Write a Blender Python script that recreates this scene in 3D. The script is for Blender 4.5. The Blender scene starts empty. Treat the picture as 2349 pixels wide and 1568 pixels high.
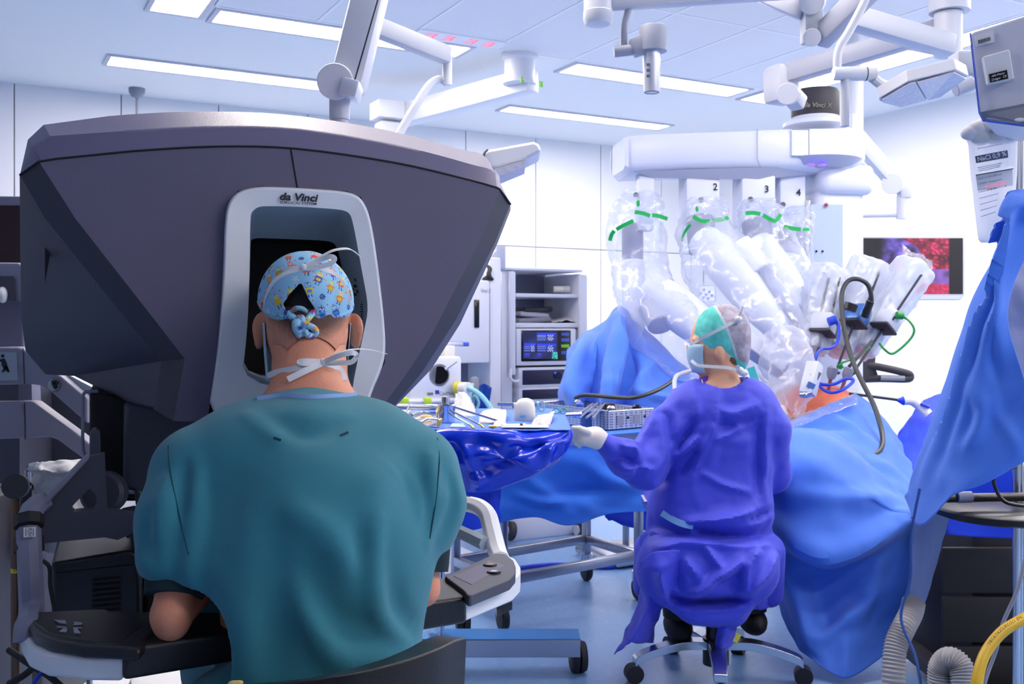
import bpy, bmesh, math, random
import numpy as np
from mathutils import Vector, Matrix, noise
random.seed(7)
SC = bpy.context.scene
COL = SC.collection
F, CX, HY, CH = 2283.75, 1174.5, 750.0, 1.215   # focal length in pixels, principal column, horizon row, eye height

# ---------------------------------------------------------------- camera, world, exposure
cd = bpy.data.cameras.new('camera'); cam = bpy.data.objects.new('camera', cd); COL.objects.link(cam)
cam.location = (0, 0, CH); cam.rotation_euler = (math.pi/2, 0, 0)
cd.lens = 35; cd.sensor_width = 36; cd.shift_y = -34/2349
cd.dof.use_dof = True; cd.dof.focus_distance = 1.85; cd.dof.aperture_fstop = 13
cd.clip_start = 0.05
SC.camera = cam
w = bpy.data.worlds.new('world'); SC.world = w; w.use_nodes = True
w.node_tree.nodes['Background'].inputs[0].default_value = (0.55, 0.6, 0.8, 1)
w.node_tree.nodes['Background'].inputs[1].default_value = 0.04
vs = SC.view_settings
vs.view_transform = 'Standard'; vs.look = 'None'; vs.gamma = 1; vs.use_curve_mapping = False
vs.exposure = 0.0
SC.cycles.transparent_max_bounces = 24
SC.cycles.max_bounces = 8
SC.cycles.sample_clamp_indirect = 6
LAMP = 31.0          # radiance of the ceiling luminaires
LAMP_COL = (1.0, 0.905, 0.82)

# ---------------------------------------------------------------- helpers
def P(px, py, d): return Vector(((px-CX)/F*d, d, CH+(HY-py)/F*d))

class Frame:
    """upright frame turned about z: a to its right, f away, z up (absolute height)"""
    def __init__(s, ox, oy, deg):
        s.o = (ox, oy); t = math.radians(deg); s.t = t
        s.A = (math.cos(t), math.sin(t)); s.Fv = (-math.sin(t), math.cos(t))
    def w(s, a, f, z): return Vector((s.o[0]+a*s.A[0]+f*s.Fv[0], s.o[1]+a*s.A[1]+f*s.Fv[1], z))
    def pix(s, px, py, f):
        k = (px-CX)/F; ox = s.o[0]+f*s.Fv[0]; oy = s.o[1]+f*s.Fv[1]
        # point (k d, d): (k d-ox)*Fx + (d-oy)*Fy = 0
        d = (ox*s.Fv[0]+oy*s.Fv[1])/(k*s.Fv[0]+s.Fv[1])
        x = k*d-ox; y = d-oy
        return Vector((x*s.A[0]+y*s.A[1], f, CH+(HY-py)/F*d))
    def W(s, v): return s.w(v[0], v[1], v[2])
    def px(s, px, py, f): return s.W(s.pix(px, py, f))
    def rot(s): return Matrix.Rotation(s.t, 3, 'Z')
    def arr(s, V):
        V = np.asarray(V, float); o = np.empty_like(V)
        o[:, 0] = s.o[0]+V[:, 0]*s.A[0]+V[:, 1]*s.Fv[0]; o[:, 1] = s.o[1]+V[:, 0]*s.A[1]+V[:, 1]*s.Fv[1]; o[:, 2] = V[:, 2]
        return o

def lin(c):
    c = c/255.0
    return c/12.92 if c <= 0.04045 else ((c+0.055)/1.055)**2.4
def rgb(r, g, b): return (lin(r), lin(g), lin(b), 1)

MATS = {}
def mat(name, col, rough=0.5, metal=0.0, spec=0.5, bump=0.0, bscale=60.0, var=0.0, vscale=4.0, coat=0.0, sheen=0.0, emit=0.0, sss=0.0, vcol=False, detail=3.0, stretch=None):
    """principled material with procedural colour variation and fine relief"""
    m = bpy.data.materials.new(name); m.use_nodes = True
    nt = m.node_tree; N = nt.nodes; L = nt.links; b = N['Principled BSDF']
    col = col if len(col) == 4 else (*col, 1)
    b.inputs['Base Color'].default_value = col
    b.inputs['Roughness'].default_value = rough; b.inputs['Metallic'].default_value = metal
    b.inputs['Specular IOR Level'].default_value = spec
    b.inputs['Coat Weight'].default_value = coat
    if sheen: b.inputs['Sheen Weight'].default_value = sheen
    if sss:
        b.inputs['Subsurface Weight'].default_value = sss; b.inputs['Subsurface Scale'].default_value = 0.01
        b.inputs['Subsurface Radius'].default_value = (1, .35, .2)
    tc = N.new('ShaderNodeTexCoord'); src = tc.outputs['Object']
    if stretch:
        mp = N.new('ShaderNodeMapping'); mp.inputs['Scale'].default_value = stretch; L.new(src, mp.inputs[0]); src = mp.outputs[0]
    if vcol:
        at = N.new('ShaderNodeVertexColor'); at.layer_name = 'Col'
        if not emit: L.new(at.outputs[0], b.inputs['Base Color'])
        else: b.inputs['Base Color'].default_value = (.01, .01, .012, 1)
        if emit:
            L.new(at.outputs[0], b.inputs['Emission Color'])
    elif var:
        n = N.new('ShaderNodeTexNoise'); n.inputs['Scale'].default_value = vscale; n.inputs['Detail'].default_value = 4
        L.new(src, n.inputs[0])
        r = N.new('ShaderNodeValToRGB'); r.color_ramp.elements[0].position = 0.3; r.color_ramp.elements[1].position = 0.7
        r.color_ramp.elements[0].color = tuple(c*(1-var) for c in col[:3])+(1,)
        r.color_ramp.elements[1].color = tuple(min(1, c*(1+var)) for c in col[:3])+(1,)
        L.new(n.outputs[0], r.inputs[0]); L.new(r.outputs[0], b.inputs['Base Color'])
    if bump:
        n = N.new('ShaderNodeTexNoise'); n.inputs['Scale'].default_value = bscale; n.inputs['Detail'].default_value = detail
        L.new(src, n.inputs[0])
        bm = N.new('ShaderNodeBump'); bm.inputs['Strength'].default_value = min(1, bump); bm.inputs['Distance'].default_value = 0.002*max(1, bump)
        L.new(n.outputs[0], bm.inputs['Height']); L.new(bm.outputs[0], b.inputs['Normal'])
    if emit:
        if not vcol: b.inputs['Emission Color'].default_value = col
        b.inputs['Emission Strength'].default_value = emit
    MATS[name] = m
    return m

def film(name, alpha=0.25, rough=0.12, tint=(0.93, 0.95, 1), white=0.55, bscale=30):
    """thin clear or milky plastic film: see-through, with gloss and a little white scatter"""
    m = bpy.data.materials.new(name); m.use_nodes = True
    nt = m.node_tree; N = nt.nodes; L = nt.links; N.clear()
    out = N.new('ShaderNodeOutputMaterial'); tr = N.new('ShaderNodeBsdfTransparent'); tr.inputs[0].default_value = (*tint, 1)
    gl = N.new('ShaderNodeBsdfGlossy'); gl.inputs['Roughness'].default_value = rough
    df = N.new('ShaderNodeBsdfDiffuse'); df.inputs[0].default_value = (0.85, 0.88, 0.95, 1)
    tl = N.new('ShaderNodeBsdfTranslucent'); tl.inputs[0].default_value = (0.85, 0.88, 0.95, 1)
    m0 = N.new('ShaderNodeMixShader'); m0.inputs[0].default_value = 0.5
    L.new(df.outputs[0], m0.inputs[1]); L.new(tl.outputs[0], m0.inputs[2])
    m1 = N.new('ShaderNodeMixShader'); m1.inputs[0].default_value = white
    L.new(gl.outputs[0], m1.inputs[1]); L.new(m0.outputs[0], m1.inputs[2])
    lw = N.new('ShaderNodeLayerWeight'); lw.inputs[0].default_value = 0.35
    ma = N.new('ShaderNodeMath'); ma.operation = 'MULTIPLY_ADD'; ma.inputs[1].default_value = 0.55; ma.inputs[2].default_value = alpha
    ma.use_clamp = True
    L.new(lw.outputs['Facing'], ma.inputs[0])
    m2 = N.new('ShaderNodeMixShader'); L.new(ma.outputs[0], m2.inputs[0])
    L.new(tr.outputs[0], m2.inputs[1]); L.new(m1.outputs[0], m2.inputs[2]); L.new(m2.outputs[0], out.inputs[0])
    tc = N.new('ShaderNodeTexCoord'); n = N.new('ShaderNodeTexNoise'); n.inputs['Scale'].default_value = bscale; n.inputs['Detail'].default_value = 2
    L.new(tc.outputs['Object'], n.inputs[0])
    bm = N.new('ShaderNodeBump'); bm.inputs['Strength'].default_value = 0.6; bm.inputs['Distance'].default_value = 0.01
    L.new(n.outputs[0], bm.inputs['Height'])
    L.new(bm.outputs[0], gl.inputs['Normal'])
    MATS[name] = m
    return m

def frame_of(d):
    d = Vector(d).normalized(); up = Vector((0, 0, 1)) if abs(d.z) < 0.95 else Vector((0, 1, 0))
    x = d.cross(up).normalized(); y = x.cross(d).normalized()
    return x, y, d

class MB:
    """collects shapes that together make one mesh"""
    def __init__(s): s.v = []; s.f = []; s.c = None
    def add(s, vs, fs):
        n = len(s.v); s.v += [tuple(v) for v in vs]; s.f += [tuple(i+n for i in f) for f in fs]; return s
    def box(s, c, size, R=None):
        c = Vector(c); h = Vector(size)/2; R = R or Matrix.Identity(3)
        vs = [c+R @ Vector((x*h.x, y*h.y, z*h.z)) for x in (-1, 1) for y in (-1, 1) for z in (-1, 1)]
        return s.add(vs, [(0, 1, 3, 2), (4, 6, 7, 5), (0, 4, 5, 1), (2, 3, 7, 6), (0, 2, 6, 4), (1, 5, 7, 3)])
    def rbox(s, c, size, R=None, r=0.01, seg=2):
        bm = bmesh.new(); bmesh.ops.create_cube(bm, size=1)
        for v in bm.verts: v.co = Vector((v.co.x*size[0], v.co.y*size[1], v.co.z*size[2]))
        r = min(r, min(size)*0.49)
        bmesh.ops.bevel(bm, geom=list(bm.edges), offset=r, segments=seg, profile=0.5, affect='EDGES')
        R = R or Matrix.Identity(3); c = Vector(c)
        bm.verts.index_update()
        s.add([c+R @ v.co for v in bm.verts], [[v.index for v in f.verts] for f in bm.faces]); bm.free(); return s
    def cyl(s, p0, p1, r0, r1=None, seg=20, caps=True):
        return s.tube([p0, p1], [r0, r0 if r1 is None else r1], seg, caps)
    def tube(s, pts, r, seg=10, caps=True, flat=1.0, closed=False):
        pts = [Vector(p) for p in pts]; n = len(pts)
        rs = r if isinstance(r, (list, tuple)) else [r]*n
        vs = []; fs = []; px = None
        for i, p in enumerate(pts):
            if closed: d = pts[(i+1) % n]-pts[i-1]
            else: d = pts[min(i+1, n-1)]-pts[max(i-1, 0)]
            if d.length < 1e-9: d = Vector((0, 0, 1))
            d.normalize()
            if px is None: x, y, _ = frame_of(d)
            else:
                x = (px-d*px.dot(d))
                if x.length < 1e-6: x, y, _ = frame_of(d)
                x.normalize(); y = x.cross(d)
            px = x
            for k in range(seg):
                a = 2*math.pi*k/seg; vs.append(p+(x*math.cos(a)+y*math.sin(a)*flat)*rs[i])
        m = n if closed else n-1
        for i in range(m):
            j = (i+1) % n
            for k in range(seg):
                l = (k+1) % seg; fs.append((i*seg+k, i*seg+l, j*seg+l, j*seg+k))
        if caps and not closed:
            fs.append(tuple(range(seg-1, -1, -1))); fs.append(tuple((n-1)*seg+k for k in range(seg)))
        return s.add(vs, fs)
    def lathe(s, prof, c, axis=(0, 0, 1), seg=24):
        """prof: (radius, height along axis) pairs from c"""
        x, y, d = frame_of(axis); c = Vector(c); vs = []; fs = []
        for r, h in prof:
            for k in range(seg):
                a = 2*math.pi*k/seg; vs.append(c+d*h+(x*math.cos(a)+y*math.sin(a))*max(r, 1e-5))
        for i in range(len(prof)-1):
            for k in range(seg):
                l = (k+1) % seg; fs.append((i*seg+k, i*seg+l, (i+1)*seg+l, (i+1)*seg+k))
        fs.append(tuple(range(seg-1, -1, -1))); fs.append(tuple((len(prof)-1)*seg+k for k in range(seg)))
        return s.add(vs, fs)
    def prism(s, pts, ext):
        pts = [Vector(p) for p in pts]; ext = Vector(ext); n = len(pts)
        vs = pts+[p+ext for p in pts]
        fs = [tuple(range(n-1, -1, -1)), tuple(range(n, 2*n))]+[(i, (i+1) % n, n+(i+1) % n, n+i) for i in range(n)]
        return s.add(vs, fs)
    def loft(s, loops, cap0=True, cap1=True):
        n = len(loops[0]); vs = [Vector(p) for l in loops for p in l]; fs = []
        for i in range(len(loops)-1):
            for k in range(n):
                l = (k+1) % n; fs.append((i*n+k, i*n+l, (i+1)*n+l, (i+1)*n+k))
        if cap0: fs.append(tuple(range(n-1, -1, -1)))
        if cap1: fs.append(tuple((len(loops)-1)*n+k for k in range(n)))
        return s.add(vs, fs)
    def ball(s, c, r, seg=16, rings=10, R=None):
        r = (r, r, r) if not isinstance(r, (tuple, list)) else r; c = Vector(c); R = R or Matrix.Identity(3)
        vs = [c+R @ Vector((0, 0, r[2]))]; fs = []
        for i in range(1, rings):
            t = math.pi*i/rings
            for k in range(seg):
                a = 2*math.pi*k/seg; vs.append(c+R @ Vector((r[0]*math.sin(t)*math.cos(a), r[1]*math.sin(t)*math.sin(a), r[2]*math.cos(t))))
        vs.append(c+R @ Vector((0, 0, -r[2]))); last = len(vs)-1
        for k in range(seg):
            l = (k+1) % seg; fs.append((0, 1+k, 1+l)); fs.append((last, 1+(rings-2)*seg+l, 1+(rings-2)*seg+k))
        for i in range(rings-2):
            for k in range(seg):
                l = (k+1) % seg; fs.append((1+i*seg+k, 1+(i+1)*seg+k, 1+(i+1)*seg+l, 1+i*seg+l))
        return s.add(vs, fs)
    def ribbon(s, pts, wid, nrm, th=0.0012, sub=6):
        """flat band: pts swept, width wid across, nrm the face direction (or a list of them)"""
        pts = spline(pts, sub); n = len(pts); vs = []; fs = []
        for i, p in enumerate(pts):
            d = (pts[min(i+1, n-1)]-pts[max(i-1, 0)]).normalized()
            nn = Vector(nrm); sd = d.cross(nn)
            if sd.length < 1e-4: sd = Vector((0, 0, 1)).cross(d)
            sd.normalize(); nn = sd.cross(d).normalized()
            wv = wid if not callable(wid) else wid(i/(n-1))
            for a, b in ((-1, -1), (1, -1), (1, 1), (-1, 1)): vs.append(p+sd*wv/2*a+nn*th/2*b)
        for i in range(n-1):
            for k in range(4):
                l = (k+1) % 4; fs.append((i*4+k, i*4+l, i*4+4+l, i*4+4+k))
        fs.append((3, 2, 1, 0)); fs.append(tuple((n-1)*4+k for k in range(4)))
        return s.add(vs, fs)
    def xf(s, M):
        s.v = [tuple(M @ Vector(v)) for v in s.v]; return s

def spline(pts, sub=8, closed=False):
    """Catmull-Rom through the points"""
    pts = [Vector(p) for p in pts]; n = len(pts); out = []
    if n < 3 and not closed:
        return [pts[0].lerp(pts[-1], i/sub) for i in range(sub+1)]
    for i in range(n if closed else n-1):
        if closed: p0, p1, p2, p3 = pts[i-1], pts[i], pts[(i+1) % n], pts[(i+2) % n]
        else: p0, p1, p2, p3 = pts[max(i-1, 0)], pts[i], pts[i+1], pts[min(i+2, n-1)]
        for k in range(sub):
            t = k/sub
            out.append(0.5*((2*p1)+(p2-p0)*t+(2*p0-5*p1+4*p2-p3)*t*t+(3*p1-p0-3*p2+p3)*t**3))
    if not closed: out.append(pts[-1])
    return out

def part(name, mb, m, parent=None, smooth=35, bevel=0.0, bseg=2, solid=0.0, label=None, kind=None, normals=True):
    me = bpy.data.meshes.new(name)
    if isinstance(mb, MB): me.from_pydata(mb.v, [], mb.f)
    else: me.from_pydata(mb[0], [], mb[1])
    if normals and len(me.polygons) < 60000:
        bm = bmesh.new(); bm.from_mesh(me); bmesh.ops.recalc_face_normals(bm, faces=bm.faces); bm.to_mesh(me); bm.free()
    if smooth is not None:
        me.polygons.foreach_set('use_smooth', [True]*len(me.polygons))
        if smooth < 180: me.set_sharp_from_angle(angle=math.radians(smooth))
    me.update()
    o = bpy.data.objects.new(name, me); COL.objects.link(o)
    me.materials.append(m if not isinstance(m, str) else MATS[m])
    if parent is not None:
        o.parent = parent; o.matrix_parent_inverse = MW(parent).inverted()
    if solid:
        md = o.modifiers.new('thickness', 'SOLIDIFY'); md.thickness = solid; md.offset = 0
    if bevel:
        md = o.modifiers.new('edges', 'BEVEL'); md.width = bevel; md.segments = bseg; md.limit_method = 'ANGLE'; md.angle_limit = math.radians(40); md.harden_normals = True
    if label: o['label'] = label
    if kind: o['kind'] = kind
    return o
def MW(o):
    M = Matrix.LocRotScale(o.location, o.rotation_euler, o.scale)
    return M if o.parent is None else MW(o.parent) @ o.matrix_parent_inverse @ M
def tag(o, label, cat, group=None, kind=None):
    o['label'] = label; o['category'] = cat
    if group: o['group'] = group
    if kind: o['kind'] = kind
    return o
def thing(name, label, cat, loc=(0, 0, 0), group=None):
    o = bpy.data.objects.new(name, None); COL.objects.link(o); o.location = loc; o.empty_display_size = 0.05
    return tag(o, label, cat, group)
def struct(name, mb, m, parent=None, **k):
    o = part(name, mb, m, parent, **k)
    if parent is None: o['kind'] = 'structure'
    return o
def dup(root, shift, label=None, group=None):
    """a copy of a thing with copies of its parts and their sub-parts"""
    r = root.copy(); COL.objects.link(r); r.location = Vector(root.location)+Vector(shift)
    if label: r['label'] = label
    if group: r['group'] = group
    for ch in list(root.children):
        c = ch.copy(); COL.objects.link(c); c.parent = r
        for g in list(ch.children):
            e = g.copy(); COL.objects.link(e); e.parent = c
    return r

# text as flat printed letters (a thin mesh); right / up give the plane of the print
def text_mb(txt, at, right, up, size, shear=0.0, ext=0.0004, width=None, bold=0.0):
    cu = bpy.data.curves.new('letters', 'FONT'); cu.body = txt; cu.size = 1; cu.align_x = 'CENTER'; cu.align_y = 'CENTER'
    cu.shear = shear; cu.extrude = 0; cu.resolution_u = 3; cu.offset = bold
    ob = bpy.data.objects.new('letters', cu); COL.objects.link(ob)
    dg = bpy.context.evaluated_depsgraph_get(); me = bpy.data.meshes.new_from_object(ob.evaluated_get(dg))
    V = [v.co.copy() for v in me.vertices]; Fc = [tuple(p.vertices) for p in me.polygons]
    bpy.data.objects.remove(ob); bpy.data.curves.remove(cu); bpy.data.meshes.remove(me)
    right = Vector(right).normalized(); up = Vector(up).normalized(); nn = right.cross(up)
    xs = [v.x for v in V]; sx = size
    if width: sx = width/(max(xs)-min(xs)); 
    mb = MB(); at = Vector(at)
    mb.add([at+right*v.x*sx+up*v.y*size+nn*ext for v in V], Fc)
    return mb

# ---- implicit surfaces: fields on a grid, meshed by surface nets
class Field:
    def __init__(s, lo, hi, h):
        lo = np.array(lo, np.float32); n = np.ceil((np.array(hi)-lo)/h).astype(int)+1
        s.lo, s.h, s.n = lo, h, n
        ax = [lo[i]+h*np.arange(n[i], dtype=np.float32) for i in range(3)]
        s.X = ax[0][:, None, None]; s.Y = ax[1][None, :, None]; s.Z = ax[2][None, None, :]
        s.d = None
    def cone(s, a, b, r0, r1, sq=(1, 1, 1)):
        """tapered capsule from a to b; sq squeezes distance per axis (>1 = thinner)"""
        a = np.array(a, np.float32); b = np.array(b, np.float32); q = np.array(sq, np.float32)
        ab = (b-a)*q; L2 = float((ab**2).sum())+1e-9
        x = (s.X-a[0])*q[0]; y = (s.Y-a[1])*q[1]; z = (s.Z-a[2])*q[2]
        t = np.clip((x*ab[0]+y*ab[1]+z*ab[2])/L2, 0, 1)
        return np.sqrt((x-t*ab[0])**2+(y-t*ab[1])**2+(z-t*ab[2])**2)-(r0+(r1-r0)*t)
    def ell(s, c, r, R=None):
        x = s.X-c[0]; y = s.Y-c[1]; z = s.Z-c[2]
        if R is not None:
            R = np.array(R)
            x, y, z = (R[0, 0]*x+R[1, 0]*y+R[2, 0]*z, R[0, 1]*x+R[1, 1]*y+R[2, 1]*z, R[0, 2]*x+R[1, 2]*y+R[2, 2]*z)
        k0 = np.sqrt((x/r[0])**2+(y/r[1])**2+(z/r[2])**2); k1 = np.sqrt((x/r[0]**2)**2+(y/r[1]**2)**2+(z/r[2]**2)**2)+1e-6
        return k0*(k0-1)/k1
    def add(s, d, k=0.02):
        if s.d is None: s.d = np.array(np.broadcast_to(d, s.n), np.float32)
        else:
            h = np.clip(0.5+0.5*(s.d-d)/k, 0, 1); s.d = (s.d*(1-h)+d*h-k*h*(1-h)).astype(np.float32)
        return s
    def cut(s, d, k=0.004):
        """remove the region d<0"""
        d = -d; h = np.clip(0.5-0.5*(s.d-d)/k, 0, 1); s.d = (s.d*(1-h)+d*h+k*h*(1-h)).astype(np.float32); return s
    def fold(s, pts, wd, amp, sub=4, sharp=False):
        """raise (amp>0) or press in (amp<0) the surface along a line"""
        pts = spline(pts, sub); n = len(pts); best = None
        wt = [math.sin(math.pi*i/(n-1))**.75 for i in range(n)]
        for i in range(n-1):
            a = np.array(pts[i], np.float32); ab = np.array(pts[i+1], np.float32)-a; L2 = float((ab**2).sum())+1e-9
            x, y, z = s.X-a[0], s.Y-a[1], s.Z-a[2]; t = np.clip((x*ab[0]+y*ab[1]+z*ab[2])/L2, 0, 1)
            q = np.sqrt((x-t*ab[0])**2+(y-t*ab[1])**2+(z-t*ab[2])**2)/wd
            g = (np.clip(1-q*.6, 0, 1)**1.3 if sharp else np.exp(-q**2))*(wt[i]+(wt[i+1]-wt[i])*t)
            best = g if best is None else np.maximum(best, g)
        s.d = s.d-np.float32(amp)*best; return s
    def mesh(s):
        D = s.d; S = D < 0; n = s.n
        c = [(i, j, k) for i in (0, 1) for j in (0, 1) for k in (0, 1)]
        sl = lambda A, o: A[o[0]:n[0]-1+o[0], o[1]:n[1]-1+o[1], o[2]:n[2]-1+o[2]]
        cnt = np.zeros(n-1, np.int8)
        for o in c: cnt += sl(S, o)
        act = (cnt > 0) & (cnt < 8); idx = np.argwhere(act)
        num = np.full(n-1, -1, np.int64); num[act] = np.arange(len(idx))
        acc = np.zeros((len(idx), 3)); w = np.zeros(len(idx))
        val = {o: sl(D, o)[act] for o in c}
        for o in c:
            for ax in range(3):
                if o[ax] == 0:
                    q = list(o); q[ax] = 1; q = tuple(q); a = val[o]; b = val[q]
                    m = (a < 0) != (b < 0); t = np.where(m, a/np.where(m, a-b, 1), 0)
                    pt = np.array(o, float)[None, :].repeat(len(idx), 0); pt[:, ax] = t
                    acc += pt*m[:, None]; w += m
        V = (idx+acc/w[:, None])*s.h+s.lo
        Q = []
        for ax in range(3):
            u, v = (ax+1) % 3, (ax+2) % 3
            a = np.take(S, range(0, n[ax]-1), ax); b = np.take(S, range(1, n[ax]), ax)
            e = np.argwhere(a != b); e = e[(e[:, u] > 0) & (e[:, v] > 0) & (e[:, u] < n[u]-1) & (e[:, v] < n[v]-1)]
            ins = a[tuple(e.T)]
            def g(du, dv):
                q = e.copy(); q[:, u] -= du; q[:, v] -= dv; return num[tuple(q.T)]
            f = np.stack([g(1, 1), g(0, 1), g(0, 0), g(1, 0)], 1); f[~ins] = f[~ins][:, ::-1]
            Q.append(f)
        Q = np.concatenate(Q); Q = Q[(Q >= 0).all(1)]
        return V, Q

def npart(name, V, Q, m, parent=None, smooth=180, **k):
    return part(name, ([tuple(v) for v in V.tolist()], [], )[:1]+([tuple(f) for f in Q.tolist()],), m, parent, smooth=smooth, normals=False, **k)

def nz(p, s=1.0): return noise.noise(Vector(p)*s)
def ridge(p, s): return 1-2*abs(noise.noise(Vector(p)*s))
def crumple(p, s=1.0):
    """sharp paper-like creases"""
    p = Vector(p)
    return 0.6*abs(nz(p, 3.1*s))+0.35*abs(nz(p+Vector((5, 2, 9)), 7*s))+0.15*nz(p, 17*s)

def sheet(rows, nu=24, nv=24, amp=0.0, sc=1.0, fn=None):
    """cloth surface through a grid of points (rows of equal length)"""
    R = [spline(r, nu) for r in rows]; m = len(R[0]); cols = [spline([R[i][j] for i in range(len(R))], nv) for j in range(m)]
    n = len(cols[0]); V = [[cols[j][i] for j in range(m)] for i in range(n)]
    out = []; H_ = np.zeros((n, m)); NN = [[None]*m for _ in range(n)]
    for i in range(n):
        for j in range(m):
            p = V[i][j]
            du = V[i][min(j+1, m-1)]-V[i][max(j-1, 0)]; dv = V[min(i+1, n-1)][j]-V[max(i-1, 0)][j]
            nn = du.cross(dv)
            if nn.length > 1e-9: nn.normalize()
            if nn.y > 0: nn = -nn
            NN[i][j] = nn
            if amp: H_[i, j] = amp*(crumple(p, sc)-0.3)
            if fn: H_[i, j] += fn(i/(n-1), j/(m-1), p)
    if fn:
        for _ in range(4):
            E = np.pad(H_, 1, mode='edge'); H_ = (E[:-2, 1:-1]+E[2:, 1:-1]+E[1:-1, :-2]+E[1:-1, 2:]+2*H_)/6
    for i in range(n):
        for j in range(m): out.append(V[i][j]+NN[i][j]*H_[i, j])
    mb = MB(); mb.add(out, [(i*m+j, i*m+j+1, (i+1)*m+j+1, (i+1)*m+j) for i in range(n-1) for j in range(m-1)])
    return mb

def creases(lines, wd=22):
    """cloth relief: (height, points) lines; a crease stands out along each line and fades across wd picture pixels"""
    segs = []
    for hgt, L, *ow in lines:
        S_ = [(v.x, v.y) for v in spline([Vector((x, y, 0)) for x, y in L], 4)]
        for i in range(len(S_)-1): segs.append((hgt, S_[i], S_[i+1], ow[0] if ow else wd, math.sin(math.pi*(i+.5)/(len(S_)-1))**.4))
    def fn(u, v, p):
        x, y = CX+p.x/p.y*F, HY+(CH-p.z)/p.y*F; up = dn = 0
        for hgt, a, b, w_, k in segs:
            dx, dy = b[0]-a[0], b[1]-a[1]; t = min(1, max(0, ((x-a[0])*dx+(y-a[1])*dy)/(dx*dx+dy*dy+1e-9)))
            q = math.hypot(x-a[0]-t*dx, y-a[1]-t*dy)/w_
            if q < 1:
                g = hgt*k*(1-q)**1.2
                if g > 0: up = max(up, g)
                else: dn = min(dn, g)
        return up+dn
    return fn
# ---------------------------------------------------------------- materials of the room
mat('wall_white', rgb(236, 237, 243), 0.55, bump=0.1, bscale=200)
mat('wall_joint', rgb(140, 142, 150), 0.8)
mat('ceiling_white', rgb(246, 245, 245), 0.7, bump=0.1, bscale=150)
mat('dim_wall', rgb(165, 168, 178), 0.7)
mat('vinyl_floor', rgb(124, 163, 213), 0.32, var=0.09, vscale=40, spec=0.5, bump=0.08, bscale=25)
mat('light_trim', rgb(196, 196, 212), 0.4)
mat('lamp_diffuser', (*LAMP_COL, 1), 0.5, emit=LAMP)
mat('seam_white', rgb(246, 247, 250), 0.5)

def perforated():
    m = mat('perforated_panel', rgb(206, 208, 220), 0.6); nt = m.node_tree; b = nt.nodes['Principled BSDF']
    tc = nt.nodes.new('ShaderNodeTexCoord'); v = nt.nodes.new('ShaderNodeTexVoronoi'); v.inputs['Scale'].default_value = 55; v.inputs['Randomness'].default_value = 0
    r = nt.nodes.new('ShaderNodeValToRGB'); r.color_ramp.elements[0].position = 0.28; r.color_ramp.elements[1].position = 0.36
    r.color_ramp.elements[0].color = rgb(176, 177, 190); r.color_ramp.elements[1].color = rgb(240, 239, 243)
    nt.links.new(tc.outputs['Object'], v.inputs['Vector']); nt.links.new(v.outputs['Distance'], r.inputs[0]); nt.links.new(r.outputs[0], b.inputs['Base Color'])
perforated()

# ---------------------------------------------------------------- the room: u along the back wall, v away from the lens
RM = Frame(0, 0, 28.6); RR = RM.rot(); CEIL = 3.0
U0, U1, V0, V1 = -2.7, 6.72, -2.2, 8.15
def rmb(u0, u1, v0, v1, z0, z1, mb=None):
    return (mb or MB()).box(RM.w((u0+u1)/2, (v0+v1)/2, (z0+z1)/2), (u1-u0, v1-v0, z1-z0), RR)
struct('floor', rmb(U0-.2, U1+.2, V0-.2, V1+.2, -0.1, 0), 'vinyl_floor')
ceiling = struct('ceiling', rmb(U0-.2, U1+.2, V0-.2, V1+.2, CEIL, CEIL+.1), 'ceiling_white')
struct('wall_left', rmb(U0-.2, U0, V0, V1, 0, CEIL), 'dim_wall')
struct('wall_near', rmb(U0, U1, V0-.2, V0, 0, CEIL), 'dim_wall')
struct('wall_right', rmb(U1, U1+.2, V0, V1, 0, CEIL), 'wall_white')
wb = struct('wall_back', rmb(U0, U1, V1+.012, V1+.2, 0, CEIL), 'wall_joint')
us = [6.715, 6.55, 6.17]
while us[-1] > U0+.8: us.append(us[-1]-.735)
for i in range(len(us)-1):
    for z0, z1 in ((0.10, 1.967), (1.975, 3.0)):
        struct('wall_panel', rmb(us[i+1]+.004, us[i]-.004, V1, V1+.02, z0, z1), 'wall_white', wb, bevel=.002)
struct('baseboard_back', rmb(U0, U1, V1-.012, V1+.005, 0, .1), 'light_trim')
struct('baseboard_right', rmb(U1-.012, U1+.005, V0, V1-.012, 0, .1), 'light_trim')

# laminar air field: perforated panels with white seams between them
UF0, UF1, VF0, VF1 = 1.2, 5.24, 2.85, 5.62
nu = 7; du = (UF1-UF0)/nu; vr = [2.85, 3.45, 4.5, 5.62]
for i in range(nu):
    for j in range(3):
        struct('air_panel', rmb(UF0+du*i+.012, UF0+du*(i+1)-.012, vr[j]+.012, vr[j+1]-.012, CEIL-.012, CEIL+.005), 'perforated_panel', ceiling)
for i in range(nu+1): struct('panel_rail', rmb(UF0+du*i-.011, UF0+du*i+.011, VF0, VF1, CEIL-.0145, CEIL+.004), 'seam_white', ceiling)
for v_ in vr: struct('panel_rail', rmb(UF0, UF1, v_-.011, v_+.011, CEIL-.0142, CEIL+.004), 'seam_white', ceiling)

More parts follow.
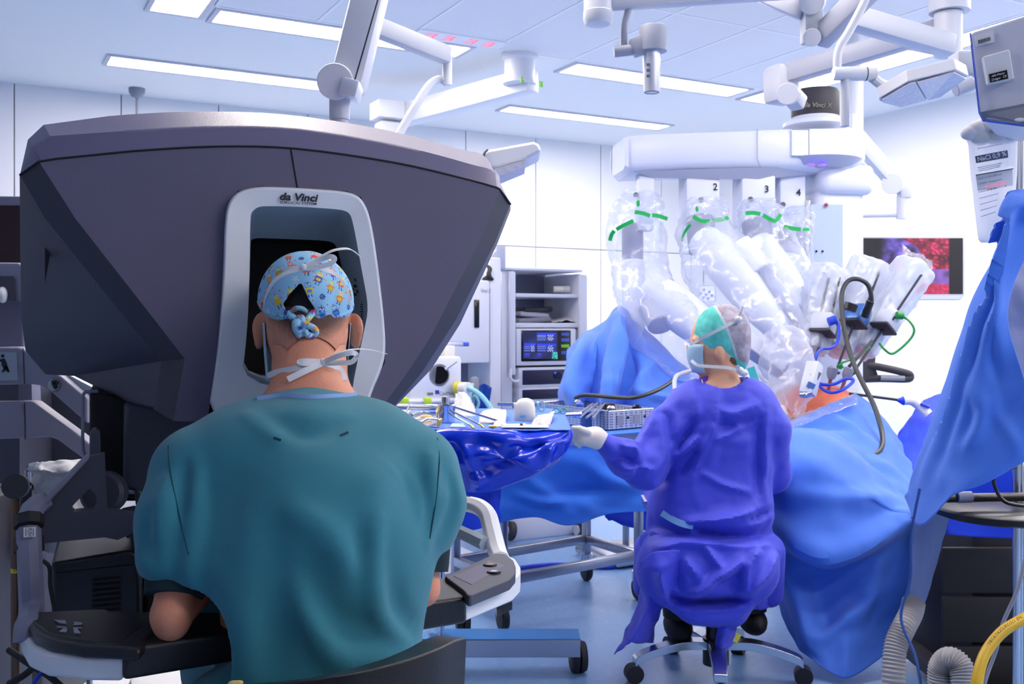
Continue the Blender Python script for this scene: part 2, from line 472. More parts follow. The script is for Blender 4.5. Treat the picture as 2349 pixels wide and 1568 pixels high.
def luminaire(u0, u1, v0, v1, label):
    t = thing('ceiling_light', label, 'ceiling light', RM.w((u0+u1)/2, (v0+v1)/2, CEIL), 'recessed strip lights of the ceiling')
    w_ = .03; fr = MB()
    rmb(u0, u1, v0, v0+w_, CEIL-.012, CEIL+.01, fr); rmb(u0, u1, v1-w_, v1, CEIL-.012, CEIL+.01, fr)
    rmb(u0, u0+w_, v0+w_, v1-w_, CEIL-.012, CEIL+.01, fr); rmb(u1-w_, u1, v0+w_, v1-w_, CEIL-.012, CEIL+.01, fr)
    part('frame', fr, 'light_trim', t)
    part('diffuser', rmb(u0+w_, u1-w_, v0+w_, v1-w_, CEIL-.006, CEIL+.01), 'lamp_diffuser', t)
luminaire(.79, 2.35, 6.97, 7.26, 'long strip light on the ceiling above the left end of the dark console hood')
luminaire(1.21, 2.83, 5.66, 5.95, 'strip light passing behind the slanted white ceiling arm')
luminaire(.86, 1.18, 4.3, 5.9, 'short strip light end at the top left, left of the slanted arm')
luminaire(3.58, 5.15, 5.66, 5.96, 'strip light behind the silver ceiling camera')
luminaire(3.8, 5.46, 7.02, 7.26, 'strip light on the far ceiling above the robot boom, nearest the back wall')
luminaire(5.26, 5.56, 4.36, 6.0, 'strip light behind the grey square ceiling arm at the right')
luminaire(5.26, 5.56, 2.7, 4.28, 'strip light at the top right, behind the grey supply box')
luminaire(1.21, 2.83, 2.5, 2.8, 'strip light of the near row, outside the picture')
luminaire(3.58, 5.15, 2.5, 2.8, 'strip light of the near row on the right, outside the picture')
luminaire(.86, 1.18, 2.7, 4.25, 'strip light of the left row, outside the picture')
luminaire(3.2, 4.8, .9, 1.2, 'strip light over the near right corner, outside the picture')
luminaire(1.3, 2.8, -.6, -.3, 'added strip light in the middle of the row behind the lens, outside the picture')  # added fitting, lifts the brightness of the viewer frame
luminaire(2.9, 4.5, -.6, -.3, 'added strip light at the far right behind the lens, outside the picture')  # unseen lamp put in for more light from behind the lens
luminaire(2.9, 4.5, -1.6, -1.3, 'added strip light at the right end of the last row behind the lens, outside the picture')  # extra source, added to brighten console front and frame from the right
luminaire(5.0, 6.4, .9, 1.2, 'added strip light nearest the right wall in the near row, outside the picture')  # added so that the light falls mainly from the right
# ---------------------------------------------------------------- surgeon console
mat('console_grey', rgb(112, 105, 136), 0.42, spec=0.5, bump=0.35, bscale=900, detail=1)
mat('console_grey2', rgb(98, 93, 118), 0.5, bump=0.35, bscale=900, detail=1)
mat('console_strip', rgb(62, 62, 74), 0.55, bump=0.3, bscale=900, detail=1)  # darker than the shell: the bevel's shading is put into this colour
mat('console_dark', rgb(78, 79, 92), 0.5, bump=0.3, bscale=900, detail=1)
mat('console_white', rgb(236, 237, 242), 0.42, bump=0.2, bscale=900, detail=1)
mat('console_pale', rgb(168, 182, 196), 0.5, bump=0.2, bscale=900, detail=1)
mat('black_plastic', rgb(20, 20, 24), 0.35)
mat('black_matt', rgb(12, 12, 15), 0.7)
mat('black_leather', rgb(22, 22, 26), 0.33, bump=0.3, bscale=400)
mat('print_black', rgb(24, 26, 44), 0.6)
mat('steel', rgb(190, 192, 200), 0.25, metal=1.0)
mat('grey_frame', rgb(128, 128, 150), 0.5, bump=0.15, bscale=700)
mat('pale_frame', rgb(150, 150, 172), 0.5, bump=0.15, bscale=700)
mat('dark_frame', rgb(70, 72, 86), 0.5)
mat('rubber', rgb(26, 24, 30), 0.6)
mat('red_button', rgb(215, 45, 40), 0.3, coat=0.5)
mat('white_button', rgb(205, 215, 228), 0.25, coat=0.5)

K = Frame(-.42, 1.95, 22)
con = thing('surgeon_console', 'huge dark grey console with white framed viewer opening, in front of the seated surgeon', 'console', K.w(0, .3, 0))
KP = lambda L, f: [K.px(x, y, f if len(q) < 3 else q[2]) for q in L for x, y in [q[:2]]]
L0 = [(45.5+45, 372), (97, 370), (130, 364), (300, 347), (500, 336), (680, 341), (900, 372), (1060, 408), (1140, 430), (1147, 434), (1098, 557), (985, 777), (930, 860), (872, 938), (640, 972), (398, 965), (424, 822), (400, 792), (360, 740), (172, 500)]
L1 = [(46, 402, .05), (75, 335, .04), (115, 312, .03), (290, 300, .015), (495, 290, .015), (690, 296, .015), (912, 333, .015), (1078, 376, .02), (1136, 397, .03), (1171, 467, .05), (1137, 553, .05), (1045, 735, .05), (968, 853, .05), (900, 935, .05), (640, 976, .05), (352, 938, .05), (370, 828, .05), (345, 797, .05), (300, 745, .05), (103, 500, .05)]
L2 = [(45, 404, .14), (64, 320, .12), (100, 286, .11), (250, 266, .1), (440, 256, .1), (650, 262, .1), (880, 297, .1), (1050, 341, .1), (1120, 366, .12), (1171, 482, .12), (1142, 556, .16), (1056, 742, .2), (990, 846, .2), (907, 932, .2), (640, 975, .2), (300, 926, .2), (168, 862, .3), (102, 858, .32), (57, 805, .32), (48, 738, .3)]
def dense(L):
    """smooth the long top arcs; returns the loop and where each old point went"""
    V = [Vector((q[0], q[1], q[2] if len(q) > 2 else 0)) for q in L]; out = []; pos = []
    for i in range(len(V)):
        pos.append(len(out)); out.append(tuple(V[i]))
        if 3 <= i <= 7:
            p0, p1, p2, p3 = V[i-1], V[i], V[i+1], V[min(i+2, 9)]
            for k in (1, 2, 3):
                t = k/4; out.append(tuple(0.5*((2*p1)+(p2-p0)*t+(2*p0-5*p1+4*p2-p3)*t*t+(3*p1-p0-3*p2+p3)*t**3)))
    return out, pos
L0, pos = dense(L0); L1, _ = dense(L1); L2, _ = dense(L2); TOPN = pos[9]
def chaikin(L, it=2):
    for _ in range(it): L = [q for i in range(len(L)) for q in (tuple(.78*a+.22*b for a, b in zip(L[i], L[(i+1) % len(L)])), tuple(.22*a+.78*b for a, b in zip(L[i], L[(i+1) % len(L)])))]
    return L
W0, W1, W2 = KP(L0, 0), KP(L1, 0), KP(L2, 0)
cx = K.w(-.02, 0, 1.25); W3 = []
for p in W2:
    a = (p-cx); b = K.A[0]*a.x+K.A[1]*a.y; W3.append(K.w(-.02+b*.86, .62, 1.22+(p.z-1.22)*.86))
LP = [W0, W1, W2, W3]; n = len(W0)
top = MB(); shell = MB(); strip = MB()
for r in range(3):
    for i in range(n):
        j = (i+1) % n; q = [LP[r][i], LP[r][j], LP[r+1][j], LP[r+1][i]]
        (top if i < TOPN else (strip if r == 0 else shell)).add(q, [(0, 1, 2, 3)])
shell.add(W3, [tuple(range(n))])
def weld(mb):
    bm = bmesh.new(); vs = [bm.verts.new(v) for v in mb.v]
    for f in mb.f:
        try: bm.faces.new([vs[i] for i in f])
        except ValueError: pass
    bmesh.ops.remove_doubles(bm, verts=bm.verts, dist=1e-5); bm.verts.index_update()
    o = MB(); o.add([v.co.copy() for v in bm.verts], [[v.index for v in f.verts] for f in bm.faces]); bm.free(); return o
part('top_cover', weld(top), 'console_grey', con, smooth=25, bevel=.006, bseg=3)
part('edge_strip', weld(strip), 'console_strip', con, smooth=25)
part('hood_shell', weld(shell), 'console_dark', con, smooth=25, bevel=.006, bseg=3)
O = [(478, 952), (500, 800), (511, 640), (515, 500), (524, 462), (545, 438), (590, 427), (682, 430), (795, 438), (828, 452), (848, 490), (864, 580), (885, 762), (883, 830), (846, 915), (838, 960)]
def shrink(L, g):   # slide an outline towards its middle
    mx = sum(q[0] for q in L)/len(L); my = sum(q[1] for q in L)/len(L)
    return [(x+(mx-x)*g, y+(my-y)*g) for x, y in L]
from mathutils.geometry import tessellate_polygon
def ngon_mb(pts):
    mb = MB(); mb.add(pts, tessellate_polygon([[Vector(p) for p in pts]])); return mb
lft = [(665, 341.5)]+[L0[j][:2] for j in range(pos[5]-1, -1, -1) if L0[j][0] < 662]+[L0[pos[i]][:2] for i in (19, 18, 17, 16, 15)]+[(600, 970)]+[O[i] for i in range(0, 7)]+[(681, 430)]
rgt = [(668, 341.5)]+[L0[j][:2] for j in range(pos[5], pos[14]) if L0[j][0] > 672]+[(700, 970)]+[O[i] for i in range(15, 7, -1)]+[(684, 430)]
for L in (lft, rgt):
    pts = KP([(x, y, 0.0) for x, y in L], 0); e = K.w(0, .02, 0)-K.w(0, 0, 0)
    mb = MB(); n_ = len(pts); tri = tessellate_polygon([pts])
    mb.add([p-e*.05 for p in pts]+[p+e for p in pts], list(tri)+[(i, (i+1) % n_, n_+(i+1) % n_, n_+i) for i in range(n_)])
    part('front_panel', mb, 'console_grey2', con, smooth=20)
seam = MB().tube(KP([(46, 401, .045), (88, 371, -.001)]+[q[:2] for q in L0[2:TOPN+1]]+[(1171, 468, .045)], -.001), .0022, 6)
seam.tube(KP([(667, 341), (682, 430)], -.001), .0018, 6)
part('panel_seam', seam, 'black_matt', con)
# dent of the left side panel
part('side_dent', MB().prism(KP([(103, 535, .1), (120, 552, .1), (103, 650, .1)], .1), (K.w(0, .004, 0)-K.w(0, 0, 0))), 'black_matt', con)

# viewer frame: outer edge, rim, bevelled recess, black viewer
I1 = [(553, 880), (566, 760), (572, 640), (574, 500), (577, 486), (588, 476), (605, 472), (690, 474), (782, 480), (803, 488), (812, 520), (830, 620), (846, 705), (834, 765), (815, 852), (806, 905)]
I2 = [(554, 874), (566, 760), (572, 640), (574, 512), (577, 502), (588, 495), (605, 493), (690, 496), (768, 500), (786, 508), (793, 545), (814, 640), (829, 715), (820, 780), (806, 842), (800, 866)]
I3 = [(556, 868), (567, 760), (573, 640), (575, 556), (577, 549), (588, 546), (605, 546), (690, 549), (752, 552), (768, 558), (777, 580), (792, 650), (802, 720), (801, 790), (798, 835), (790, 852)]
O, I1, I2, I3 = chaikin([(471, 985)]+O[1:15]+[(834, 990)]), chaikin(I1), chaikin(I2), chaikin(I3)
fO, fA, f1, f2, f3 = KP(O, .0), KP(shrink(O, .012), -.022), KP(I1, -.016), KP(I2, .06), KP(I3, .13)
vf = MB(); ns = len(O)
for A, B in ((fO, fA), (fA, f1)):
    vf.add(A+B, [(i, (i+1) % ns, ns+(i+1) % ns, ns+i) for i in range(ns)])
part('viewer_frame', weld(vf), 'console_white', con, smooth=30, bevel=.004, bseg=3)
vr_ = MB()
for A, B in ((f1, f2), (f2, f3)):
    vr_.add(A+B, [(i, (i+1) % ns, ns+(i+1) % ns, ns+i) for i in range(ns)])
part('viewer_recess', weld(vr_), 'console_pale', con, smooth=30, bevel=.004, bseg=3)
f4 = KP(I3, .13); f5 = [p+(K.w(0, .12, 0)-K.w(0, 0, 0)) for p in f4]
vb = MB(); vb.add(f4+f5, [(i, (i+1) % ns, ns+(i+1) % ns, ns+i) for i in range(ns)]+[tuple(range(ns, 2*ns))])
part('viewer_cavity', vb, 'black_matt', con, smooth=30)
Kr = Vector((K.A[0], K.A[1], 0)); Kn = Vector((-K.Fv[0], -K.Fv[1], 0))
part('maker_lettering', text_mb('da Vinci', K.px(684, 453, -.0225), Kr, (0, 0, 1), .020, shear=.22, width=.074, bold=.035), 'print_black', con, smooth=None)
part('small_lettering', text_mb('SURGICAL SYSTEM', K.px(684, 466, -.0228), Kr, (0, 0, 1), .0068, shear=.1, width=.071, bold=.015), 'print_black', con, smooth=None)
gr = MB()
for r in range(17):
    for c in range(6):
        x, y = 829+c*3.2+(r % 2)*1.6, 682+r*5.4
        lo = 832+(y-682)*.03; wd = 15*(1-abs(y-725)/55)
        if abs(x-837) < wd: 
            p = K.pix(x, y, .02-.02+.022+(846-x)/30*.03); gr.cyl(K.w(p.x-.003, p.y-.002, p.z), K.w(p.x-.0005, p.y-.0035, p.z), .0011, seg=5)
part('speaker_holes', gr, 'black_matt', con, kind='stuff')
hb = MB()
for x, y in ((817, 641), (809, 664), (822, 668), (815, 656), (815, 675)):
    p = K.pix(x, y, .055); hb.cyl(K.w(p.x-.002, p.y-.003, p.z), K.w(p.x, p.y, p.z), .0035, seg=8)
part('sensor_holes', hb, 'print_black', con, kind='stuff')

# column and base under the hood
part('column_cover', MB().prism(KP([(284, 922, .16), (340, 926, .16), (470, 965, .16), (470, 1135, .16), (360, 1145, .16), (282, 1120, .16)], 0), K.w(0, .4, 0)-K.w(0, 0, 0)), 'console_dark', con, bevel=.012, bseg=3)
part('column_core', MB().prism(KP([(205, 895, .2), (300, 912, .2), (860, 940, .2), (860, 1500, .2), (330, 1500, .2), (330, 1150, .2), (270, 1150, .2), (205, 1075, .2)], 0), K.w(0, .3, 0)-K.w(0, 0, 0)), 'black_matt', con, bevel=.01)
part('column_rim', MB().tube(spline(KP([(225, 897, .185), (205, 898, .185), (191, 906, .185), (190, 960, .185), (191, 1030, .185), (205, 1065, .185)], 0), 5), .0032, 8), 'grey_frame', con)
part('lever_arm', MB().prism(KP([(206, 995), (212, 984), (222, 982), (230, 990), (232, 1100), (205, 1110)], .12), K.w(0, .04, 0)-K.w(0, 0, 0)), 'dark_frame', con, bevel=.004)
c0, c1 = K.px(232, 1130, .10), K.px(262, 1128, .20)
jd = MB().lathe([(.001, -.003), (.034, -.003), (.041, .004), (.043, .03), (.04, .05), (.03, .055)], c0, c1-c0, 28)
part('joint_disc', jd, 'dark_frame', con)
part('joint_axle', MB().cyl(K.px(275, 1123, .18), K.px(312, 1128, .18), .012, seg=16).cyl(K.px(272, 1113, .2), K.px(295, 1113, .2), .014, seg=16), 'steel', con)
part('axle_bracket', MB().prism(KP([(308, 1120), (324, 1122), (345, 1200), (322, 1215), (315, 1190)], .15), K.w(0, .05, 0)-K.w(0, 0, 0)), 'dark_frame', con, bevel=.006)
part('lower_roller', MB().cyl(K.px(283, 1200, .14), K.px(318, 1192, .14), .03, seg=24), 'dark_frame', con, bevel=.004)
# side bracket: plate with a three-cornered window
bo = [(92, 1166), (110, 1150), (205, 1048), (240, 1040), (246, 1170), (330, 1182), (322, 1200), (300, 1225), (270, 1238), (240, 1232), (97, 1246)]
bi = [(163, 1168), (168, 1158), (205, 1120), (220, 1135), (222, 1160), (215, 1169), (170, 1174)]
def holed(out, hole, f, th, m, name):
    A = KP(out, f); B = KP(hole, f); e = K.w(0, th, 0)-K.w(0, 0, 0)
    tri = tessellate_polygon([A, B]); na, nb = len(A), len(B); al = A+B; N_ = na+nb
    mb = MB(); mb.add(al+[p+e for p in al], list(tri)+[tuple(N_+i for i in t) for t in tri]+[(i, (i+1) % na, N_+(i+1) % na, N_+i) for i in range(na)]+[(na+i, na+(i+1) % nb, N_+na+(i+1) % nb, N_+na+i) for i in range(nb)])
    return part(name, mb, m, con, smooth=30)
holed(bo, bi, .02, .035, 'dark_frame', 'side_bracket')
part('bracket_edge', MB().prism(KP([(45, 1166), (66, 1150), (100, 1146), (200, 1044), (207, 1050), (112, 1153), (92, 1168), (85, 1180), (45, 1182)], .0), K.w(0, .05, 0)-K.w(0, 0, 0)), 'grey_frame', con, bevel=.006)
part('base_plinth', MB().rbox(K.w(0, .5, .2), (.6, .5, .28), K.rot(), .03), 'console_white', con)
part('base_foot', MB().rbox(K.w(0, .35, .06), (.8, .75, .1), K.rot(), .03), 'dark_frame', con)
for a in (-.36, .36):
    for f in (.02, .68): part('caster', MB().cyl(K.w(a-.015, f, .03), K.w(a+.015, f, .03), .03, seg=18), 'rubber', con)
eq = part('foot_module', MB().prism(KP([(118, 1290), (150, 1283), (300, 1264), (318, 1272), (328, 1330), (328, 1500), (118, 1500)], .05), K.w(0, .3, 0)-K.w(0, 0, 0)), 'black_plastic', con, bevel=.012, bseg=3)
part('module_lid', MB().prism(KP([(116, 1290), (296, 1262), (314, 1268), (318, 1296), (120, 1318)], .04), K.w(0, .3, 0)-K.w(0, 0, 0)), 'black_leather', con, bevel=.008)
ven = MB()
for k in range(7):
    ven.box(K.px(245, 1330+k*12, .042), (.05, .006, .0022), K.rot())
part('module_vents', ven, 'rubber', eq, kind='stuff')

# armrest: plan outlines at one height
def HP(px, py, z): return P(px, py, (CH-z)*F/(py-HY))
ZT = .752
dn = lambda L, h: [Vector((p.x, p.y, p.z-h)) for p in L]
def slab(L, z, h): return MB().prism([HP(x, y, z) for x, y in L], (0, 0, -h))
padL = [(66, 1432), (67, 1418), (82, 1408), (145, 1408), (420, 1390), (470, 1490), (282, 1486), (190, 1480), (114, 1466), (80, 1450)]
part('arm_cushion', slab([(66, 1432), (67, 1418), (82, 1408), (145, 1409), (290, 1396), (360, 1440), (320, 1488), (282, 1484), (190, 1480), (114, 1466), (80, 1450)], ZT+.004, .02), 'black_leather', con, bevel=.008, bseg=3)
cush = [HP(x, y, ZT) for x, y in ((282, 1486), (1072, 1366), (1022, 1322), (250, 1410))]
part('front_cushion', MB().prism(cush, (0, 0, -.048)), 'black_leather', con, bevel=.008, bseg=3)
fL = [(47, 1420), (50, 1450), (66, 1478), (108, 1497), (200, 1506), (285, 1507), (290, 1470), (200, 1420), (120, 1400), (60, 1400)]
part('left_fairing', MB().prism([HP(x, y, ZT-.015) for x, y in fL], (0, 0, -.036)), 'console_white', con, bevel=.008, bseg=3)
part('cushion_seat', MB().prism([HP(x, y, ZT-.001) for x, y in ((70, 1430), (82, 1411), (240, 1404), (330, 1440), (280, 1479), (190, 1476), (110, 1460))], (0, 0, .006)), 'black_plastic', con, bevel=.003)
sc_ = MB()
for q in (((124, 1422), (150, 1423), (152, 1431), (136, 1429)), ((170, 1426), (190, 1429), (186, 1433), (169, 1434)), ((144, 1442), (154, 1442), (152, 1450), (136, 1449)), ((168, 1442), (178, 1442), (185, 1453), (170, 1452)), ((130, 1437), (153, 1438), (153, 1440), (131, 1439)), ((168, 1439), (188, 1439), (188, 1441), (168, 1441))):
    sc_.prism([HP(x, y, ZT+.0055) for x, y in q], (0, 0, .001))
part('display_icon', sc_, 'pale_frame', con, smooth=None)
podT = [(1020, 1321), (1136, 1268), (1160, 1270), (1178, 1284), (1183, 1298), (1182, 1314), (1170, 1328), (1080, 1364), (1072, 1364), (1062, 1352)]
part('control_pod', slab(podT, ZT+.008, .02), 'dark_frame', con, bevel=.006, bseg=3)
part('right_fairing', MB().prism([HP(x, y, ZT-.006) for x, y in ((1058, 1372), (1071, 1371), (1176, 1330), (1193, 1312), (1194, 1298), (1182, 1280), (1150, 1266), (1120, 1275))], (0, 0, -.04)), 'console_white', con, bevel=.01, bseg=3)
part('pod_foot', MB().prism([HP(x, y, ZT-.05) for x, y in ((1140, 1398), (1175, 1380), (1175, 1374), (1138, 1390))], (0, 0, -.014)), 'black_plastic', con)
gq = [(1040, 1320), (1122, 1284), (1160, 1296), (1082, 1340)]
part('pod_inlay', slab(gq, ZT+.0088, .002), 'console_grey2', con, bevel=.002)
for (x, y, m, nm) in ((1124, 1292, 'red_button', 'red round button'), (1133, 1308, 'white_button', 'white round button')):
    c = HP(x, y, ZT+.012)
    rg = part('button_ring', MB().lathe([(.0085, 0), (.0125, 0), (.0135, -.003), (.0135, -.008), (.0085, -.008)], c, seg=24), 'black_plastic', con)
    part('button', MB().lathe([(.0088, -.004), (.0085, -.0015), (.006, 0), (.0001, .0005)], c, seg=24), m, rg, label=nm)
# right rail: white bent tube with rubber end and diagonal strut
rp = [HP(1148, 1282, ZT-.01), K.px(1140, 1262, -.02), K.px(1128, 1215, .03), K.px(1118, 1180, .06), K.px(1098, 1162, .09), K.px(1072, 1155, .12), K.px(1050, 1150, .14)]
rp = spline(rp, 5)
part('right_rail', MB().tube(rp, .021, 8, flat=.8), 'console_white', con, smooth=30, bevel=.004)
part('rail_grip', MB().tube([K.px(1076, 1156, .12), K.px(1050, 1148, .14), K.px(1000, 1130, .18), K.px(900, 1120, .22)], .0225, 8, flat=.8), 'rubber', con, smooth=30)
part('rail_strut', MB().tube([K.px(1112, 1246, .0), K.px(1070, 1226, .06), K.px(1030, 1208, .12), K.px(960, 1180, .2)], .015, 8), 'console_pale', con, smooth=30)
# left rail with rubber bands and a white label
lp = spline([HP(62, 1470, ZT-.025), HP(64, 1432, ZT-.005), K.px(72, 1400, -.1), K.px(70, 1330, -.08), K.px(67, 1250, -.05), K.px(66, 1195, -.03), K.px(78, 1165, .0), K.px(98, 1150, .03)], 6)
part('left_rail', MB().tube(lp, .02, 8, flat=.85), 'grey_frame', con, smooth=30)
for y0, y1 in ((1184, 1208), (1232, 1264)):
    part('rubber_band', MB().tube([K.px(66.5, y1, -.045), K.px(66, y0, -.032)], .0245, 8, flat=.85), 'rubber', con, smooth=30)
lb = part('rail_label', MB().box(K.px(68, 1220, -.066), (.019, .001, .017), K.rot()), 'console_white', con)
part('label_print', text_mb('PUSH', K.px(68, 1220, -.0675), Vector((0, 0, -1)), Kr, .009, width=.0135), 'print_black', lb, smooth=None)
for k in (-1, 1):
    part('arrow_print', MB().box(K.px(68+k*8.5, 1220, -.0672), (.0008, .0006, .013), K.rot()), 'print_black', lb, smooth=None)
part('rail_cable', MB().tube(spline([K.px(97, 1285, .0), K.px(113, 1300, .0), K.px(115, 1340, 0), K.px(120, 1370, 0), K.px(128, 1410, 0)], 5), .004, 6), MATS['rubber'], con)
# ---------------------------------------------------------------- the seated surgeon
from mathutils.bvhtree import BVHTree
mat('skin', rgb(226, 150, 118), 0.5, sss=0.12, var=0.06, vscale=30, bump=0.3, bscale=300)
mat('scrub_cloth', rgb(40, 124, 142), 0.85, sheen=0.25, bump=0.45, bscale=1500, detail=2, stretch=(1, 1, .25))
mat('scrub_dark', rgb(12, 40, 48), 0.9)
mat('scrub_seam', rgb(14, 70, 84), 0.9)
mat('blue_trim', rgb(140, 175, 225), 0.85, bump=0.3, bscale=900)
mat('hair_dark', rgb(14, 12, 14), 0.7, bump=1.0, bscale=500, stretch=(1, 1, .12))
mat('hair_brown', rgb(118, 88, 76), 0.8, bump=1.0, bscale=600, stretch=(1, 1, .1), var=.3, vscale=150)
mat('cap_print', (1, 1, 1), 0.85, vcol=True, bump=0.2, bscale=900)
mat('tie_white', rgb(238, 238, 240), 0.8, bump=0.4, bscale=900)
mat('mask_blue', rgb(176, 208, 228), 0.8)

def bvh(V, Q): return BVHTree.FromPolygons([tuple(v) for v in V], [tuple(q) for q in Q])
def cast(tree, px, py, off=0.0):
    o = Vector((0, 0, CH)); d = (P(px, py, 1)-o).normalized(); h = tree.ray_cast(o, d)
    return None if h[0] is None else h[0]-d*off
def casts(tree, L, off=0.0, dflt=1.7):
    out = []
    for q in L:
        if len(q) > 2: out.append(P(q[0], q[1], q[2])); continue
        h = cast(tree, q[0], q[1], off); out.append(h if h is not None else P(q[0], q[1], (out[-1].y if out else dflt)))
    return out

S = Frame(-.34, 1.64, 16)
sp = lambda x, y, f: tuple(S.pix(x, y, f))
man = thing('person', 'surgeon seen from behind in teal scrubs and printed cap, seated at the grey console', 'person', S.w(0, -.05, .5))
# -- body: head, neck, trunk, arms and hands as one skin
B = Field((-.4, -.3, .62), (.4, .48, 1.42), .0052)
hc = S.pix(702, 703, .195)
tilt = np.array(Matrix.Rotation(math.radians(12), 3, 'X'))
B.add(B.ell(hc, (.073, .094, .09), tilt))
B.add(B.cone(sp(702, 742, .17), sp(704, 800, .20), .066, .062), .03)               # back of skull to jaw
B.add(B.cone(sp(704, 770, .17), sp(708, 850, .20), .064, .058), .02)
B.add(B.cone(sp(708, 770, .15), sp(712, 915, .07), .064, .066), .02)                # neck
B.add(B.cone(sp(670, 960, .06), sp(560, 1040, .03), .06, .06), .03)
B.add(B.cone(sp(750, 960, .06), sp(860, 1035, .03), .06, .06), .03)
for sx, sgn in ((598, -1), (813, 1)):                                              # ears
    e = S.pix(sx, 760, .185); c, s_ = math.cos(sgn*.55), math.sin(sgn*.55)
    Re = np.array(Matrix.Rotation(sgn*.5, 3, 'Z') @ Matrix.Rotation(sgn*-.14, 3, 'Y'))
    B.add(B.ell(e, (.0075, .02, .034), Re), .012)
    e2 = S.pix(sx+sgn*6, 745, .178); B.add(B.ell(e2, (.007, .016, .02), Re), .008)
B.add(B.ell((hc[0], hc[1]+.1, hc[2]-.03), (.011, .02, .018)), .012)                # nose
for sgn in (-1, 1): B.fold([(hc[0]+sgn*.028, hc[1]+.09, hc[2]-.005), (hc[0]+sgn*.034, hc[1]+.088, hc[2]-.006)], .014, -.008)
B.fold([(hc[0]-.022, hc[1]+.085, hc[2]-.068), (hc[0]+.022, hc[1]+.085, hc[2]-.068)], .006, -.005)
B.add(B.cone(sp(700, 1200, -.02), sp(700, 1560, -.06), .14, .125, (1, 1.4, 1)), .05)
B.add(B.cone(sp(710, 1020, .03), sp(702, 1200, -.02), .07, .1), .04)
shL, shR = sp(440, 1080, .0), sp(965, 1070, .0)
elL, elR = sp(393, 1412, -.1), sp(968, 1350, -.05)
B.add(B.cone(shL, elL, .043, .027), .012); B.add(B.cone(shR, elR, .043, .028), .012)
B.add(B.cone(elL, np.array(elL)+(.0, .0, -.012), .029, .026), .008)
waL, waR = (elL[0]+.11, elL[1]+.27, elL[2]+.05), (elR[0]-.11, elR[1]+.25, elR[2]+.045)
for el, wa, sg in ((elL, waL, 1), (elR, waR, -1)):
    B.add(B.cone(el, wa, .029, .024, (1, 1, 1)), .008)
    hx = np.array(wa)+(sg*.02, .05, .005)
    B.add(B.ell(hx, (.018, .05, .04)), .015)
    for k in range(4):                                                             # fingers curled on the grips
        ln = (.038, .042, .04, .032)[k]; b0 = hx+(0, .04, .026-.017*k); b1 = b0+(sg*.008, ln*.8, 0); b2 = b1+(sg*ln*.6, ln*.25, -.004)
        B.add(B.cone(b0, b1, .0095, .0088), .004); B.add(B.cone(b1, b2, .0088, .0075), .003)
    B.add(B.cone(hx+(sg*.012, -.01, .03), hx+(sg*.028, .035, .038), .011, .009), .006)
BV, BQ = B.mesh(); BW = S.arr(BV)
body = npart('body', BW, BQ, 'skin', man); bt = bvh(BW, BQ)
for sgn in (-1, 1):
    ey = part('eye', MB().ball(S.w(hc[0]+sgn*.031, hc[1]+.083, hc[2]-.005), .011), 'tie_white', man)

# -- scrub top
T = Field((-.42, -.36, .6), (.44, .22, 1.13), .0048)
T.add(T.cone(sp(700, 1225, -.03), sp(700, 1300, -.05), .192, .195, (1, 1.45, 1)))
T.add(T.cone(sp(700, 1300, -.05), sp(693, 1640, -.1), .195, .172, (1, 1.35, 1)), .06)
T.add(T.cone(sp(705, 1045, .02), sp(560, 1062, .01), .1, .092), .05)
T.add(T.cone(sp(705, 1045, .02), sp(860, 1058, .015), .1, .092), .05)
T.add(T.cone(sp(708, 985, .06), sp(706, 1040, .03), .07, .1), .04)
T.add(T.cone(sp(600, 1010, .04), sp(820, 1003, .045), .066, .066), .03)
T.add(T.cone(sp(560, 1062, .01), sp(452, 1082, .0), .085, .066), .04)
T.add(T.cone(sp(860, 1058, .015), sp(955, 1080, .0), .085, .066), .04)
T.add(T.cone(sp(445, 1085, .0), sp(408, 1190, -.05), .062, .058), .03)
T.add(T.cone(sp(408, 1190, -.05), sp(390, 1275, -.075), .057, .05), .03)           # left sleeve
T.add(T.cone(sp(958, 1080, .0), sp(978, 1155, -.02), .064, .062), .03)
T.add(T.cone(sp(980, 1155, -.02), sp(975, 1215, -.035), .058, .05), .03)          # right sleeve
b0 = lambda x, y: sp(x, y, -.16)
def foldpx(L, wd, amp):
    """fold on the back of the shirt: walk each pixel to the surface along the sight line"""
    out = []
    for x, y in L:
        for f in np.arange(-.34, .1, .006):
            p = S.pix(x, y, f); i = [int(round((p[k]-T.lo[k])/T.h)) for k in range(3)]
            if all(0 <= i[k] < T.n[k] for k in range(3)) and T.d[tuple(i)] < 0: out.append(p); break
    if len(out) > 1: T.fold(out, wd, amp*1.45)
foldpx([(660, 1160), (700, 1187), (745, 1218), (790, 1275), (822, 1325), (850, 1370)], .022, .015)
foldpx([(866, 1180), (856, 1260), (857, 1330), (866, 1398), (895, 1445), (935, 1485)], .015, .016)
foldpx([(676, 1330), (700, 1390), (725, 1440), (765, 1505), (800, 1530)], .02, .014)
foldpx([(760, 1500), (830, 1515), (900, 1510), (945, 1490)], .02, .012)
foldpx([(452, 1060), (449, 1120), (450, 1190), (437, 1280), (432, 1360)], .014, .013)
foldpx([(430, 1060), (420, 1130), (412, 1190)], .012, -.008)
foldpx([(985, 1040), (990, 1110), (988, 1180), (975, 1260)], .013, .011)
foldpx([(930, 1090), (955, 1140), (965, 1190)], .012, .007)
foldpx([(620, 1180), (630, 1300), (632, 1450), (634, 1560)], .03, -.012)
foldpx([(820, 1200), (826, 1280), (830, 1350)], .022, -.011)
foldpx([(560, 1090), (510, 1180), (500, 1300)], .05, -.012)
foldpx([(700, 1290), (720, 1350), (770, 1420), (830, 1460)], .028, -.012)
foldpx([(640, 970), (690, 990), (740, 990), (790, 965)], .02, -.006)
foldpx([(560, 950), (620, 1000), (640, 1008)], .014, .006)
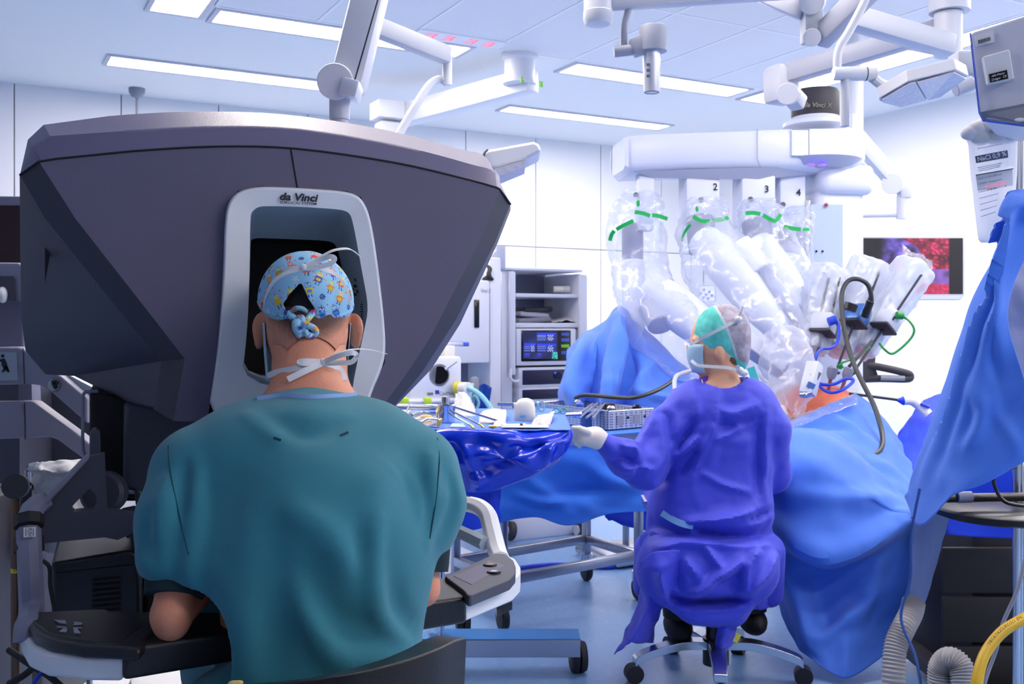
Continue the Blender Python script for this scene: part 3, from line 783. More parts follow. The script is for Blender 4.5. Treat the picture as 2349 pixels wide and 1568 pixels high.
foldpx([(900, 1060), (860, 1110), (845, 1160)], .03, .008)
foldpx([(385, 1090), (375, 1160), (360, 1230)], .014, .008)
foldpx([(345, 1170), (335, 1230), (350, 1290)], .012, -.006)
foldpx([(1030, 1090), (1040, 1150), (1020, 1220)], .012, -.006)
foldpx([(560, 1400), (570, 1480), (560, 1560)], .02, .008)
foldpx([(900, 1330), (915, 1400), (950, 1440)], .02, -.008)
foldpx([(470, 1330), (490, 1430), (480, 1540)], .022, -.008)
# hems: open sleeve ends, flat bottom
nL = S.pix(360, 1306, -.09); T.cut(T.cone(np.array(nL)+(-.01, 0, -.13), np.array(nL)+(.035, 0, -.13), .118, .118, (1, 1, 1)), .004)
nR = S.pix(1003, 1252, -.03); T.cut(T.cone(np.array(nR)+(.02, 0, -.1), np.array(nR)+(.06, 0, -.1), .094, .094), .004)
T.cut(T.cone(sp(706, 780, .16), sp(704, 866, .125), .076, .083), .004)
TV, TQ = T.mesh(); TW = S.arr(TV)
top_ = npart('scrub_top', TW, TQ, 'scrub_cloth', man); tt = bvh(TW, TQ)
ns_ = Vector((-S.Fv[0], -S.Fv[1], .2))
part('neck_trim', MB().ribbon(casts(tt, [(590, 916), (640, 909), (680, 910), (720, 912), (760, 910), (795, 908), (818, 906)], .001), .010, ns_, .003), 'blue_trim', man)
for L in (([(386, 1022), (388, 1060), (396, 1110), (408, 1165), (420, 1220), (433, 1272)], [(1003, 1004), (1008, 1050), (1004, 1110), (997, 1170), (986, 1235)], [(430, 1470), (420, 1500), (412, 1525)])):
    part('sleeve_seam', MB().tube(spline(casts(tt, L, .0003), 4), .0011, 5), 'scrub_seam', man)
for a, b in (((628, 1003), (645, 1009)), ((782, 998), (798, 991))):
    part('back_stitch', MB().tube(casts(tt, [a, b], .0005), .0022, 6), 'scrub_seam', man)
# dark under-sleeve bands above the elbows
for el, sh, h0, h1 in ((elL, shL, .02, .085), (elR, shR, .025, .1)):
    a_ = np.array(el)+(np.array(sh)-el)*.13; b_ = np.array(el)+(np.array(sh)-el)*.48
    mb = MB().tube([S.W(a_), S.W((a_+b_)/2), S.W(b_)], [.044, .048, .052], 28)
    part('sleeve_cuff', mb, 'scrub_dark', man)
# trousers, hidden below the frame but carrying the figure on the chair
G = Field((-.32, -.3, .02), (.34, .5, .8), .011)
G.add(G.cone((-.1, -.09, .58), (.1, -.09, .58), .12, .12))
G.add(G.cone((0, -.09, .6), (0, -.07, .7), .12, .1, (1, 1.2, 1)), .05)
for sg in (-1, 1):
    G.add(G.cone((sg*.1, -.08, .58), (sg*.14, .36, .56), .085, .065), .03); G.add(G.cone((sg*.14, .36, .56), (sg*.14, .3, .1), .065, .055), .03)
GV, GQ = G.mesh(); npart('trousers', S.arr(GV), GQ, 'scrub_cloth', man)
for sg in (-1, 1):
    part('shoe', MB().ball(S.w(sg*.14, .36, .045), (.045, .12, .045), R=S.rot()), 'black_matt', man)

def lin_np(c):
    c = c/255.0
    return np.where(c <= .04045, c/12.92, ((c+.055)/1.055)**2.4)
def set_col(o, c):
    a = o.data.color_attributes.new('Col', 'FLOAT_COLOR', 'POINT')
    q = np.ones((len(o.data.vertices), 4), np.float32); q[:, :3] = lin_np(c); a.data.foreach_set('color', q.ravel())
# -- hair under the cap and at the nape
H = Field((hc[0]-.1, hc[1]-.13, hc[2]-.1), (hc[0]+.1, hc[1]+.1, hc[2]+.12), .0032)
H.add(H.ell(hc, (.0744, .0954, .0925), tilt)); H.add(H.cone(sp(702, 742, .17), sp(704, 800, .20), .0670, .063), .03)
H.add(H.cone(sp(708, 770, .15), sp(712, 905, .07), .0648, .067), .02)
hl = S.pix(704, 792, .1)
H.cut(H.cone((hl[0]-.2, hl[1], hl[2]-.06), (hl[0]+.2, hl[1], hl[2]-.06), .06, .06)); H.cut(H.Y*1.0-np.zeros(H.n, np.float32)*0 < -9 if False else -(H.Y-(hc[1]+.035))+np.zeros(H.n, np.float32))
for sx in (590, 822):
    q = S.pix(sx, 765, .17); H.cut(H.cone((q[0], q[1], q[2]+.02), (q[0], q[1], q[2]-.06), .028, .03))
HV, HQ = H.mesh(); HWd = S.arr(HV)
mat('nape_fade', (1, 1, 1), .8, vcol=True, bump=.8, bscale=500, stretch=(1, 1, .1))
ho_ = npart('nape_hair', HWd, HQ, 'nape_fade', man)
hf = np.clip((HV[:, 2]-S.pix(704, 792, .1)[2]-.03*(np.abs(HV[:, 0]-hc[0])/.06)**2)/.03, 0, 1)+np.array([.22*nz((v[0]*400, v[1]*400, v[2]*40)) for v in HV]); hf = np.clip(hf, 0, 1)[:, None]
set_col(ho_, np.array((214, 146, 118))*(1-hf)+np.array((92, 66, 58))*hf)
cr = S.pix(690, 695, .098)
part('crown_hair', MB().ball(S.w(hc[0], hc[1]-.004, hc[2]+.006), (.0768, .0985, .0855), 32, 24, R=S.rot()), 'hair_dark', man)

# -- printed cap
def sprites(n, w, h, rng):
    pal = [(226, 60, 40), (240, 130, 40), (40, 80, 190), (60, 150, 215), (176, 205, 60), (60, 165, 185), (240, 205, 60)]
    out = []
    for i in range(n):
        out.append((rng.uniform(0, w), rng.uniform(0, h), rng.uniform(-.5, .5), rng.choice(pal), rng.choice(pal), rng.choice((0, 0, 0, 0, 1, 2))))
    # spread them out
    for _ in range(60):
        for i in range(n):
            x, y = out[i][:2]; fx = fy = 0
            for j in range(n):
                if j != i:
                    dx = (x-out[j][0]+w/2) % w-w/2; dy = y-out[j][1]; q = dx*dx+dy*dy+1e-6
                    if q < .03**2: fx += dx/q*2e-5; fy += dy/q*2e-5
            out[i] = ((x+fx) % w, min(max(y+fy, 0), h))+out[i][2:]
    return out
def paint(u, v, w, spr):
    """little toy-like machines, cogs, stars and dots printed on pale blue cotton"""
    c = np.empty((len(u), 3)); c[:] = (150, 205, 238)
    def box(x, y, x0, x1, y0, y1, col): c[(x > x0) & (x < x1) & (y > y0) & (y < y1)] = col
    for sx, sy, an, c1, c2, kind in spr:
        dx = (u-sx+w/2) % w-w/2; dy = v-sy; m = (abs(dx) < .02) & (abs(dy) < .022)
        if not m.any(): continue
        x = np.where(m, dx*math.cos(an)+dy*math.sin(an), 9); y = np.where(m, -dx*math.sin(an)+dy*math.cos(an), 9)
        if kind == 1:
            r = np.hypot(x, y); c[r < .0055] = (36, 60, 150); c[(r < .0045) & (np.cos(np.arctan2(y, x)*6) > .75)] = (150, 195, 235); continue
        if kind == 2:
            r = np.hypot(x, y); c[r < .004+.0035*np.cos(5*np.arctan2(y, x))] = (214, 226, 232); continue
        box(x, y, -.0055, .0055, .002, .011, c1); box(x, y, -.007, .007, -.010, .0012, c2)
        box(x, y, -.0045, .0045, -.008, -.002, c1); box(x, y, -.004, -.002, -.017, -.010, (40, 70, 170)); box(x, y, .002, .004, -.017, -.010, (40, 70, 170))
        box(x, y, -.0115, -.007, -.004, -.0022, (225, 110, 50)); box(x, y, .007, .0115, -.001, .0008, (225, 110, 50))
        for q in (-.0026, .0026):
            r = np.hypot(x-q, y-.0072); c[r < .0019] = (250, 250, 250); c[r < .0009] = (20, 25, 60)
        box(x, y, -.003, .003, .0036, .0046, (250, 250, 250))
        box(x, y, -.0006, .0006, .011, .0145, (40, 60, 150))
        c[np.hypot(x-.013, y-.013) < .0016] = (225, 60, 45); c[np.hypot(x+.014, y-.006) < .0014] = (245, 150, 40)
    return c
rng = random.Random(5)
nt_, np_ = 400, 190
th = np.linspace(-math.pi, math.pi, nt_, endpoint=False)[None, :]; vv = np.linspace(.015, 1, np_)[:, None]
pe = np.radians(100+21*np.cos(th)); ph = vv*pe
cc = S.pix(701.5, 690, .19)
rr = 1+.018*np.sin(th*3+ph*2)*np.sin(ph)+.012*np.sin(th*7+1)*np.sin(ph)**2
edge = np.clip((vv-.93)/.07, 0, 1)
rr = rr-.05*edge**2+.012*np.exp(-((vv-.93)/.012)**2)
# pulled folds fanning out from the knot at the back
dth = np.abs(th); fan = np.exp(-(dth/.9)**2)*np.clip((ph-1.1)/.7, 0, 1)
rr = rr+.016*np.sin(th*14+ph*6)*fan-.03*np.exp(-(dth/.16)**2)*np.clip((ph-1.3)/.5, 0, 1)
X = cc[0]+.0855*np.sin(ph)*np.sin(th)*rr; Y = cc[1]-.108*np.sin(ph)*np.cos(th)*rr; Z = cc[2]+.0905*np.cos(ph)*rr
CV = np.stack([np.broadcast_to(q, (np_, nt_)).ravel() for q in (X, Y, Z)], 1)
CWD = S.arr(CV)
hole = [(687, 651), (692, 652), (706, 684), (722, 708), (717, 722), (700, 735), (672, 730), (660, 717), (650, 697), (664, 676)]
pxx = CX+CWD[:, 0]/CWD[:, 1]*F; pyy = HY+(CH-CWD[:, 2])/CWD[:, 1]*F
ins = np.zeros(len(CWD), bool)
for i in range(len(hole)):
    (x1, y1), (x2, y2) = hole[i], hole[(i+1) % len(hole)]
    cr_ = ((y1 > pyy) != (y2 > pyy)) & (pxx < (x2-x1)*(pyy-y1)/((y2-y1) or 1e-9)+x1); ins ^= cr_
ins &= CV[:, 1] < cc[1]
ii, jj = np.meshgrid(np.arange(np_-1), np.arange(nt_), indexing='ij'); j2 = (jj+1) % nt_
CQ = np.stack([ii*nt_+jj, ii*nt_+j2, (ii+1)*nt_+j2, (ii+1)*nt_+jj], -1).reshape(-1, 4)
CQ = CQ[~ins[CQ].any(1)]
cap = npart('printed_cap', CWD, CQ, 'cap_print', man, solid=.002)
U_ = np.broadcast_to(th*.095*np.maximum(np.sin(ph), .35), (np_, nt_)).ravel()+.3; V_ = np.broadcast_to(-ph*.098, (np_, nt_)).ravel()+.25
spr = sprites(190, .6, .26, rng); pc = paint(U_, V_, .6, spr)
bandm = np.broadcast_to((vv > .955) & (vv < .985), (np_, nt_)).ravel(); pc[bandm] = pc[bandm]*.9+np.array((170, 200, 70))*.1
set_col(cap, pc); ct = bvh(CWD, CQ)
kn = MB()
kp = lambda L: [P(x, y, d) for x, y, d in L]
kn.tube(spline(kp([(664, 716, 1.735), (676, 732, 1.725), (688, 742, 1.715), (700, 738, 1.715), (712, 724, 1.725), (724, 712, 1.74)]), 6), .008, 12, flat=.7)
kn.tube(spline(kp([(688, 730, 1.72), (680, 742, 1.70), (684, 758, 1.70), (694, 762, 1.705), (696, 745, 1.705), (690, 728, 1.715)]), 6), .0085, 12, flat=.8)
kn.tube(spline(kp([(694, 744, 1.70), (712, 748, 1.705), (724, 758, 1.71), (718, 768, 1.71), (704, 766, 1.705), (698, 756, 1.70)]), 6), .0078, 12, flat=.75)
kn.tube(spline(kp([(670, 716, 1.735), (680, 707, 1.73), (694, 708, 1.73), (702, 716, 1.735)]), 6), .0075, 12, flat=.6)
kn.tube(spline(kp([(688, 755, 1.70), (684, 768, 1.70), (690, 771, 1.70)]), 4), .0065, 10, flat=.7)
ko = part('cap_knot', kn, 'cap_print', man, smooth=180)
kv = np.array(kn.v); set_col(ko, paint(kv[:, 0]*1.6+.9, (kv[:, 2]-1.15)*1.6, .6, [(q[0] % .5, q[1], *q[2:]) for q in spr]))
# -- mask and its tied ribbons
mk = MB(); nn_ = 26; pts = []
for i in range(9):
    for j in range(nn_+1):
        a = math.radians(-105+210*j/nn_); q = i/8
        pts.append(S.w(hc[0]+.079*math.sin(a)*(1-.1*q), hc[1]-.012+.122*math.cos(a)*(1-.12*q**2)+.018*math.sin(math.pi*q)*max(0, math.cos(a)), hc[2]-.03-.105*q))
mk.add(pts, [(i*(nn_+1)+j, i*(nn_+1)+j+1, (i+1)*(nn_+1)+j+1, (i+1)*(nn_+1)+j) for i in range(8) for j in range(nn_)])
part('face_mask', mk, 'mask_blue', man, solid=.0015, smooth=180)
rb = MB(); nb = Vector((-S.Fv[0], -S.Fv[1], .25))
rb.ribbon(casts(ct, [(606, 715), (611, 680), (626, 648), (655, 627), (697, 615)], .003), .008, (-.5, -1, .3))
rb.ribbon(casts(ct, [(697, 614), (740, 617), (772, 632), (795, 668), (800, 700)], .003), .008, (.3, -1, .4))
rb.ribbon(casts(ct, [(697, 614), (660, 617), (622, 620)], .004), .0095, nb)
rb.ribbon([cast(ct, 697, 614, .004), P(730, 598, 1.74), P(757, 588, 1.735), P(768, 594, 1.735), P(752, 607, 1.735), cast(ct, 702, 616, .004)], .0085, (.3, -1, .1))
rb.ribbon([cast(ct, 697, 612, .004), P(728, 593, 1.75), P(762, 575, 1.75), P(795, 570, 1.76), P(813, 577, 1.77), P(828, 590, 1.78)], .0085, (-.2, -.6, 1))
rb.ball(cast(ct, 697, 614, .002), .007)
part('upper_tie', rb, 'tie_white', man, smooth=50)
rl = MB()
rl.ribbon(casts(bt, [(614, 862), (635, 853), (670, 846), (705, 838), (741, 831)], .003), .010, nb)
rl.ribbon(casts(bt, [(741, 832), (765, 838), (783, 850), (790, 872)], .003), .010, (.5, -1, .3))
rl.ribbon([cast(bt, 741, 832, .004), cast(bt, 705, 848, .008), P(660, 870, cast(bt, 660, 868).y-.012)], .0105, nb)
rl.ribbon([cast(bt, 741, 831, .004), cast(bt, 700, 834, .008), cast(bt, 686, 829, .01), cast(bt, 705, 827, .009), cast(bt, 741, 829, .005)], .008, nb)
ld = cast(bt, 741, 831).y
rl.ribbon([P(741, 831, ld-.005), P(780, 815, ld-.02), P(808, 809, ld-.02), P(818, 815, ld-.01), P(806, 830, ld-.01), P(775, 832, ld-.01), P(743, 833, ld-.005)], .0085, (.2, -1, .2))
rl.ribbon([P(741, 830, ld-.005), P(770, 812, ld-.01), P(810, 801, ld+.0), P(850, 802, ld+.03), P(886, 811, ld+.06)], .0055, (-.2, -.5, 1))
rl.ball(cast(bt, 741, 831, .002), .007)
part('lower_tie', rl, 'tie_white', man, smooth=50)

# ---------------------------------------------------------------- surgeon's chair
ch = thing('office_chair', 'black leather chair with curved backrest behind the surgeon', 'chair', S.w(0, -.05, 0))
foam = mat('foam', rgb(215, 190, 110), 0.9, bump=1, bscale=200)
Lc = [(500, 1572, 1.40), (620, 1566, 1.34), (760, 1548, 1.32), (880, 1519, 1.345), (960, 1490, 1.38), (1010, 1466, 1.42), (1036, 1459, 1.45)]
r0 = [P(*q) for q in Lc]; rows = [r0]
for dz, dy in ((.1, -.02), (.22, -.015), (.34, .03)): rows.append([Vector((p.x*1.0+(-.01 if p.x > -.2 else 0)*dz*3, p.y+dy, p.z-dz)) for p in r0])
part('backrest', sheet(rows, 6, 5), 'black_leather', ch, smooth=60, solid=.05, bevel=.018, bseg=3)
part('foam_tear', MB().ball(P(538, 1567, 1.35), (.009, .006, .004)).ball(P(548, 1565, 1.35), (.006, .005, .003)), foam, ch)
part('seat', MB().rbox(S.w(0, -.02, .43), (.46, .44, .08), S.rot(), .035, 3), 'black_leather', ch)
part('gas_post', MB().cyl(S.w(0, -.02, .1), S.w(0, -.02, .4), .03), 'steel', ch)
for k in range(5):
    a = 2*math.pi*k/5+.3; c0_, c1_ = S.w(0, -.02, .11), S.w(.28*math.cos(a), -.02+.28*math.sin(a), .075)
    part('star_leg', MB().tube([c0_, c1_], [.025, .016], 8), 'steel', ch); part('caster', MB().cyl(c1_+Vector((-.015, 0, -.045)), c1_+Vector((.015, 0, -.045)), .03, seg=14), 'rubber', ch)
# ---------------------------------------------------------------- ceiling-hung equipment
mat('white_paint', rgb(232, 234, 242), 0.35)
mat('pale_paint', rgb(206, 209, 220), 0.4)
mat('grey_paint', rgb(176, 180, 196), 0.4)
mat('mid_grey', rgb(140, 143, 158), 0.45)
mat('silver_paint', rgb(226, 228, 238), 0.3, metal=.35)
mat('box_paint', rgb(214, 214, 228), 0.4)
mat('chrome', rgb(220, 222, 230), 0.12, metal=1.0)
mat('black_gloss', rgb(10, 10, 13), 0.15)
mat('charcoal', rgb(50, 50, 58), 0.6)
mat('green_mark', rgb(130, 215, 50), 0.5)
mat('blue_edge', rgb(70, 100, 205), 0.4)
mat('label_white', rgb(240, 240, 245), 0.6)
mat('print_grey', rgb(110, 112, 128), 0.7)
mat('lens_face', rgb(205, 205, 222), 0.25, bump=1.0, bscale=60)
def beam(p, q, wd, hg, mb=None, r=.01):
    """box bar from p to q, wd across and hg high"""
    p, q = Vector(p), Vector(q); d = q-p; x, y, z = frame_of(d); R = Matrix((x, y, z)).transposed()
    return (mb or MB()).rbox((p+q)/2, (wd, hg, d.length), R, r)
Zc = lambda p, z: Vector((p.x, p.y, z))
X_ = Vector((1, 0, 0)); Y_ = Vector((0, 1, 0)); Z_ = Vector((0, 0, 1))

# slanted spring arm at the left of centre
sa = thing('ceiling_pendant', 'thick slanted white spring arm hanging from the ceiling behind the console hood', 'ceiling arm', P(960, -500, 3.1))
a0, a1 = P(903, -230, 2.95), P(797, 205, 2.8)
part('spring_arm', beam(a0, a1, .095, .1, r=.018), 'white_paint', sa)
part('arm_slot', beam(P(884, -60, 2.79), P(812, 190, 2.742), .004, .004, r=.001), 'charcoal', sa)
part('joint_disc', MB().cyl(P(768, 187, 2.74), P(776, 187, 2.84), .05, seg=28), 'white_paint', sa, bevel=.004)
part('chrome_cover', MB().rbox(P(806, 208, 2.77), (.05, .09, .05), Matrix.Rotation(.25, 3, 'Y'), .008), 'silver_paint', sa)
part('drop_sleeve', MB().cyl(P(779, 222, 2.8), P(779, 275, 2.8), .029).cyl(P(779, 275, 2.8), P(779, 330, 2.8), .024), 'pale_paint', sa)
part('upper_hub', MB().cyl(P(903, -180, 2.97), P(903, -300, 2.97), .07), 'white_paint', sa, bevel=.01)
e_ = P(903, -290, 2.97); m_ = Vector((.2, 3.6, 0))
part('ceiling_tube', beam(e_, Vector((m_.x, m_.y, e_.z)), .08, .09).cyl(Vector((m_.x, m_.y, e_.z-.06)), Vector((m_.x, m_.y, 3.0)), .06), 'white_paint', sa)

# thin lamp arm with bent tube, carrying the small lamp behind the hood
la = thing('surgical_lamp', 'small white operating lamp with handle showing over the right shoulder of the hood', 'operating lamp', P(850, 60, 3.4))
part('lamp_arm', beam(P(845, 55, 3.3), P(1028, 128, 3.55), .05, .065, r=.012), 'pale_paint', la)
part('arm_tube', MB().tube([P(845, 55, 3.3), P(845, -620, 3.3), Zc(P(845, -620, 3.3), 3.0)], .04, 14), 'white_paint', la)
part('drop_tube', MB().cyl(P(1026, 128, 3.55), P(1026, 195, 3.55), .017), 'white_paint', la)
part('bent_tube', MB().tube(spline([P(1026, 190, 3.55), P(1008, 182, 3.55), P(985, 195, 3.53), P(955, 240, 3.5), P(920, 300, 3.48), P(900, 345, 3.46), P(930, 385, 3.44), P(1040, 390, 3.42), P(1115, 372, 3.4)], 6), .0145, 10), 'white_paint', la)
hp = [(1108, 352), (1116, 344), (1225, 324), (1236, 330), (1243, 346), (1205, 365), (1140, 384), (1112, 384)]
lh = part('lamp_head', MB().prism([P(x, y, 3.3) for x, y in hp], (0, .2, .0)), 'white_paint', la, bevel=.01)
part('lamp_lens', MB().prism([P(x, y, 3.29) for x, y in ((1134, 386), (1206, 366), (1204, 380), (1146, 404))], (0, .15, -.004)), 'lens_face', lh)
part('lamp_handle', MB().tube(spline([P(1118, 344, 3.295), P(1111, 352, 3.28), P(1110, 368, 3.28), P(1114, 384, 3.29)], 4), .004, 8), 'charcoal', la)

# far supply beam with its white end box
fb = thing('supply_beam', 'far white ceiling beam with green marks on a round mount and a bright end box', 'ceiling arm', P(1190, 150, 6.6))
mt = P(1192, 126, 6.5); mt.z = 3.0
part('ceiling_mount', MB().lathe([(.118, 0), (.118, -.035), (.1, -.05), (.1, -.16), (.11, -.2)], mt, seg=32), 'white_paint', fb)
q0, q1 = P(1222, 184, 6.5), P(915, 268, 7.3)
part('boom_beam', beam(q0, q1, .13, .15, r=.012), 'white_paint', fb)
part('end_box', MB().rbox(P(888, 255, 7.2), (.2, .2, .13), RR, .012), 'white_paint', fb)
part('drop_column', MB().rbox(P(888, 300, 7.2)+Vector((0, 0, -.25)), (.15, .15, .62), RR, .02), 'pale_paint', fb)
xb, yb, zb = frame_of(q1-q0)
for x, y, d in ((1198, 183, 6.40), (1241, 193, 6.40)):
    part('green_label', MB().box(P(x, y, d), (.028, .01, .035), Matrix((xb, zb, yb)).transposed()), 'green_mark', fb)

# ceiling camera
cm = thing('ceiling_camera', 'silver tube camera hanging from the ceiling on a bracket, lens pointing down', 'camera', P(1400, -200, 3.2))
part('hub_cylinder', MB().lathe([(.046, .3), (.046, .03), (.048, .028), (.047, 0), (.04, -.012), (.001, -.014)], P(1372, 48, 3.2), seg=28), 'white_paint', cm)
part('ceiling_tube', MB().cyl(P(1372, -100, 3.2), Zc(P(1372, -100, 3.2), 3.0), .035), 'white_paint', cm)
part('side_arm', beam(P(1395, 6, 3.2), P(1830, -22, 3.35), .05, .05), 'pale_paint', cm)
part('hang_rod', MB().tube(spline([P(1446, -2, 3.22), P(1440, 30, 3.22), P(1432, 60, 3.22), P(1431, 108, 3.22)], 4), .012, 10), 'grey_paint', cm)
part('rod_joint', MB().cyl(P(1408, 119, 3.2), P(1452, 114, 3.2), .018), 'grey_paint', cm, bevel=.003)
part('yoke', beam(P(1448, 112, 3.2), P(1480, 100, 3.2), .05, .06), 'grey_paint', cm)
cb = part('camera_body', MB().lathe([(.0445, 0), (.0455, .02), (.0455, .075), (.043, .08), (.001, .08)], P(1498, 118, 3.2), seg=28), 'grey_paint', cm)
lt = part('lens_tube', MB().lathe([(.026, 0), (.0265, .004), (.0275, .06), (.029, .09), (.029, .11), (.026, .11), (.026, .14)], P(1495, 212, 3.2), seg=28), 'silver_paint', cm)
part('lens_glass', MB().lathe([(.001, .004), (.017, .004), (.021, -.001), (.023, -.001), (.023, .003)], P(1495, 212, 3.2), seg=24), 'black_gloss', lt)
for k in range(3): part('marking', MB().rbox(P(1487, 148+k*13, 3.172), (.011, .002, .009), r=.0005), 'print_grey', lt)

# right-hand ceiling column with its two arms
rc = thing('ceiling_column', 'round white ceiling column at the top right carrying two square arms', 'ceiling arm', P(2175, 0, 4.1))
part('column_head', MB().lathe([(.08, 0), (.085, .2), (.085, .8)], P(2178, 28, 4.1), seg=28).cyl(P(2175, 30, 4.1), P(2175, 128, 4.1), .055), 'pale_paint', rc)
part('ceiling_tube', MB().cyl(P(2178, -220, 4.1), Zc(P(2178, -220, 4.1), 3.0), .09), 'pale_paint', rc)
part('upper_arm', beam(P(1925, 32, 3.95), P(2180, 106, 4.08), .08, .085), 'pale_paint', rc)
part('lower_arm', beam(P(1775, 178, 4.5), P(2160, 66, 4.2), .08, .085), 'grey_paint', rc)
part('arm_end', MB().rbox(P(1792, 195, 4.5), (.13, .12, .17), RR, .025), 'pale_paint', rc)
part('joint_disc', MB().cyl(P(1806, 215, 4.36), P(1812, 215, 4.46), .048, seg=24), 'pale_paint', rc, bevel=.004)
part('wrist_block', beam(P(1810, 212, 4.45), P(1835, 240, 4.5), .07, .07), 'pale_paint', rc)
# spring arm joints at the top
sj = thing('ceiling_pendant', 'double-jointed white spring arm with round discs at the upper right, before the square arms', 'ceiling arm', P(1860, 0, 3.4))
part('link_beam', beam(P(1740, -28, 3.5), P(1850, 20, 3.4), .075, .085), 'pale_paint', sj)
part('joint_disc', MB().cyl(P(1862, 4, 3.33), P(1866, 4, 3.43), .042, seg=24), 'white_paint', sj, bevel=.004)
part('joint_block', beam(P(1862, 24, 3.4), P(1862, 100, 3.4), .065, .07), 'pale_paint', sj)
part('lower_disc', MB().cyl(P(1862, 86, 3.34), P(1866, 86, 3.44), .03, seg=24), 'white_paint', sj, bevel=.003)
part('spring_arm', beam(P(1878, 92, 3.4), P(2010, -40, 3.2), .06, .075), 'grey_paint', sj)
part('ceiling_tube', MB().tube([P(1740, -28, 3.5), P(1740, -420, 3.5), Zc(P(1740, -420, 3.5), 3.0)], .04, 12), 'white_paint', sj)
# LED lamp head on the bent white tube
ll = thing('surgical_lamp', 'angular grey LED operating lamp head at the upper right on a bent white tube', 'operating lamp', P(1990, -100, 3.2))
part('bent_tube', MB().tube(spline([P(2010, -70, 3.2), P(1985, 0, 3.2), P(1950, 68, 3.2), P(1928, 104, 3.2), P(1921, 130, 3.2), P(1921, 170, 3.2)], 6), .0135, 12), 'white_paint', ll)
part('ceiling_tube', MB().tube([P(2010, -60, 3.2), P(2015, -320, 3.2), Zc(P(2015, -320, 3.2), 3.0)], .02, 12), 'white_paint', ll)
part('cross_piece', MB().cyl(P(1911, 169, 3.2), P(2010, 169, 3.2), .0225, seg=20), 'white_paint', ll, bevel=.003)
part('joint_ring', MB().cyl(P(1985, 169, 3.2), P(1987, 169, 3.2), .0232, seg=20), 'charcoal', ll)
part('link_tube', MB().tube(spline([P(2002, 178, 3.2), P(2020, 192, 3.22), P(2040, 200, 3.25)], 4), .017, 10), 'pale_paint', ll)
part('drop_pole', MB().cyl(P(1938, 183, 3.2), P(1938, 290, 3.2), .0145), 'pale_paint', ll)
tp = [P(2016, 226, 3.16), P(2083, 187, 3.06), P(2194, 159, 3.04), P(2223, 174, 3.1), P(2160, 219, 3.24), P(2063, 244, 3.28), P(2017, 232, 3.2)]
ctr = sum(tp, Vector())/len(tp); up_ = Vector((.0, .45, .95)).normalized()
hd = part('lamp_head', MB().prism(tp, up_*.045), 'pale_paint', ll, smooth=25, bevel=.004)
ln_ = [ctr+(p-ctr)*.93-up_*.002 for p in tp]
mid0, mid1 = P(2100, 187, 3.06), P(2124, 227, 3.255)
part('lens', MB().prism([ln_[0], ln_[1], mid0, mid1, ln_[5], ln_[6]], up_*-.006), 'lens_face', hd)
part('lens', MB().prism([mid0+X_*.006, ln_[2], ln_[3], ln_[4], mid1+X_*.006], up_*-.006), 'lens_face', hd)
part('yoke', MB().rbox(P(2212, 150, 3.45), (.09, .1, .085), None, .015), 'grey_paint', ll); part('side_handle', MB().cyl(P(2190, 205, 3.3), P(2230, 190, 3.3), .025), 'grey_paint', ll, bevel=.004)

# supply head box at the top right corner
sb = thing('supply_box', 'grey medical supply box with blue edge and a white socket, cut by the right border', 'supply unit', P(2300, 150, 2.5))
fq = [P(2227, 74, 2.42), P(2420, 14, 2.3), P(2420, 296, 2.3), P(2256, 276, 2.42), P(2248, 258, 2.42)]
part('housing', MB().prism(fq, (.18, .3, .015)), 'box_paint', sb, bevel=.006)
part('edge_trim', MB().tube([P(2226, 76, 2.415), P(2247, 258, 2.415), P(2255, 276, 2.415), P(2420, 297, 2.295)], .0028, 6), 'blue_edge', sb)
part('lower_panel', MB().prism([P(2249, 257, 2.418), P(2420, 224, 2.298), P(2420, 295, 2.298), P(2257, 275, 2.418)], (0, .003, 0)), 'mid_grey', sb)
part('handle_recess', MB().ball(P(2342, 275, 2.35), (.016, .004, .005)), 'pale_paint', sb)
sx_ = (P(2420, 14, 2.3)-P(2227, 74, 2.42)).normalized(); sz_ = Z_
sr = Matrix((sx_, Vector((-sx_.y, sx_.x, 0)), Z_)).transposed()
so = part('socket', MB().prism([P(2255, 129, 2.395), P(2317, 112, 2.36), P(2328, 181, 2.36), P(2266, 194, 2.395)], (.004, .03, 0)), 'label_white', sb, bevel=.004)
ba = P(2291, 175, 2.366)
part('socket_label', MB().prism([P(2269, 170, 2.384), P(2310, 160, 2.36), P(2313, 180, 2.36), P(2272, 189, 2.384)], (0, .004, 0)), 'black_gloss', so)
part('socket_print', text_mb('AIR-Motor', P(2290, 171, 2.362), sx_, Z_, .0075, width=.03), 'label_white', so, smooth=None)
part('socket_print', text_mb('Dräger  CE', P(2292, 179, 2.362), sx_, Z_, .0078, width=.033), 'label_white', so, smooth=None)
stk = part('sticker', MB().prism([P(2236, 82, 2.408), P(2278, 70, 2.385), P(2281, 96, 2.385), P(2240, 107, 2.408)], (0, .004, 0)), 'label_white', sb)
bc = MB()
for k in range(9): bc.prism([P(2244+k*3.2, 92-k*.9, 2.4-k*.0018), P(2245.8+k*3.2, 91.6-k*.9, 2.4-k*.0018), P(2246.6+k*3.2, 100-k*.9, 2.4-k*.0018), P(2244.8+k*3.2, 100.4-k*.9, 2.4-k*.0018)], (0, .001, 0))
part('bar_code', bc, 'print_black', stk, smooth=None, kind='stuff')

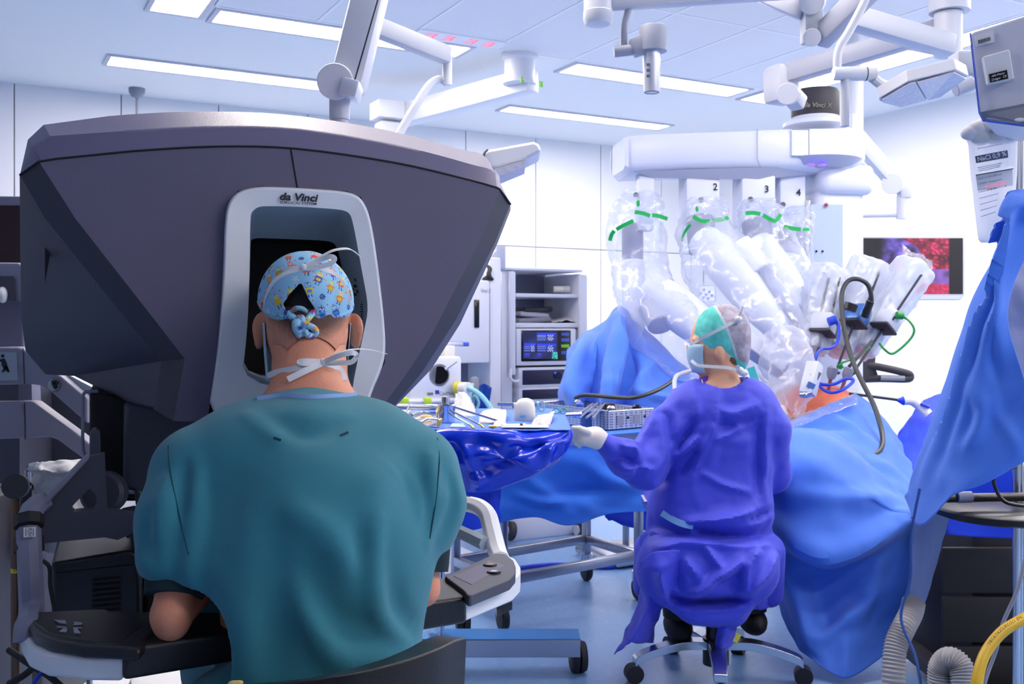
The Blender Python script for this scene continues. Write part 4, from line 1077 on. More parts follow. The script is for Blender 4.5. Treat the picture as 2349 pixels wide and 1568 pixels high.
# small dome with rod near the back wall, red clock digits in the ceiling trim
dm = thing('ceiling_rod', 'thin grey rod under a small ceiling dome, above the left of the hood', 'ceiling rod', P(314, 205, 7.45))
dc = P(314, 207, 7.45); dc.z = 3.0
part('dome', MB().lathe([(.06, 0), (.058, -.03), (.04, -.06), (.012, -.075)], dc, seg=20), 'mid_grey', dm)
part('rod', MB().cyl(dc+Z_*-.06, dc+Z_*-1.0, .009), 'mid_grey', dm)
led = mat('led_red', (1, .12, .2, 1), .5, emit=.9)
ck = thing('ceiling_clock', 'faint red digits of a clock set in the ceiling trim', 'clock', RM.w(2.65, 5.35, 3))
part('clock_housing', rmb(2.35, 2.95, 5.45, 5.62, CEIL-.02, CEIL), 'seam_white', ck, bevel=.004)
dg_ = MB()
for i in range(4):
    for k in range(3): rmb(2.42+.12*i+(.03 if i > 1 else 0), 2.48+.12*i+(.03 if i > 1 else 0), 5.485+k*.04, 5.492+k*.04, CEIL-.022, CEIL-.019, dg_)
    rmb(2.476+.12*i+(.03 if i > 1 else 0), 2.484+.12*i+(.03 if i > 1 else 0), 5.485, 5.57, CEIL-.022, CEIL-.019, dg_)
part('digits', dg_, led, ck, smooth=None, kind='stuff')

# monitor on its arm at the right
ma = thing('monitor_support', 'white jointed monitor arm behind the robot column at the right', 'monitor arm', P(2040, 400, 6.0))
part('spring_arm', beam(P(1960, 310, 5.8), P(2052, 415, 5.9), .06, .1), 'pale_paint', ma)
part('joint_disc', MB().cyl(P(2047, 421, 5.84), P(2052, 421, 5.95), .062, seg=24), 'white_paint', ma, bevel=.005)
part('joint_block', beam(P(2075, 405, 5.92), P(2075, 455, 5.92), .07, .07).cyl(P(2068, 450, 5.92), P(2068, 502, 5.92), .03), 'pale_paint', ma)
part('cross_bar', MB().tube([P(2075, 492, 5.92), P(1962, 495, 6.0), P(1962, 560, 6.1)], .015, 10), 'pale_paint', ma)
part('ceiling_tube', MB().tube([P(1960, 310, 5.8), P(1960, 40, 5.8), Zc(P(1960, 40, 5.8), 3.0)], .05, 12), 'white_paint', ma)
MO = Frame(P(2092, 600, 6.1).x, 6.1, -8); mo = thing('monitor', 'flat monitor showing a pink and violet operation picture, before the right wall', 'monitor', P(2092, 690, 6.1))
mp_ = lambda x, y, f=0: MO.px(x, y, f)
part('housing', MB().prism([mp_(1968, 541), mp_(2216, 539), mp_(2213, 676), mp_(2203, 688), mp_(1978, 688), mp_(1970, 676)], MO.w(0, .05, 0)-MO.w(0, 0, 0)), 'pale_paint', mo, bevel=.008)
scr = mat('screen_picture', (1, 1, 1), .4, vcol=True, emit=1.25)
nx, ny = 96, 60; V = []; cl = []
for j in range(ny+1):
    for i in range(nx+1):
        u, v = i/nx, j/ny; V.append(mp_(1981+u*228, 546+v*128, -.003))
        c = np.array((6., 4., 10.))
        if .1 < u < .86:
            x = (u-.12)/.74; w1 = nz((x*3, v*3, 2)); w2 = nz((x*7, v*7, 5)); g = nz((x*16, v*16, 8))
            dn_ = np.clip((x-.02)/.1, 0, 1)
            c = np.array((118., 92., 215.))*(.75+.7*w2+.3*g)
            if x-v*.75 > .36+.14*w1: c = np.array((150., 36., 70.))*(.6+1.5*abs(g)+.6*w2)
            if v > .5+.15*w1 and x < .35: c = np.array((190., 40., 70.))*(.7+.7*w2+.5*abs(g))
            if v > .55+.15*x*0 and x > .5 and v < .85: c = np.array((160., 112., 225.))*(.8+.5*w2)
            if v >= .82+.05*w1 and x > .2: c = np.array((205., 45., 90.))*(.8+.6*abs(g))
            if abs((v-.2)-(x-.38)*.75) < .07+.05*w2 and .36 < x < .78: c = np.array((225., 215., 250.))*(.7+.6*abs(g))
            if x < .18 and v < .5: c = c*np.clip(x/.18, 0, 1)
            c = c*dn_
        cl.append(np.clip(c, 0, 255))
so_ = part('screen', (V, [(j*(nx+1)+i, j*(nx+1)+i+1, (j+1)*(nx+1)+i+1, (j+1)*(nx+1)+i) for j in range(ny) for i in range(nx)]), scr, mo, smooth=None)
set_col(so_, np.array(cl))
pf = thing('wall_notice', 'small framed notice with blue squares on the wall behind the plastic-covered arms', 'notice', P(1622, 690, 8.2))
part('board', MB().box(P(1622, 672, 8.3), (.14, .01, .13)), 'label_white', pf)
part('frame', MB().tube([P(1603, 655, 8.28), P(1641, 655, 8.28), P(1641, 691, 8.28), P(1603, 691, 8.28)], .005, 6, closed=True), 'mid_grey', pf)
bs = MB()
for x, y in ((1615, 664), (1607, 672), (1620, 675), (1614, 682), (1627, 669), (1624, 684), (1633, 677)): bs.box(P(x, y, 8.29), (.02, .004, .017))
part('blue_squares', bs, 'blue_edge', pf, kind='stuff')
# ---------------------------------------------------------------- equipment racks at the back
mat('rack_white', rgb(222, 226, 240), 0.4)
mat('rack_grey', rgb(190, 196, 216), 0.45)
mat('rack_inner', rgb(128, 134, 160), 0.6)
mat('dark_window', rgb(40, 46, 76), 0.25)
mat('cord_blue', rgb(20, 70, 170), 0.4)
mat('tube_teal', rgb(130, 190, 205), 0.4)
mat('yellow', rgb(225, 215, 70), 0.5)
mat('lime', rgb(185, 220, 60), 0.5)
mat('ivory', rgb(236, 234, 226), 0.5)
mat('paper', rgb(214, 215, 220), 0.8)
mat('blue_logo', rgb(40, 60, 160), 0.5)
def rface(px0, py0, px1, py1, v, th, mb=None, r=.004):
    """box with its front in the plane v, spanning the given picture rectangle"""
    a = RM.pix(px0, py0, v); b = RM.pix(px1, py1, v)
    return (mb or MB()).rbox(RM.w((a.x+b.x)/2, v+th/2, (a.z+b.z)/2), (abs(b.x-a.x), th, abs(a.z-b.z)), RR, r)
VR = 5.0
rk = thing('equipment_rack', 'white equipment rack with open shelves and a blue-lit touch screen, against the back wall', 'rack', RM.px(1250, 1240, VR))
part('back_panel', rface(1176, 625, 1338, 1180, VR+.42, .03), 'rack_inner', rk)
part('side_panel', rface(1150, 618, 1176, 1195, VR+.02, .42), 'rack_white', rk, bevel=.004)
part('side_panel', rface(1326, 628, 1338, 1195, VR+.02, .42), 'rack_white', rk)
part('top_panel', rface(1150, 612, 1336, 624, VR, .46), 'rack_white', rk)
for x0, x1, y0 in ((1170, 1184, 622), (1331, 1348, 629)): part('corner_post', rface(x0, y0, x1, 860 if x0 < 1300 else 1190, VR-.02, .03, r=.01), 'rack_white', rk)
part('shelf', rface(1183, 672, 1327, 683, VR+.01, .4), 'rack_white', rk); part('shelf', rface(1183, 740, 1327, 751, VR+.01, .4), 'rack_white', rk)
part('rack_foot', rface(1140, 1190, 1345, 1225, VR-.05, .6, r=.03), 'rack_white', rk)
for x in (1168, 1330): 
    cs = part('caster', MB().cyl(RM.px(x-6, 1216, VR-.08), RM.px(x+8, 1218, VR-.08), .055, seg=24), 'charcoal', rk, bevel=.006)
    part('hub', MB().cyl(RM.px(x-9, 1216, VR-.08), RM.px(x-6, 1216, VR-.08), .03, seg=20), 'pale_paint', cs)
part('lower_unit', rface(1189, 924, 1330, 1185, VR+.05, .35), 'rack_grey', rk)
part('loop_handle', MB().tube(spline([RM.px(1172, 846, VR-.03), RM.px(1171, 866, VR-.05), RM.px(1180, 874, VR-.05), RM.px(1190, 872, VR-.03)], 4), .008, 8), 'rack_white', rk)
# units on the rack
gn = thing('control_unit', 'white generator with a dark touch screen on the rack, under the open shelves', 'medical device', RM.px(1250, 835, VR))
part('housing', rface(1185, 753, 1322, 836, VR-.01, .36, r=.01), 'rack_white', gn)
bz = part('bezel', rface(1196, 757, 1310, 827, VR-.014, .01, r=.006), 'black_gloss', gn)
tsm = mat('touch_screen', (1, 1, 1), .3, vcol=True, emit=1.2)
nx, ny = 76, 46; V = []; cl = []
for j in range(ny+1):
    for i in range(nx+1):
        u, v = i/nx, j/ny; V.append(RM.px(1199+u*80, 760+v*63, VR-.016)); c = np.array((22., 30., 84.))+np.array((20., 25., 50.))*(nz((u*4, v*4, 1)))
        for x0, x1, y0, y1, k in ((.42, .95, .06, .34, 1), (.42, .95, .45, .72, 1), (.05, .38, .42, .72, 1), (.05, .2, .8, .95, 2), (.42, .55, .8, .95, 2)):
            if x0 < u < x1 and y0 < v < y1:
                c = np.array((34., 48., 140.))
                if (v-y0)/(y1-y0) < .2: c = np.array((40., 60., 250.))
                elif k == 1 and (int(u*46)+int(v*26)) % 3 == 0 and .55 < (u-x0)/(x1-x0) < .85: c = np.array((190., 205., 245.))
                elif k == 1 and int(v*40) % 3 == 0 and (u-x0)/(x1-x0) < .45: c = np.array((120., 140., 220.))
        if u > .85 and v > .75: c = np.array((60., 190., 190.))*(.4+abs(nz((u*30, v*30, 0)))*2)
        cl.append(np.clip(c, 0, 255))
so_ = part('screen', (V, [(j*(nx+1)+i, j*(nx+1)+i+1, (j+1)*(nx+1)+i+1, (j+1)*(nx+1)+i) for j in range(ny) for i in range(nx)]), tsm, bz, smooth=None)
set_col(so_, np.array(cl))
for y, m in ((763, 'blue_edge'), (776, 'blue_edge'), (790, 'green_mark'), (805, 'blue_edge')): part('socket', rface(1288, y, 1306, y+7, VR-.018, .006, r=.002), m, gn)
for k, (y0, y1, w0, w1) in enumerate(((843, 885, 849, 879), (889, 919, 894, 912))):
    u_ = thing('control_unit', ('upper', 'lower')[k]+' white device with a dark front strip, below the touch screen unit', 'medical device', RM.px(1250, y1, VR))
    part('housing', rface(1190, y0, 1325, y1, VR-.005, .36, r=.006), 'rack_white', u_)
    part('front_window', rface(1199, w0, 1318, w1, VR-.009, .01, r=.004), 'dark_window', u_)
    if k == 0:
        part('dial', MB().cyl(RM.px(1281, 861, VR-.01), RM.px(1281, 861, VR-.03), .02, seg=20), 'dark_window', u_)
        part('pilot_lamp', MB().cyl(RM.px(1274, 855, VR-.01), RM.px(1274, 855, VR-.013), .006, seg=10), mat('pilot_blue', (.05, .1, 1, 1), .4, emit=1.5), u_)
jr = thing('jar', 'white lidded jar lying on the top shelf of the rack', 'jar', RM.px(1298, 672, VR+.1))
part('jar_body', MB().cyl(RM.px(1270, 663, VR+.12), RM.px(1292, 663, VR+.1), .019), 'ivory', jr); part('lid', MB().cyl(RM.px(1292, 663, VR+.1), RM.px(1306, 663, VR+.09), .021), 'paper', jr)
for k, (x0, x1, y, lab) in enumerate(((1186, 1262, 738, 'grey folded bag on the second rack shelf, bottom of the pile'), (1190, 1258, 726, 'grey folded bag on the second rack shelf, middle of the pile'), (1200, 1266, 714, 'dark folded bag on top of the pile on the rack shelf'))):
    bm_ = MB(); a = RM.pix(x0, y, VR+.12); b = RM.pix(x1, y, VR+.12)
    tag(part('folded_bag', bm_.rbox(RM.w((a.x+b.x)/2, VR+.2, a.z+.012), (b.x-a.x, .2, .03), RR @ Matrix.Rotation((-.05, .06, -.04)[k], 3, 'Y'), .012), ('mid_grey', 'grey_paint', 'charcoal')[k], smooth=60), lab, 'bag', 'folded bags on the rack shelf')
tag(part('crumpled_wrap', sheet([[RM.px(1268, 738, VR+.05), RM.px(1295, 733, VR+.05), RM.px(1322, 736, VR+.05)], [RM.px(1262, 737, VR+.2), RM.px(1290, 728, VR+.2), RM.px(1322, 734, VR+.2)], [RM.px(1265, 736, VR+.3), RM.px(1295, 731, VR+.3), RM.px(1320, 735, VR+.3)]], 8, 8, .03, 5), 'paper', solid=.002), 'white crumpled wrapper on the second rack shelf, right of the bags', 'wrapper')
# tall white cart at the left of the rack
wc = thing('vision_cart', 'tall white cart with a black slot, between hood and open rack', 'cart', RM.px(1060, 1150, 4.75))
part('cart_body', rface(1000, 640, 1124, 832, 4.75, .45, r=.012), 'rack_white', wc)
part('cart_edge', rface(1124, 590, 1150, 1150, 4.78, .42, r=.01), 'rack_white', wc)
part('slot', rface(1089, 687, 1100, 751, 4.742, .01, r=.003), 'black_gloss', wc)
part('lower_recess', rface(1000, 832, 1124, 1150, 5.05, .1), 'rack_inner', wc)
part('cart_foot', rface(1000, 1130, 1124, 1165, 4.75, .45, r=.02), 'rack_grey', wc)
part('top_bracket', rface(1138, 563, 1160, 616, 4.9, .1), 'rack_grey', wc); part('bracket_plate', MB().prism([RM.px(x, y, 4.85) for x, y in ((1108, 640), (1112, 605), (1140, 572), (1150, 574), (1148, 600), (1128, 645))], RM.w(0, .03, 0)-RM.w(0, 0, 0)), 'rack_grey', wc)
part('cart_lettering', text_mb('Vinci X', RM.px(1114, 667, 4.748), (RR @ X_), Z_, .03, shear=.2, width=.062), 'print_grey', wc, smooth=None)
cbm = MB()
for k in range(5): cbm.tube(spline([RM.px(1112+k*4, 606+k*2, 4.8), RM.px(1126-k*2, 616+k*3, 4.77), RM.px(1118+k*3, 632+k*2, 4.77), RM.px(1108+k*2, 640, 4.8)], 5), .007, 6)
tag(part('cable_bundle', cbm, 'charcoal', kind='stuff'), 'dark cables bundled at the top of the tall white cart', 'cable')
cbl = MB()
for k in range(7):
    x = 1098+k*4.2; cbl.tube(spline([RM.px(x, 880+3*abs(k-3), 4.82-.01*k), RM.px(x-4, 920, 4.8), RM.px(x-2, 948, 4.82), RM.px(x+5, 950, 4.86), RM.px(x+5, 900, 4.9)], 5), .012, 7)
tag(part('blue_cord', cbl, 'cord_blue', kind='stuff'), 'thick coil of blue cords hanging under the tall white cart', 'cord')
hs = thing('handset', 'grey handset hung beside the coil of blue cords', 'handset', RM.px(1088, 930, 4.7))
part('grip', MB().rbox(RM.px(1088, 885, 4.7), (.05, .04, .1), RR, .018), 'mid_grey', hs); part('hanger', MB().cyl(RM.px(1088, 885, 4.72), RM.px(1088, 885, 5.05), .01), 'mid_grey', hs)
# gas unit in front of the cart
iu = thing('insufflator', 'white gas unit with a round black port, standing between hood and tall white cart', 'medical device', RM.px(1010, 912, 4.2))
part('housing', rface(940, 819, 1060, 912, 4.2, .35, r=.014), 'rack_white', iu)
pr = part('port_ring', MB().lathe([(.052, 0), (.056, -.012), (.042, -.014), (.042, .0)], RM.px(1008, 860, 4.2), -Vector((RM.Fv[0], RM.Fv[1], 0)), 28), 'mid_grey', iu)
part('port', MB().cyl(RM.px(1008, 860, 4.195), RM.px(1008, 860, 4.193), .041, seg=28), 'black_gloss', pr)
part('lever', MB().tube([RM.px(1020, 847, 4.17), RM.px(1048, 829, 4.17)], [.008, .004], 8), 'steel', iu)
part('unit_lettering', text_mb('ConMed', RM.px(1024, 902, 4.198), RR @ X_, Z_, .024, width=.075), 'print_grey', iu, smooth=None)
part('logo_square', MB().box(RM.px(1003, 899, 4.198), (.018, .002, .018), RR), 'blue_logo', iu)
part('small_sign', MB().box(RM.px(987, 903, 4.198), (.028, .002, .012), RR), 'print_grey', iu)
st_ = thing('device_stand', 'grey rail stand with lime clips, under the white gas unit', 'stand', RM.px(1000, 930, 4.2))
part('tray', rface(930, 914, 1065, 924, 4.18, .4), 'rack_grey', st_)
part('rail', MB().cyl(RM.px(935, 922, 4.15), RM.px(1062, 918, 4.15), .012), 'pale_paint', st_)
for x in (928, 980): part('lime_clip', MB().rbox(RM.px(x, 920, 4.14), (.035, .03, .035), RR, .006), 'lime', st_)
part('stand_column', MB().cyl(RM.px(1000, 925, 4.4), Zc(RM.px(1000, 925, 4.4), .05), .04), 'rack_grey', st_); part('stand_foot', MB().rbox(Zc(RM.px(1000, 925, 4.4), .05), (.5, .5, .08), RR, .02), 'rack_grey', st_)
part('upper_post', rface(985, 740, 1000, 820, 4.5, .06), 'rack_grey', st_)
part('upper_tray', rface(990, 786, 1070, 793, 4.3, .3), 'rack_grey', st_); part('tray_end', rface(1065, 784, 1077, 794, 4.29, .3), 'blue_edge', st_)
tag(part('small_device', rface(1022, 793, 1044, 820, 4.25, .12), 'ivory'), 'little white unit standing on top of the gas unit', 'medical device')
cn = thing('gas_tube', 'pale teal tube with yellow and white connector plugged into the gas unit', 'tube', RM.px(1055, 890, 4.15))
part('connector', MB().cyl(RM.px(1049, 890, 4.19), RM.px(1075, 890, 4.1), .028, seg=16), 'ivory', cn); part('connector_ring', MB().cyl(RM.px(1048, 890, 4.18), RM.px(1056, 890, 4.16), .031, seg=16), 'yellow', cn)
part('hose', MB().tube(spline([RM.px(1075, 890, 4.1), RM.px(1092, 898, 4.05), RM.px(1110, 914, 4.0), RM.px(1128, 940, 3.95), RM.px(1140, 965, 3.9)], 6), .012, 8), 'tube_teal', cn)
tag(part('coiled_tube', MB().tube(spline([RM.px(1085, 880, 4.6), RM.px(1078, 915, 4.55), RM.px(1086, 945, 4.55), RM.px(1098, 925, 4.55), RM.px(1088, 908, 4.56), RM.px(1076, 935, 4.6)], 6), .008, 7), 'tube_teal'), 'pale teal tube coiled below the grey handset', 'tube')
# ---------------------------------------------------------------- the robot cart with its bagged arms
mat('robot_white', rgb(220, 226, 246), 0.35)
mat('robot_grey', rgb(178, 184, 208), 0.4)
mat('robot_panel', rgb(184, 202, 232), 0.35)
mat('robot_mid', rgb(150, 154, 182), 0.5)
mat('carriage_grey', rgb(200, 206, 222), 0.4)
mat('purple_led', (.16, .07, 1, 1), .4, emit=2.2)
mat('green_stripe', rgb(0, 172, 84), 0.5)
mat('cable_blue', rgb(30, 70, 215), 0.4)
mat('cable_green', rgb(20, 140, 60), 0.4)
mat('cable_black', rgb(40, 46, 50), 0.4)
mat('steel_blue', rgb(90, 130, 200), 0.3, metal=.5)
film('clear_drape', alpha=.17, rough=.2, white=.8, bscale=18)
film('milky_drape', alpha=.34, rough=.24, white=.84, bscale=25)
RB = Frame(P(1915, 500, 5.3).x, 5.3, 8)
rp_ = lambda x, y, f=0: RB.px(x, y, f)
rob = thing('surgical_robot', 'tall white surgical robot cart with overhead boom and black round cap, at the right', 'robot', Zc(P(1915, 900, 5.3), 0))
col_ = MB(); a = rp_(1858, 460); b = rp_(1972, 460)
col_.rbox(Zc((a+b)/2, .95)+Y_*.12, ((b-a).length, .32, 2.0), RB.rot(), .05, 3)
part('column', col_, 'robot_white', rob)
part('column_panel', MB().prism([rp_(1862, 468, -.05), rp_(1934, 468, -.05), rp_(1934, 1100, -.05), rp_(1862, 1100, -.05)], (0, .04, 0)), 'robot_panel', rob, bevel=.004)
part('column_collar', MB().rbox((rp_(1850, 420, .1)+rp_(1975, 420, .1))/2, ((rp_(1975, 420)-rp_(1848, 420)).length, .36, (rp_(1900, 385)-rp_(1900, 456)).length), RB.rot(), .05, 3), 'robot_white', rob)
bt_ = part('stop_ring', MB().cyl(rp_(1895, 470, -.052), rp_(1895, 470, -.056), .012, seg=16), 'robot_grey', rob); part('stop_button', MB().cyl(rp_(1895, 470, -.055), rp_(1895, 470, -.065), .007, seg=14), 'red_button', bt_)
for x in (1873, 1887): part('screw', MB().cyl(rp_(x, 576, -.05), rp_(x, 576, -.056), .006, seg=10), 'charcoal', rob)
part('cable_chain', MB().tube([rp_(1853, 460+8*k, -.02) for k in range(32)], [(.016, .012)[k % 2] for k in range(32)], 8), 'ivory', rob, smooth=None)
# boom: rounded beam with a turret at its right end
def boomloop(x, yt, yb, f, dp=.3):
    p = rp_(x, yt, f); q = rp_(x, yb, f); e = RB.w(0, dp, 0)-RB.w(0, 0, 0); h = p.z-q.z
    o = []
    for (u, v) in ((0, .12), (.04, .02), (.14, 0), (.86, 0), (.96, .02), (1, .12), (1, .75), (.96, .9), (.86, 1), (.14, 1), (.04, .9), (0, .75)): o.append(p+e*u-Z_*h*v)
    return o
bl = [boomloop(1432, 322, 372, -.02), boomloop(1434, 314, 386, -.06), boomloop(1450, 308, 396, -.08, .36), boomloop(1560, 303, 390, -.08, .4), boomloop(1700, 298, 388, -.08, .42), boomloop(1800, 293, 390, -.1, .46), boomloop(1960, 290, 392, -.1, .46), boomloop(1985, 296, 384, -.05, .38)]
part('boom', MB().loft(bl), 'robot_white', rob, smooth=40, bevel=.006)
part('boom_end_cap', MB().prism([rp_(1433, 318, -.09), rp_(1442, 312, -.09), rp_(1442, 384, -.09), rp_(1433, 380, -.09)], (0, .02, 0)), 'robot_white', rob, bevel=.003)
part('boom_seam', MB().tube([rp_(1737, 296, -.092), rp_(1737, 365, -.098), rp_(1745, 384, -.1)], .002, 5), 'mid_grey', rob)
part('service_hatch', MB().prism([rp_(1816, 296, -.112), rp_(1856, 297, -.112), rp_(1856, 358, -.112), rp_(1816, 358, -.112)], (0, .03, 0)), 'robot_white', rob, bevel=.003)
part('hatch_seam', MB().tube([rp_(1816, 296, -.113), rp_(1856, 297, -.113), rp_(1856, 358, -.113), rp_(1816, 357, -.113)], .0022, 5), 'mid_grey', rob)
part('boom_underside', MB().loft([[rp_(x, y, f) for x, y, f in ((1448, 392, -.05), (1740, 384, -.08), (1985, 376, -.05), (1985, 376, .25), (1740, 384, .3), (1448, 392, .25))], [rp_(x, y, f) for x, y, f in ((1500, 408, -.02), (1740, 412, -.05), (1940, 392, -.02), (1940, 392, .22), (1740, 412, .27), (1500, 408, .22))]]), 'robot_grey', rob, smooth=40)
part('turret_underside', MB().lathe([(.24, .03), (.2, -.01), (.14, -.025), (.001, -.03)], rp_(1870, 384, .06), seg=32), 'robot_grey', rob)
for x in (1860, 1886): part('status_lamp', MB().ball(rp_(x, 378, -.135), (.022, .012, .007)), 'purple_led', rob)
cp = rp_(1870, 283, .1)
part('turret', MB().lathe([(.17, -.02), (.17, 0), (.145, .012), (.125, .03)], cp, seg=36), 'robot_white', rob)
cl_ = part('turret_cap', MB().lathe([(.122, .02), (.126, .04), (.126, .16), (.118, .175), (.001, .182)], cp, seg=36), 'charcoal', rob)
part('cap_lettering', text_mb('da Vinci X', rp_(1876, 241, -.032), RB.w(1, 0, 0)-RB.w(0, 0, 0), Z_, .035, shear=.2, width=.16, bold=.02), 'black_gloss', cl_, smooth=None)
part('rear_fin', MB().prism([rp_(1952, 258, .3), rp_(1974, 262, .3), rp_(1982, 300, .3), rp_(1985, 400, .3), rp_(1950, 400, .3)], (0, .12, 0)), 'robot_white', rob, bevel=.01)
part('robot_base', MB().rbox(Zc(rp_(1915, 900, .15), .14), (.7, .7, .24), RB.rot(), .06, 3), 'robot_white', rob)
for a_ in (-.28, .28):
    for f_ in (-.14, .44): part('caster', MB().cyl(RB.w(a_-.02, f_, .05), RB.w(a_+.02, f_, .05), .05, seg=20), 'charcoal', rob)
# steering bar at the back of the cart
hb_ = MB().tube(spline([rp_(1960, 838, .1), rp_(1995, 838, .05), rp_(2040, 846, .0), rp_(2080, 856, -.02), rp_(2088, 862, -.02), rp_(2080, 869, -.02), rp_(2020, 868, .02), rp_(1965, 870, .1)], 5), .02, 12)
part('steering_bar', hb_, 'charcoal', rob); part('bar_sleeve', MB().tube([rp_(2020, 866, .0), rp_(2075, 867, -.03)], .014, 10), 'mid_grey', rob)
part('bar_bracket', MB().prism([rp_(x, y, .04) for x, y in ((1975, 858), (1982, 820), (1995, 805), (2010, 815), (2008, 840), (2020, 874), (1980, 872))], (0, .06, 0)), 'charcoal', rob, bevel=.008)
# four arm columns under the boom with their numbers
AC = [(1462, 1500, 395, 520, -.02, None), (1570, 1648, 400, 500, -.03, '2'), (1697, 1776, 404, 510, -.05, '3'), (1786, 1846, 408, 520, -.02, '4')]
armp = []
for x0, x1, y0, y1, f, n_ in AC:
    a = rp_(x0, y0, f); b = rp_(x1, y1, f); wd = abs(rp_(x1, y0, f).x-a.x); c = (a+b)/2+Y_*wd*.4
    ar = part('arm_column', MB().rbox(c, (wd, wd*.8, a.z-b.z+.04), RB.rot(), .012), 'robot_white', rob)
    if n_: part('arm_number', text_mb(n_, rp_(x1-7 if n_ == '2' else (x1-17 if n_ == '3' else x1-14), (429, 434, 442)['234'.index(n_)], f-.006), RB.w(1, 0, 0)-RB.w(0, 0, 0), Z_, .05, bold=.02), 'print_black', ar, smooth=None)
    part('latch_knob', MB().cyl(rp_((1459, 1608, 1722, 1796)[AC.index((x0, x1, y0, y1, f, n_))], (447, 458, 457, 469)[AC.index((x0, x1, y0, y1, f, n_))], f-.008), rp_((1459, 1608, 1722, 1796)[AC.index((x0, x1, y0, y1, f, n_))], (447, 458, 457, 469)[AC.index((x0, x1, y0, y1, f, n_))], f+.01), .014, seg=14), 'steel', ar)
def limb(name, pts, rs, m, seg=22): 
    C_ = [P(*q) for q in pts]; rr = list(rs)
    if name == 'lower_link':
        C_ = spline(C_, 5); rr = [v.x for v in spline([Vector((r, 0, 0)) for r in rs], 5)]; d0, d1 = (C_[0]-C_[1]).normalized(), (C_[-1]-C_[-2]).normalized()
        r0, r1 = rr[0], rr[-1]
        C_ = [C_[0]+d0*r0*q for q in (.75, .6, .35)]+C_+[C_[-1]+d1*r1*q for q in (.5, .85, .98)]; rr = [r0*.55, r0*.8, r0*.95]+rr+[r1*.86, r1*.5, r1*.15]
    return part(name, MB().tube(C_, rr, seg), m, rob, smooth=60, bevel=0 if name == 'lower_link' else .008)
limb('upper_link', [(1451, 512, 5.2), (1451, 602, 5.2)], [.056, .056], 'robot_mid')
limb('upper_link', [(1452, 600, 5.2), (1455, 760, 5.1)], [.062, .058], 'robot_white')
limb('lower_link', [(1505, 668, 5.0), (1545, 700, 4.95), (1610, 752, 4.85), (1650, 780, 4.8)], [.085, .105, .095, .05], 'robot_white')
limb('elbow_disc', [(1500, 700, 4.98), (1520, 745, 4.9)], [.08, .075], 'robot_grey')
limb('upper_link', [(1605, 500, 5.15), (1612, 580, 5.1)], [.075, .07], 'robot_mid')
limb('lower_link', [(1622, 560, 5.0), (1660, 600, 4.95), (1730, 690, 4.85), (1800, 770, 4.75)], [.09, .105, .09, .06], 'robot_white')
limb('elbow_disc', [(1690, 560, 4.95), (1740, 625, 4.9)], [.07, .08], 'robot_white')
limb('upper_link', [(1735, 510, 5.1), (1740, 570, 5.05)], [.075, .07], 'robot_mid')
limb('lower_link', [(1745, 570, 5.0), (1790, 640, 4.95), (1850, 720, 4.8)], [.085, .095, .06], 'robot_white')
limb('upper_link', [(1815, 532, 5.15), (1815, 592, 5.1)], [.065, .065], 'robot_mid')
limb('lower_link', [(1812, 592, 5.1), (1800, 660, 5.05), (1830, 740, 4.9)], [.062, .075, .06], 'robot_white')
limb('forearm_beam', [(1690, 770, 4.6), (1800, 850, 4.5)], [.06, .05], 'robot_grey', 4)

def bag(name, pts, rad, m, amp=.02, seg=40, sub=10, sc=2.2, seed=0, flat=1.0):
    """loose crumpled plastic sleeve along a path"""
    C_ = spline([P(*q) for q in pts], sub); n = len(C_); rr = spline([Vector((r, 0, 0)) for r in rad], sub); vs = []; px = None
    for i, p in enumerate(C_):
        d = (C_[min(i+1, n-1)]-C_[max(i-1, 0)]).normalized()
        if px is None: x, y, _ = frame_of(d)
        else: x = (px-d*px.dot(d)).normalized(); y = x.cross(d)
        px = x
        for k in range(seg):
            a = 2*math.pi*k/seg; dr = x*math.cos(a)+y*math.sin(a)*flat
            q = p+dr*rr[i].x
            h = (crumple(q+Vector((seed, seed*2, 0)), sc)-.3)*amp*2.2+amp*.5*math.sin(a*5+i*.25+seed)
            vs.append(q+dr*h)
    fs = [(i*seg+k, i*seg+(k+1) % seg, (i+1)*seg+(k+1) % seg, (i+1)*seg+k) for i in range(n-1) for k in range(seg)]
    mb = MB(); mb.add(vs, fs); return part(name, mb, m, rob, smooth=40, normals=False)
b1 = bag('plastic_sleeve', [(1468, 440, 5.2), (1466, 470, 5.2), (1462, 530, 5.2), (1468, 620, 5.15), (1490, 700, 5.0), (1540, 770, 4.9), (1590, 830, 4.75), (1600, 850, 4.7)], [.09, .13, .15, .15, .16, .2, .12, .03], 'clear_drape', .022, seed=1)
b2 = bag('plastic_sleeve', [(1618, 452, 5.15), (1618, 480, 5.15), (1622, 540, 5.1), (1650, 610, 5.0), (1720, 700, 4.85), (1790, 800, 4.7), (1810, 880, 4.6)], [.08, .12, .15, .19, .2, .19, .1], 'clear_drape', .024, seed=3)
b3 = bag('plastic_sleeve', [(1742, 455, 5.1), (1744, 490, 5.1), (1760, 560, 5.05), (1800, 650, 4.95), (1850, 730, 4.8), (1870, 790, 4.7)], [.07, .12, .14, .16, .14, .08], 'clear_drape', .024, seed=5)
b4 = bag('plastic_sleeve', [(1818, 480, 5.15), (1820, 500, 5.15), (1820, 570, 5.1), (1815, 650, 5.05), (1840, 740, 4.9)], [.09, .105, .1, .12, .08], 'clear_drape', .02, seed=7)
b5 = bag('plastic_sleeve', [(1775, 760, 4.55), (1800, 800, 4.5), (1815, 850, 4.45), (1820, 900, 4.4), (1815, 950, 4.3)], [.06, .11, .12, .1, .03], 'milky_drape', .026, seed=9)
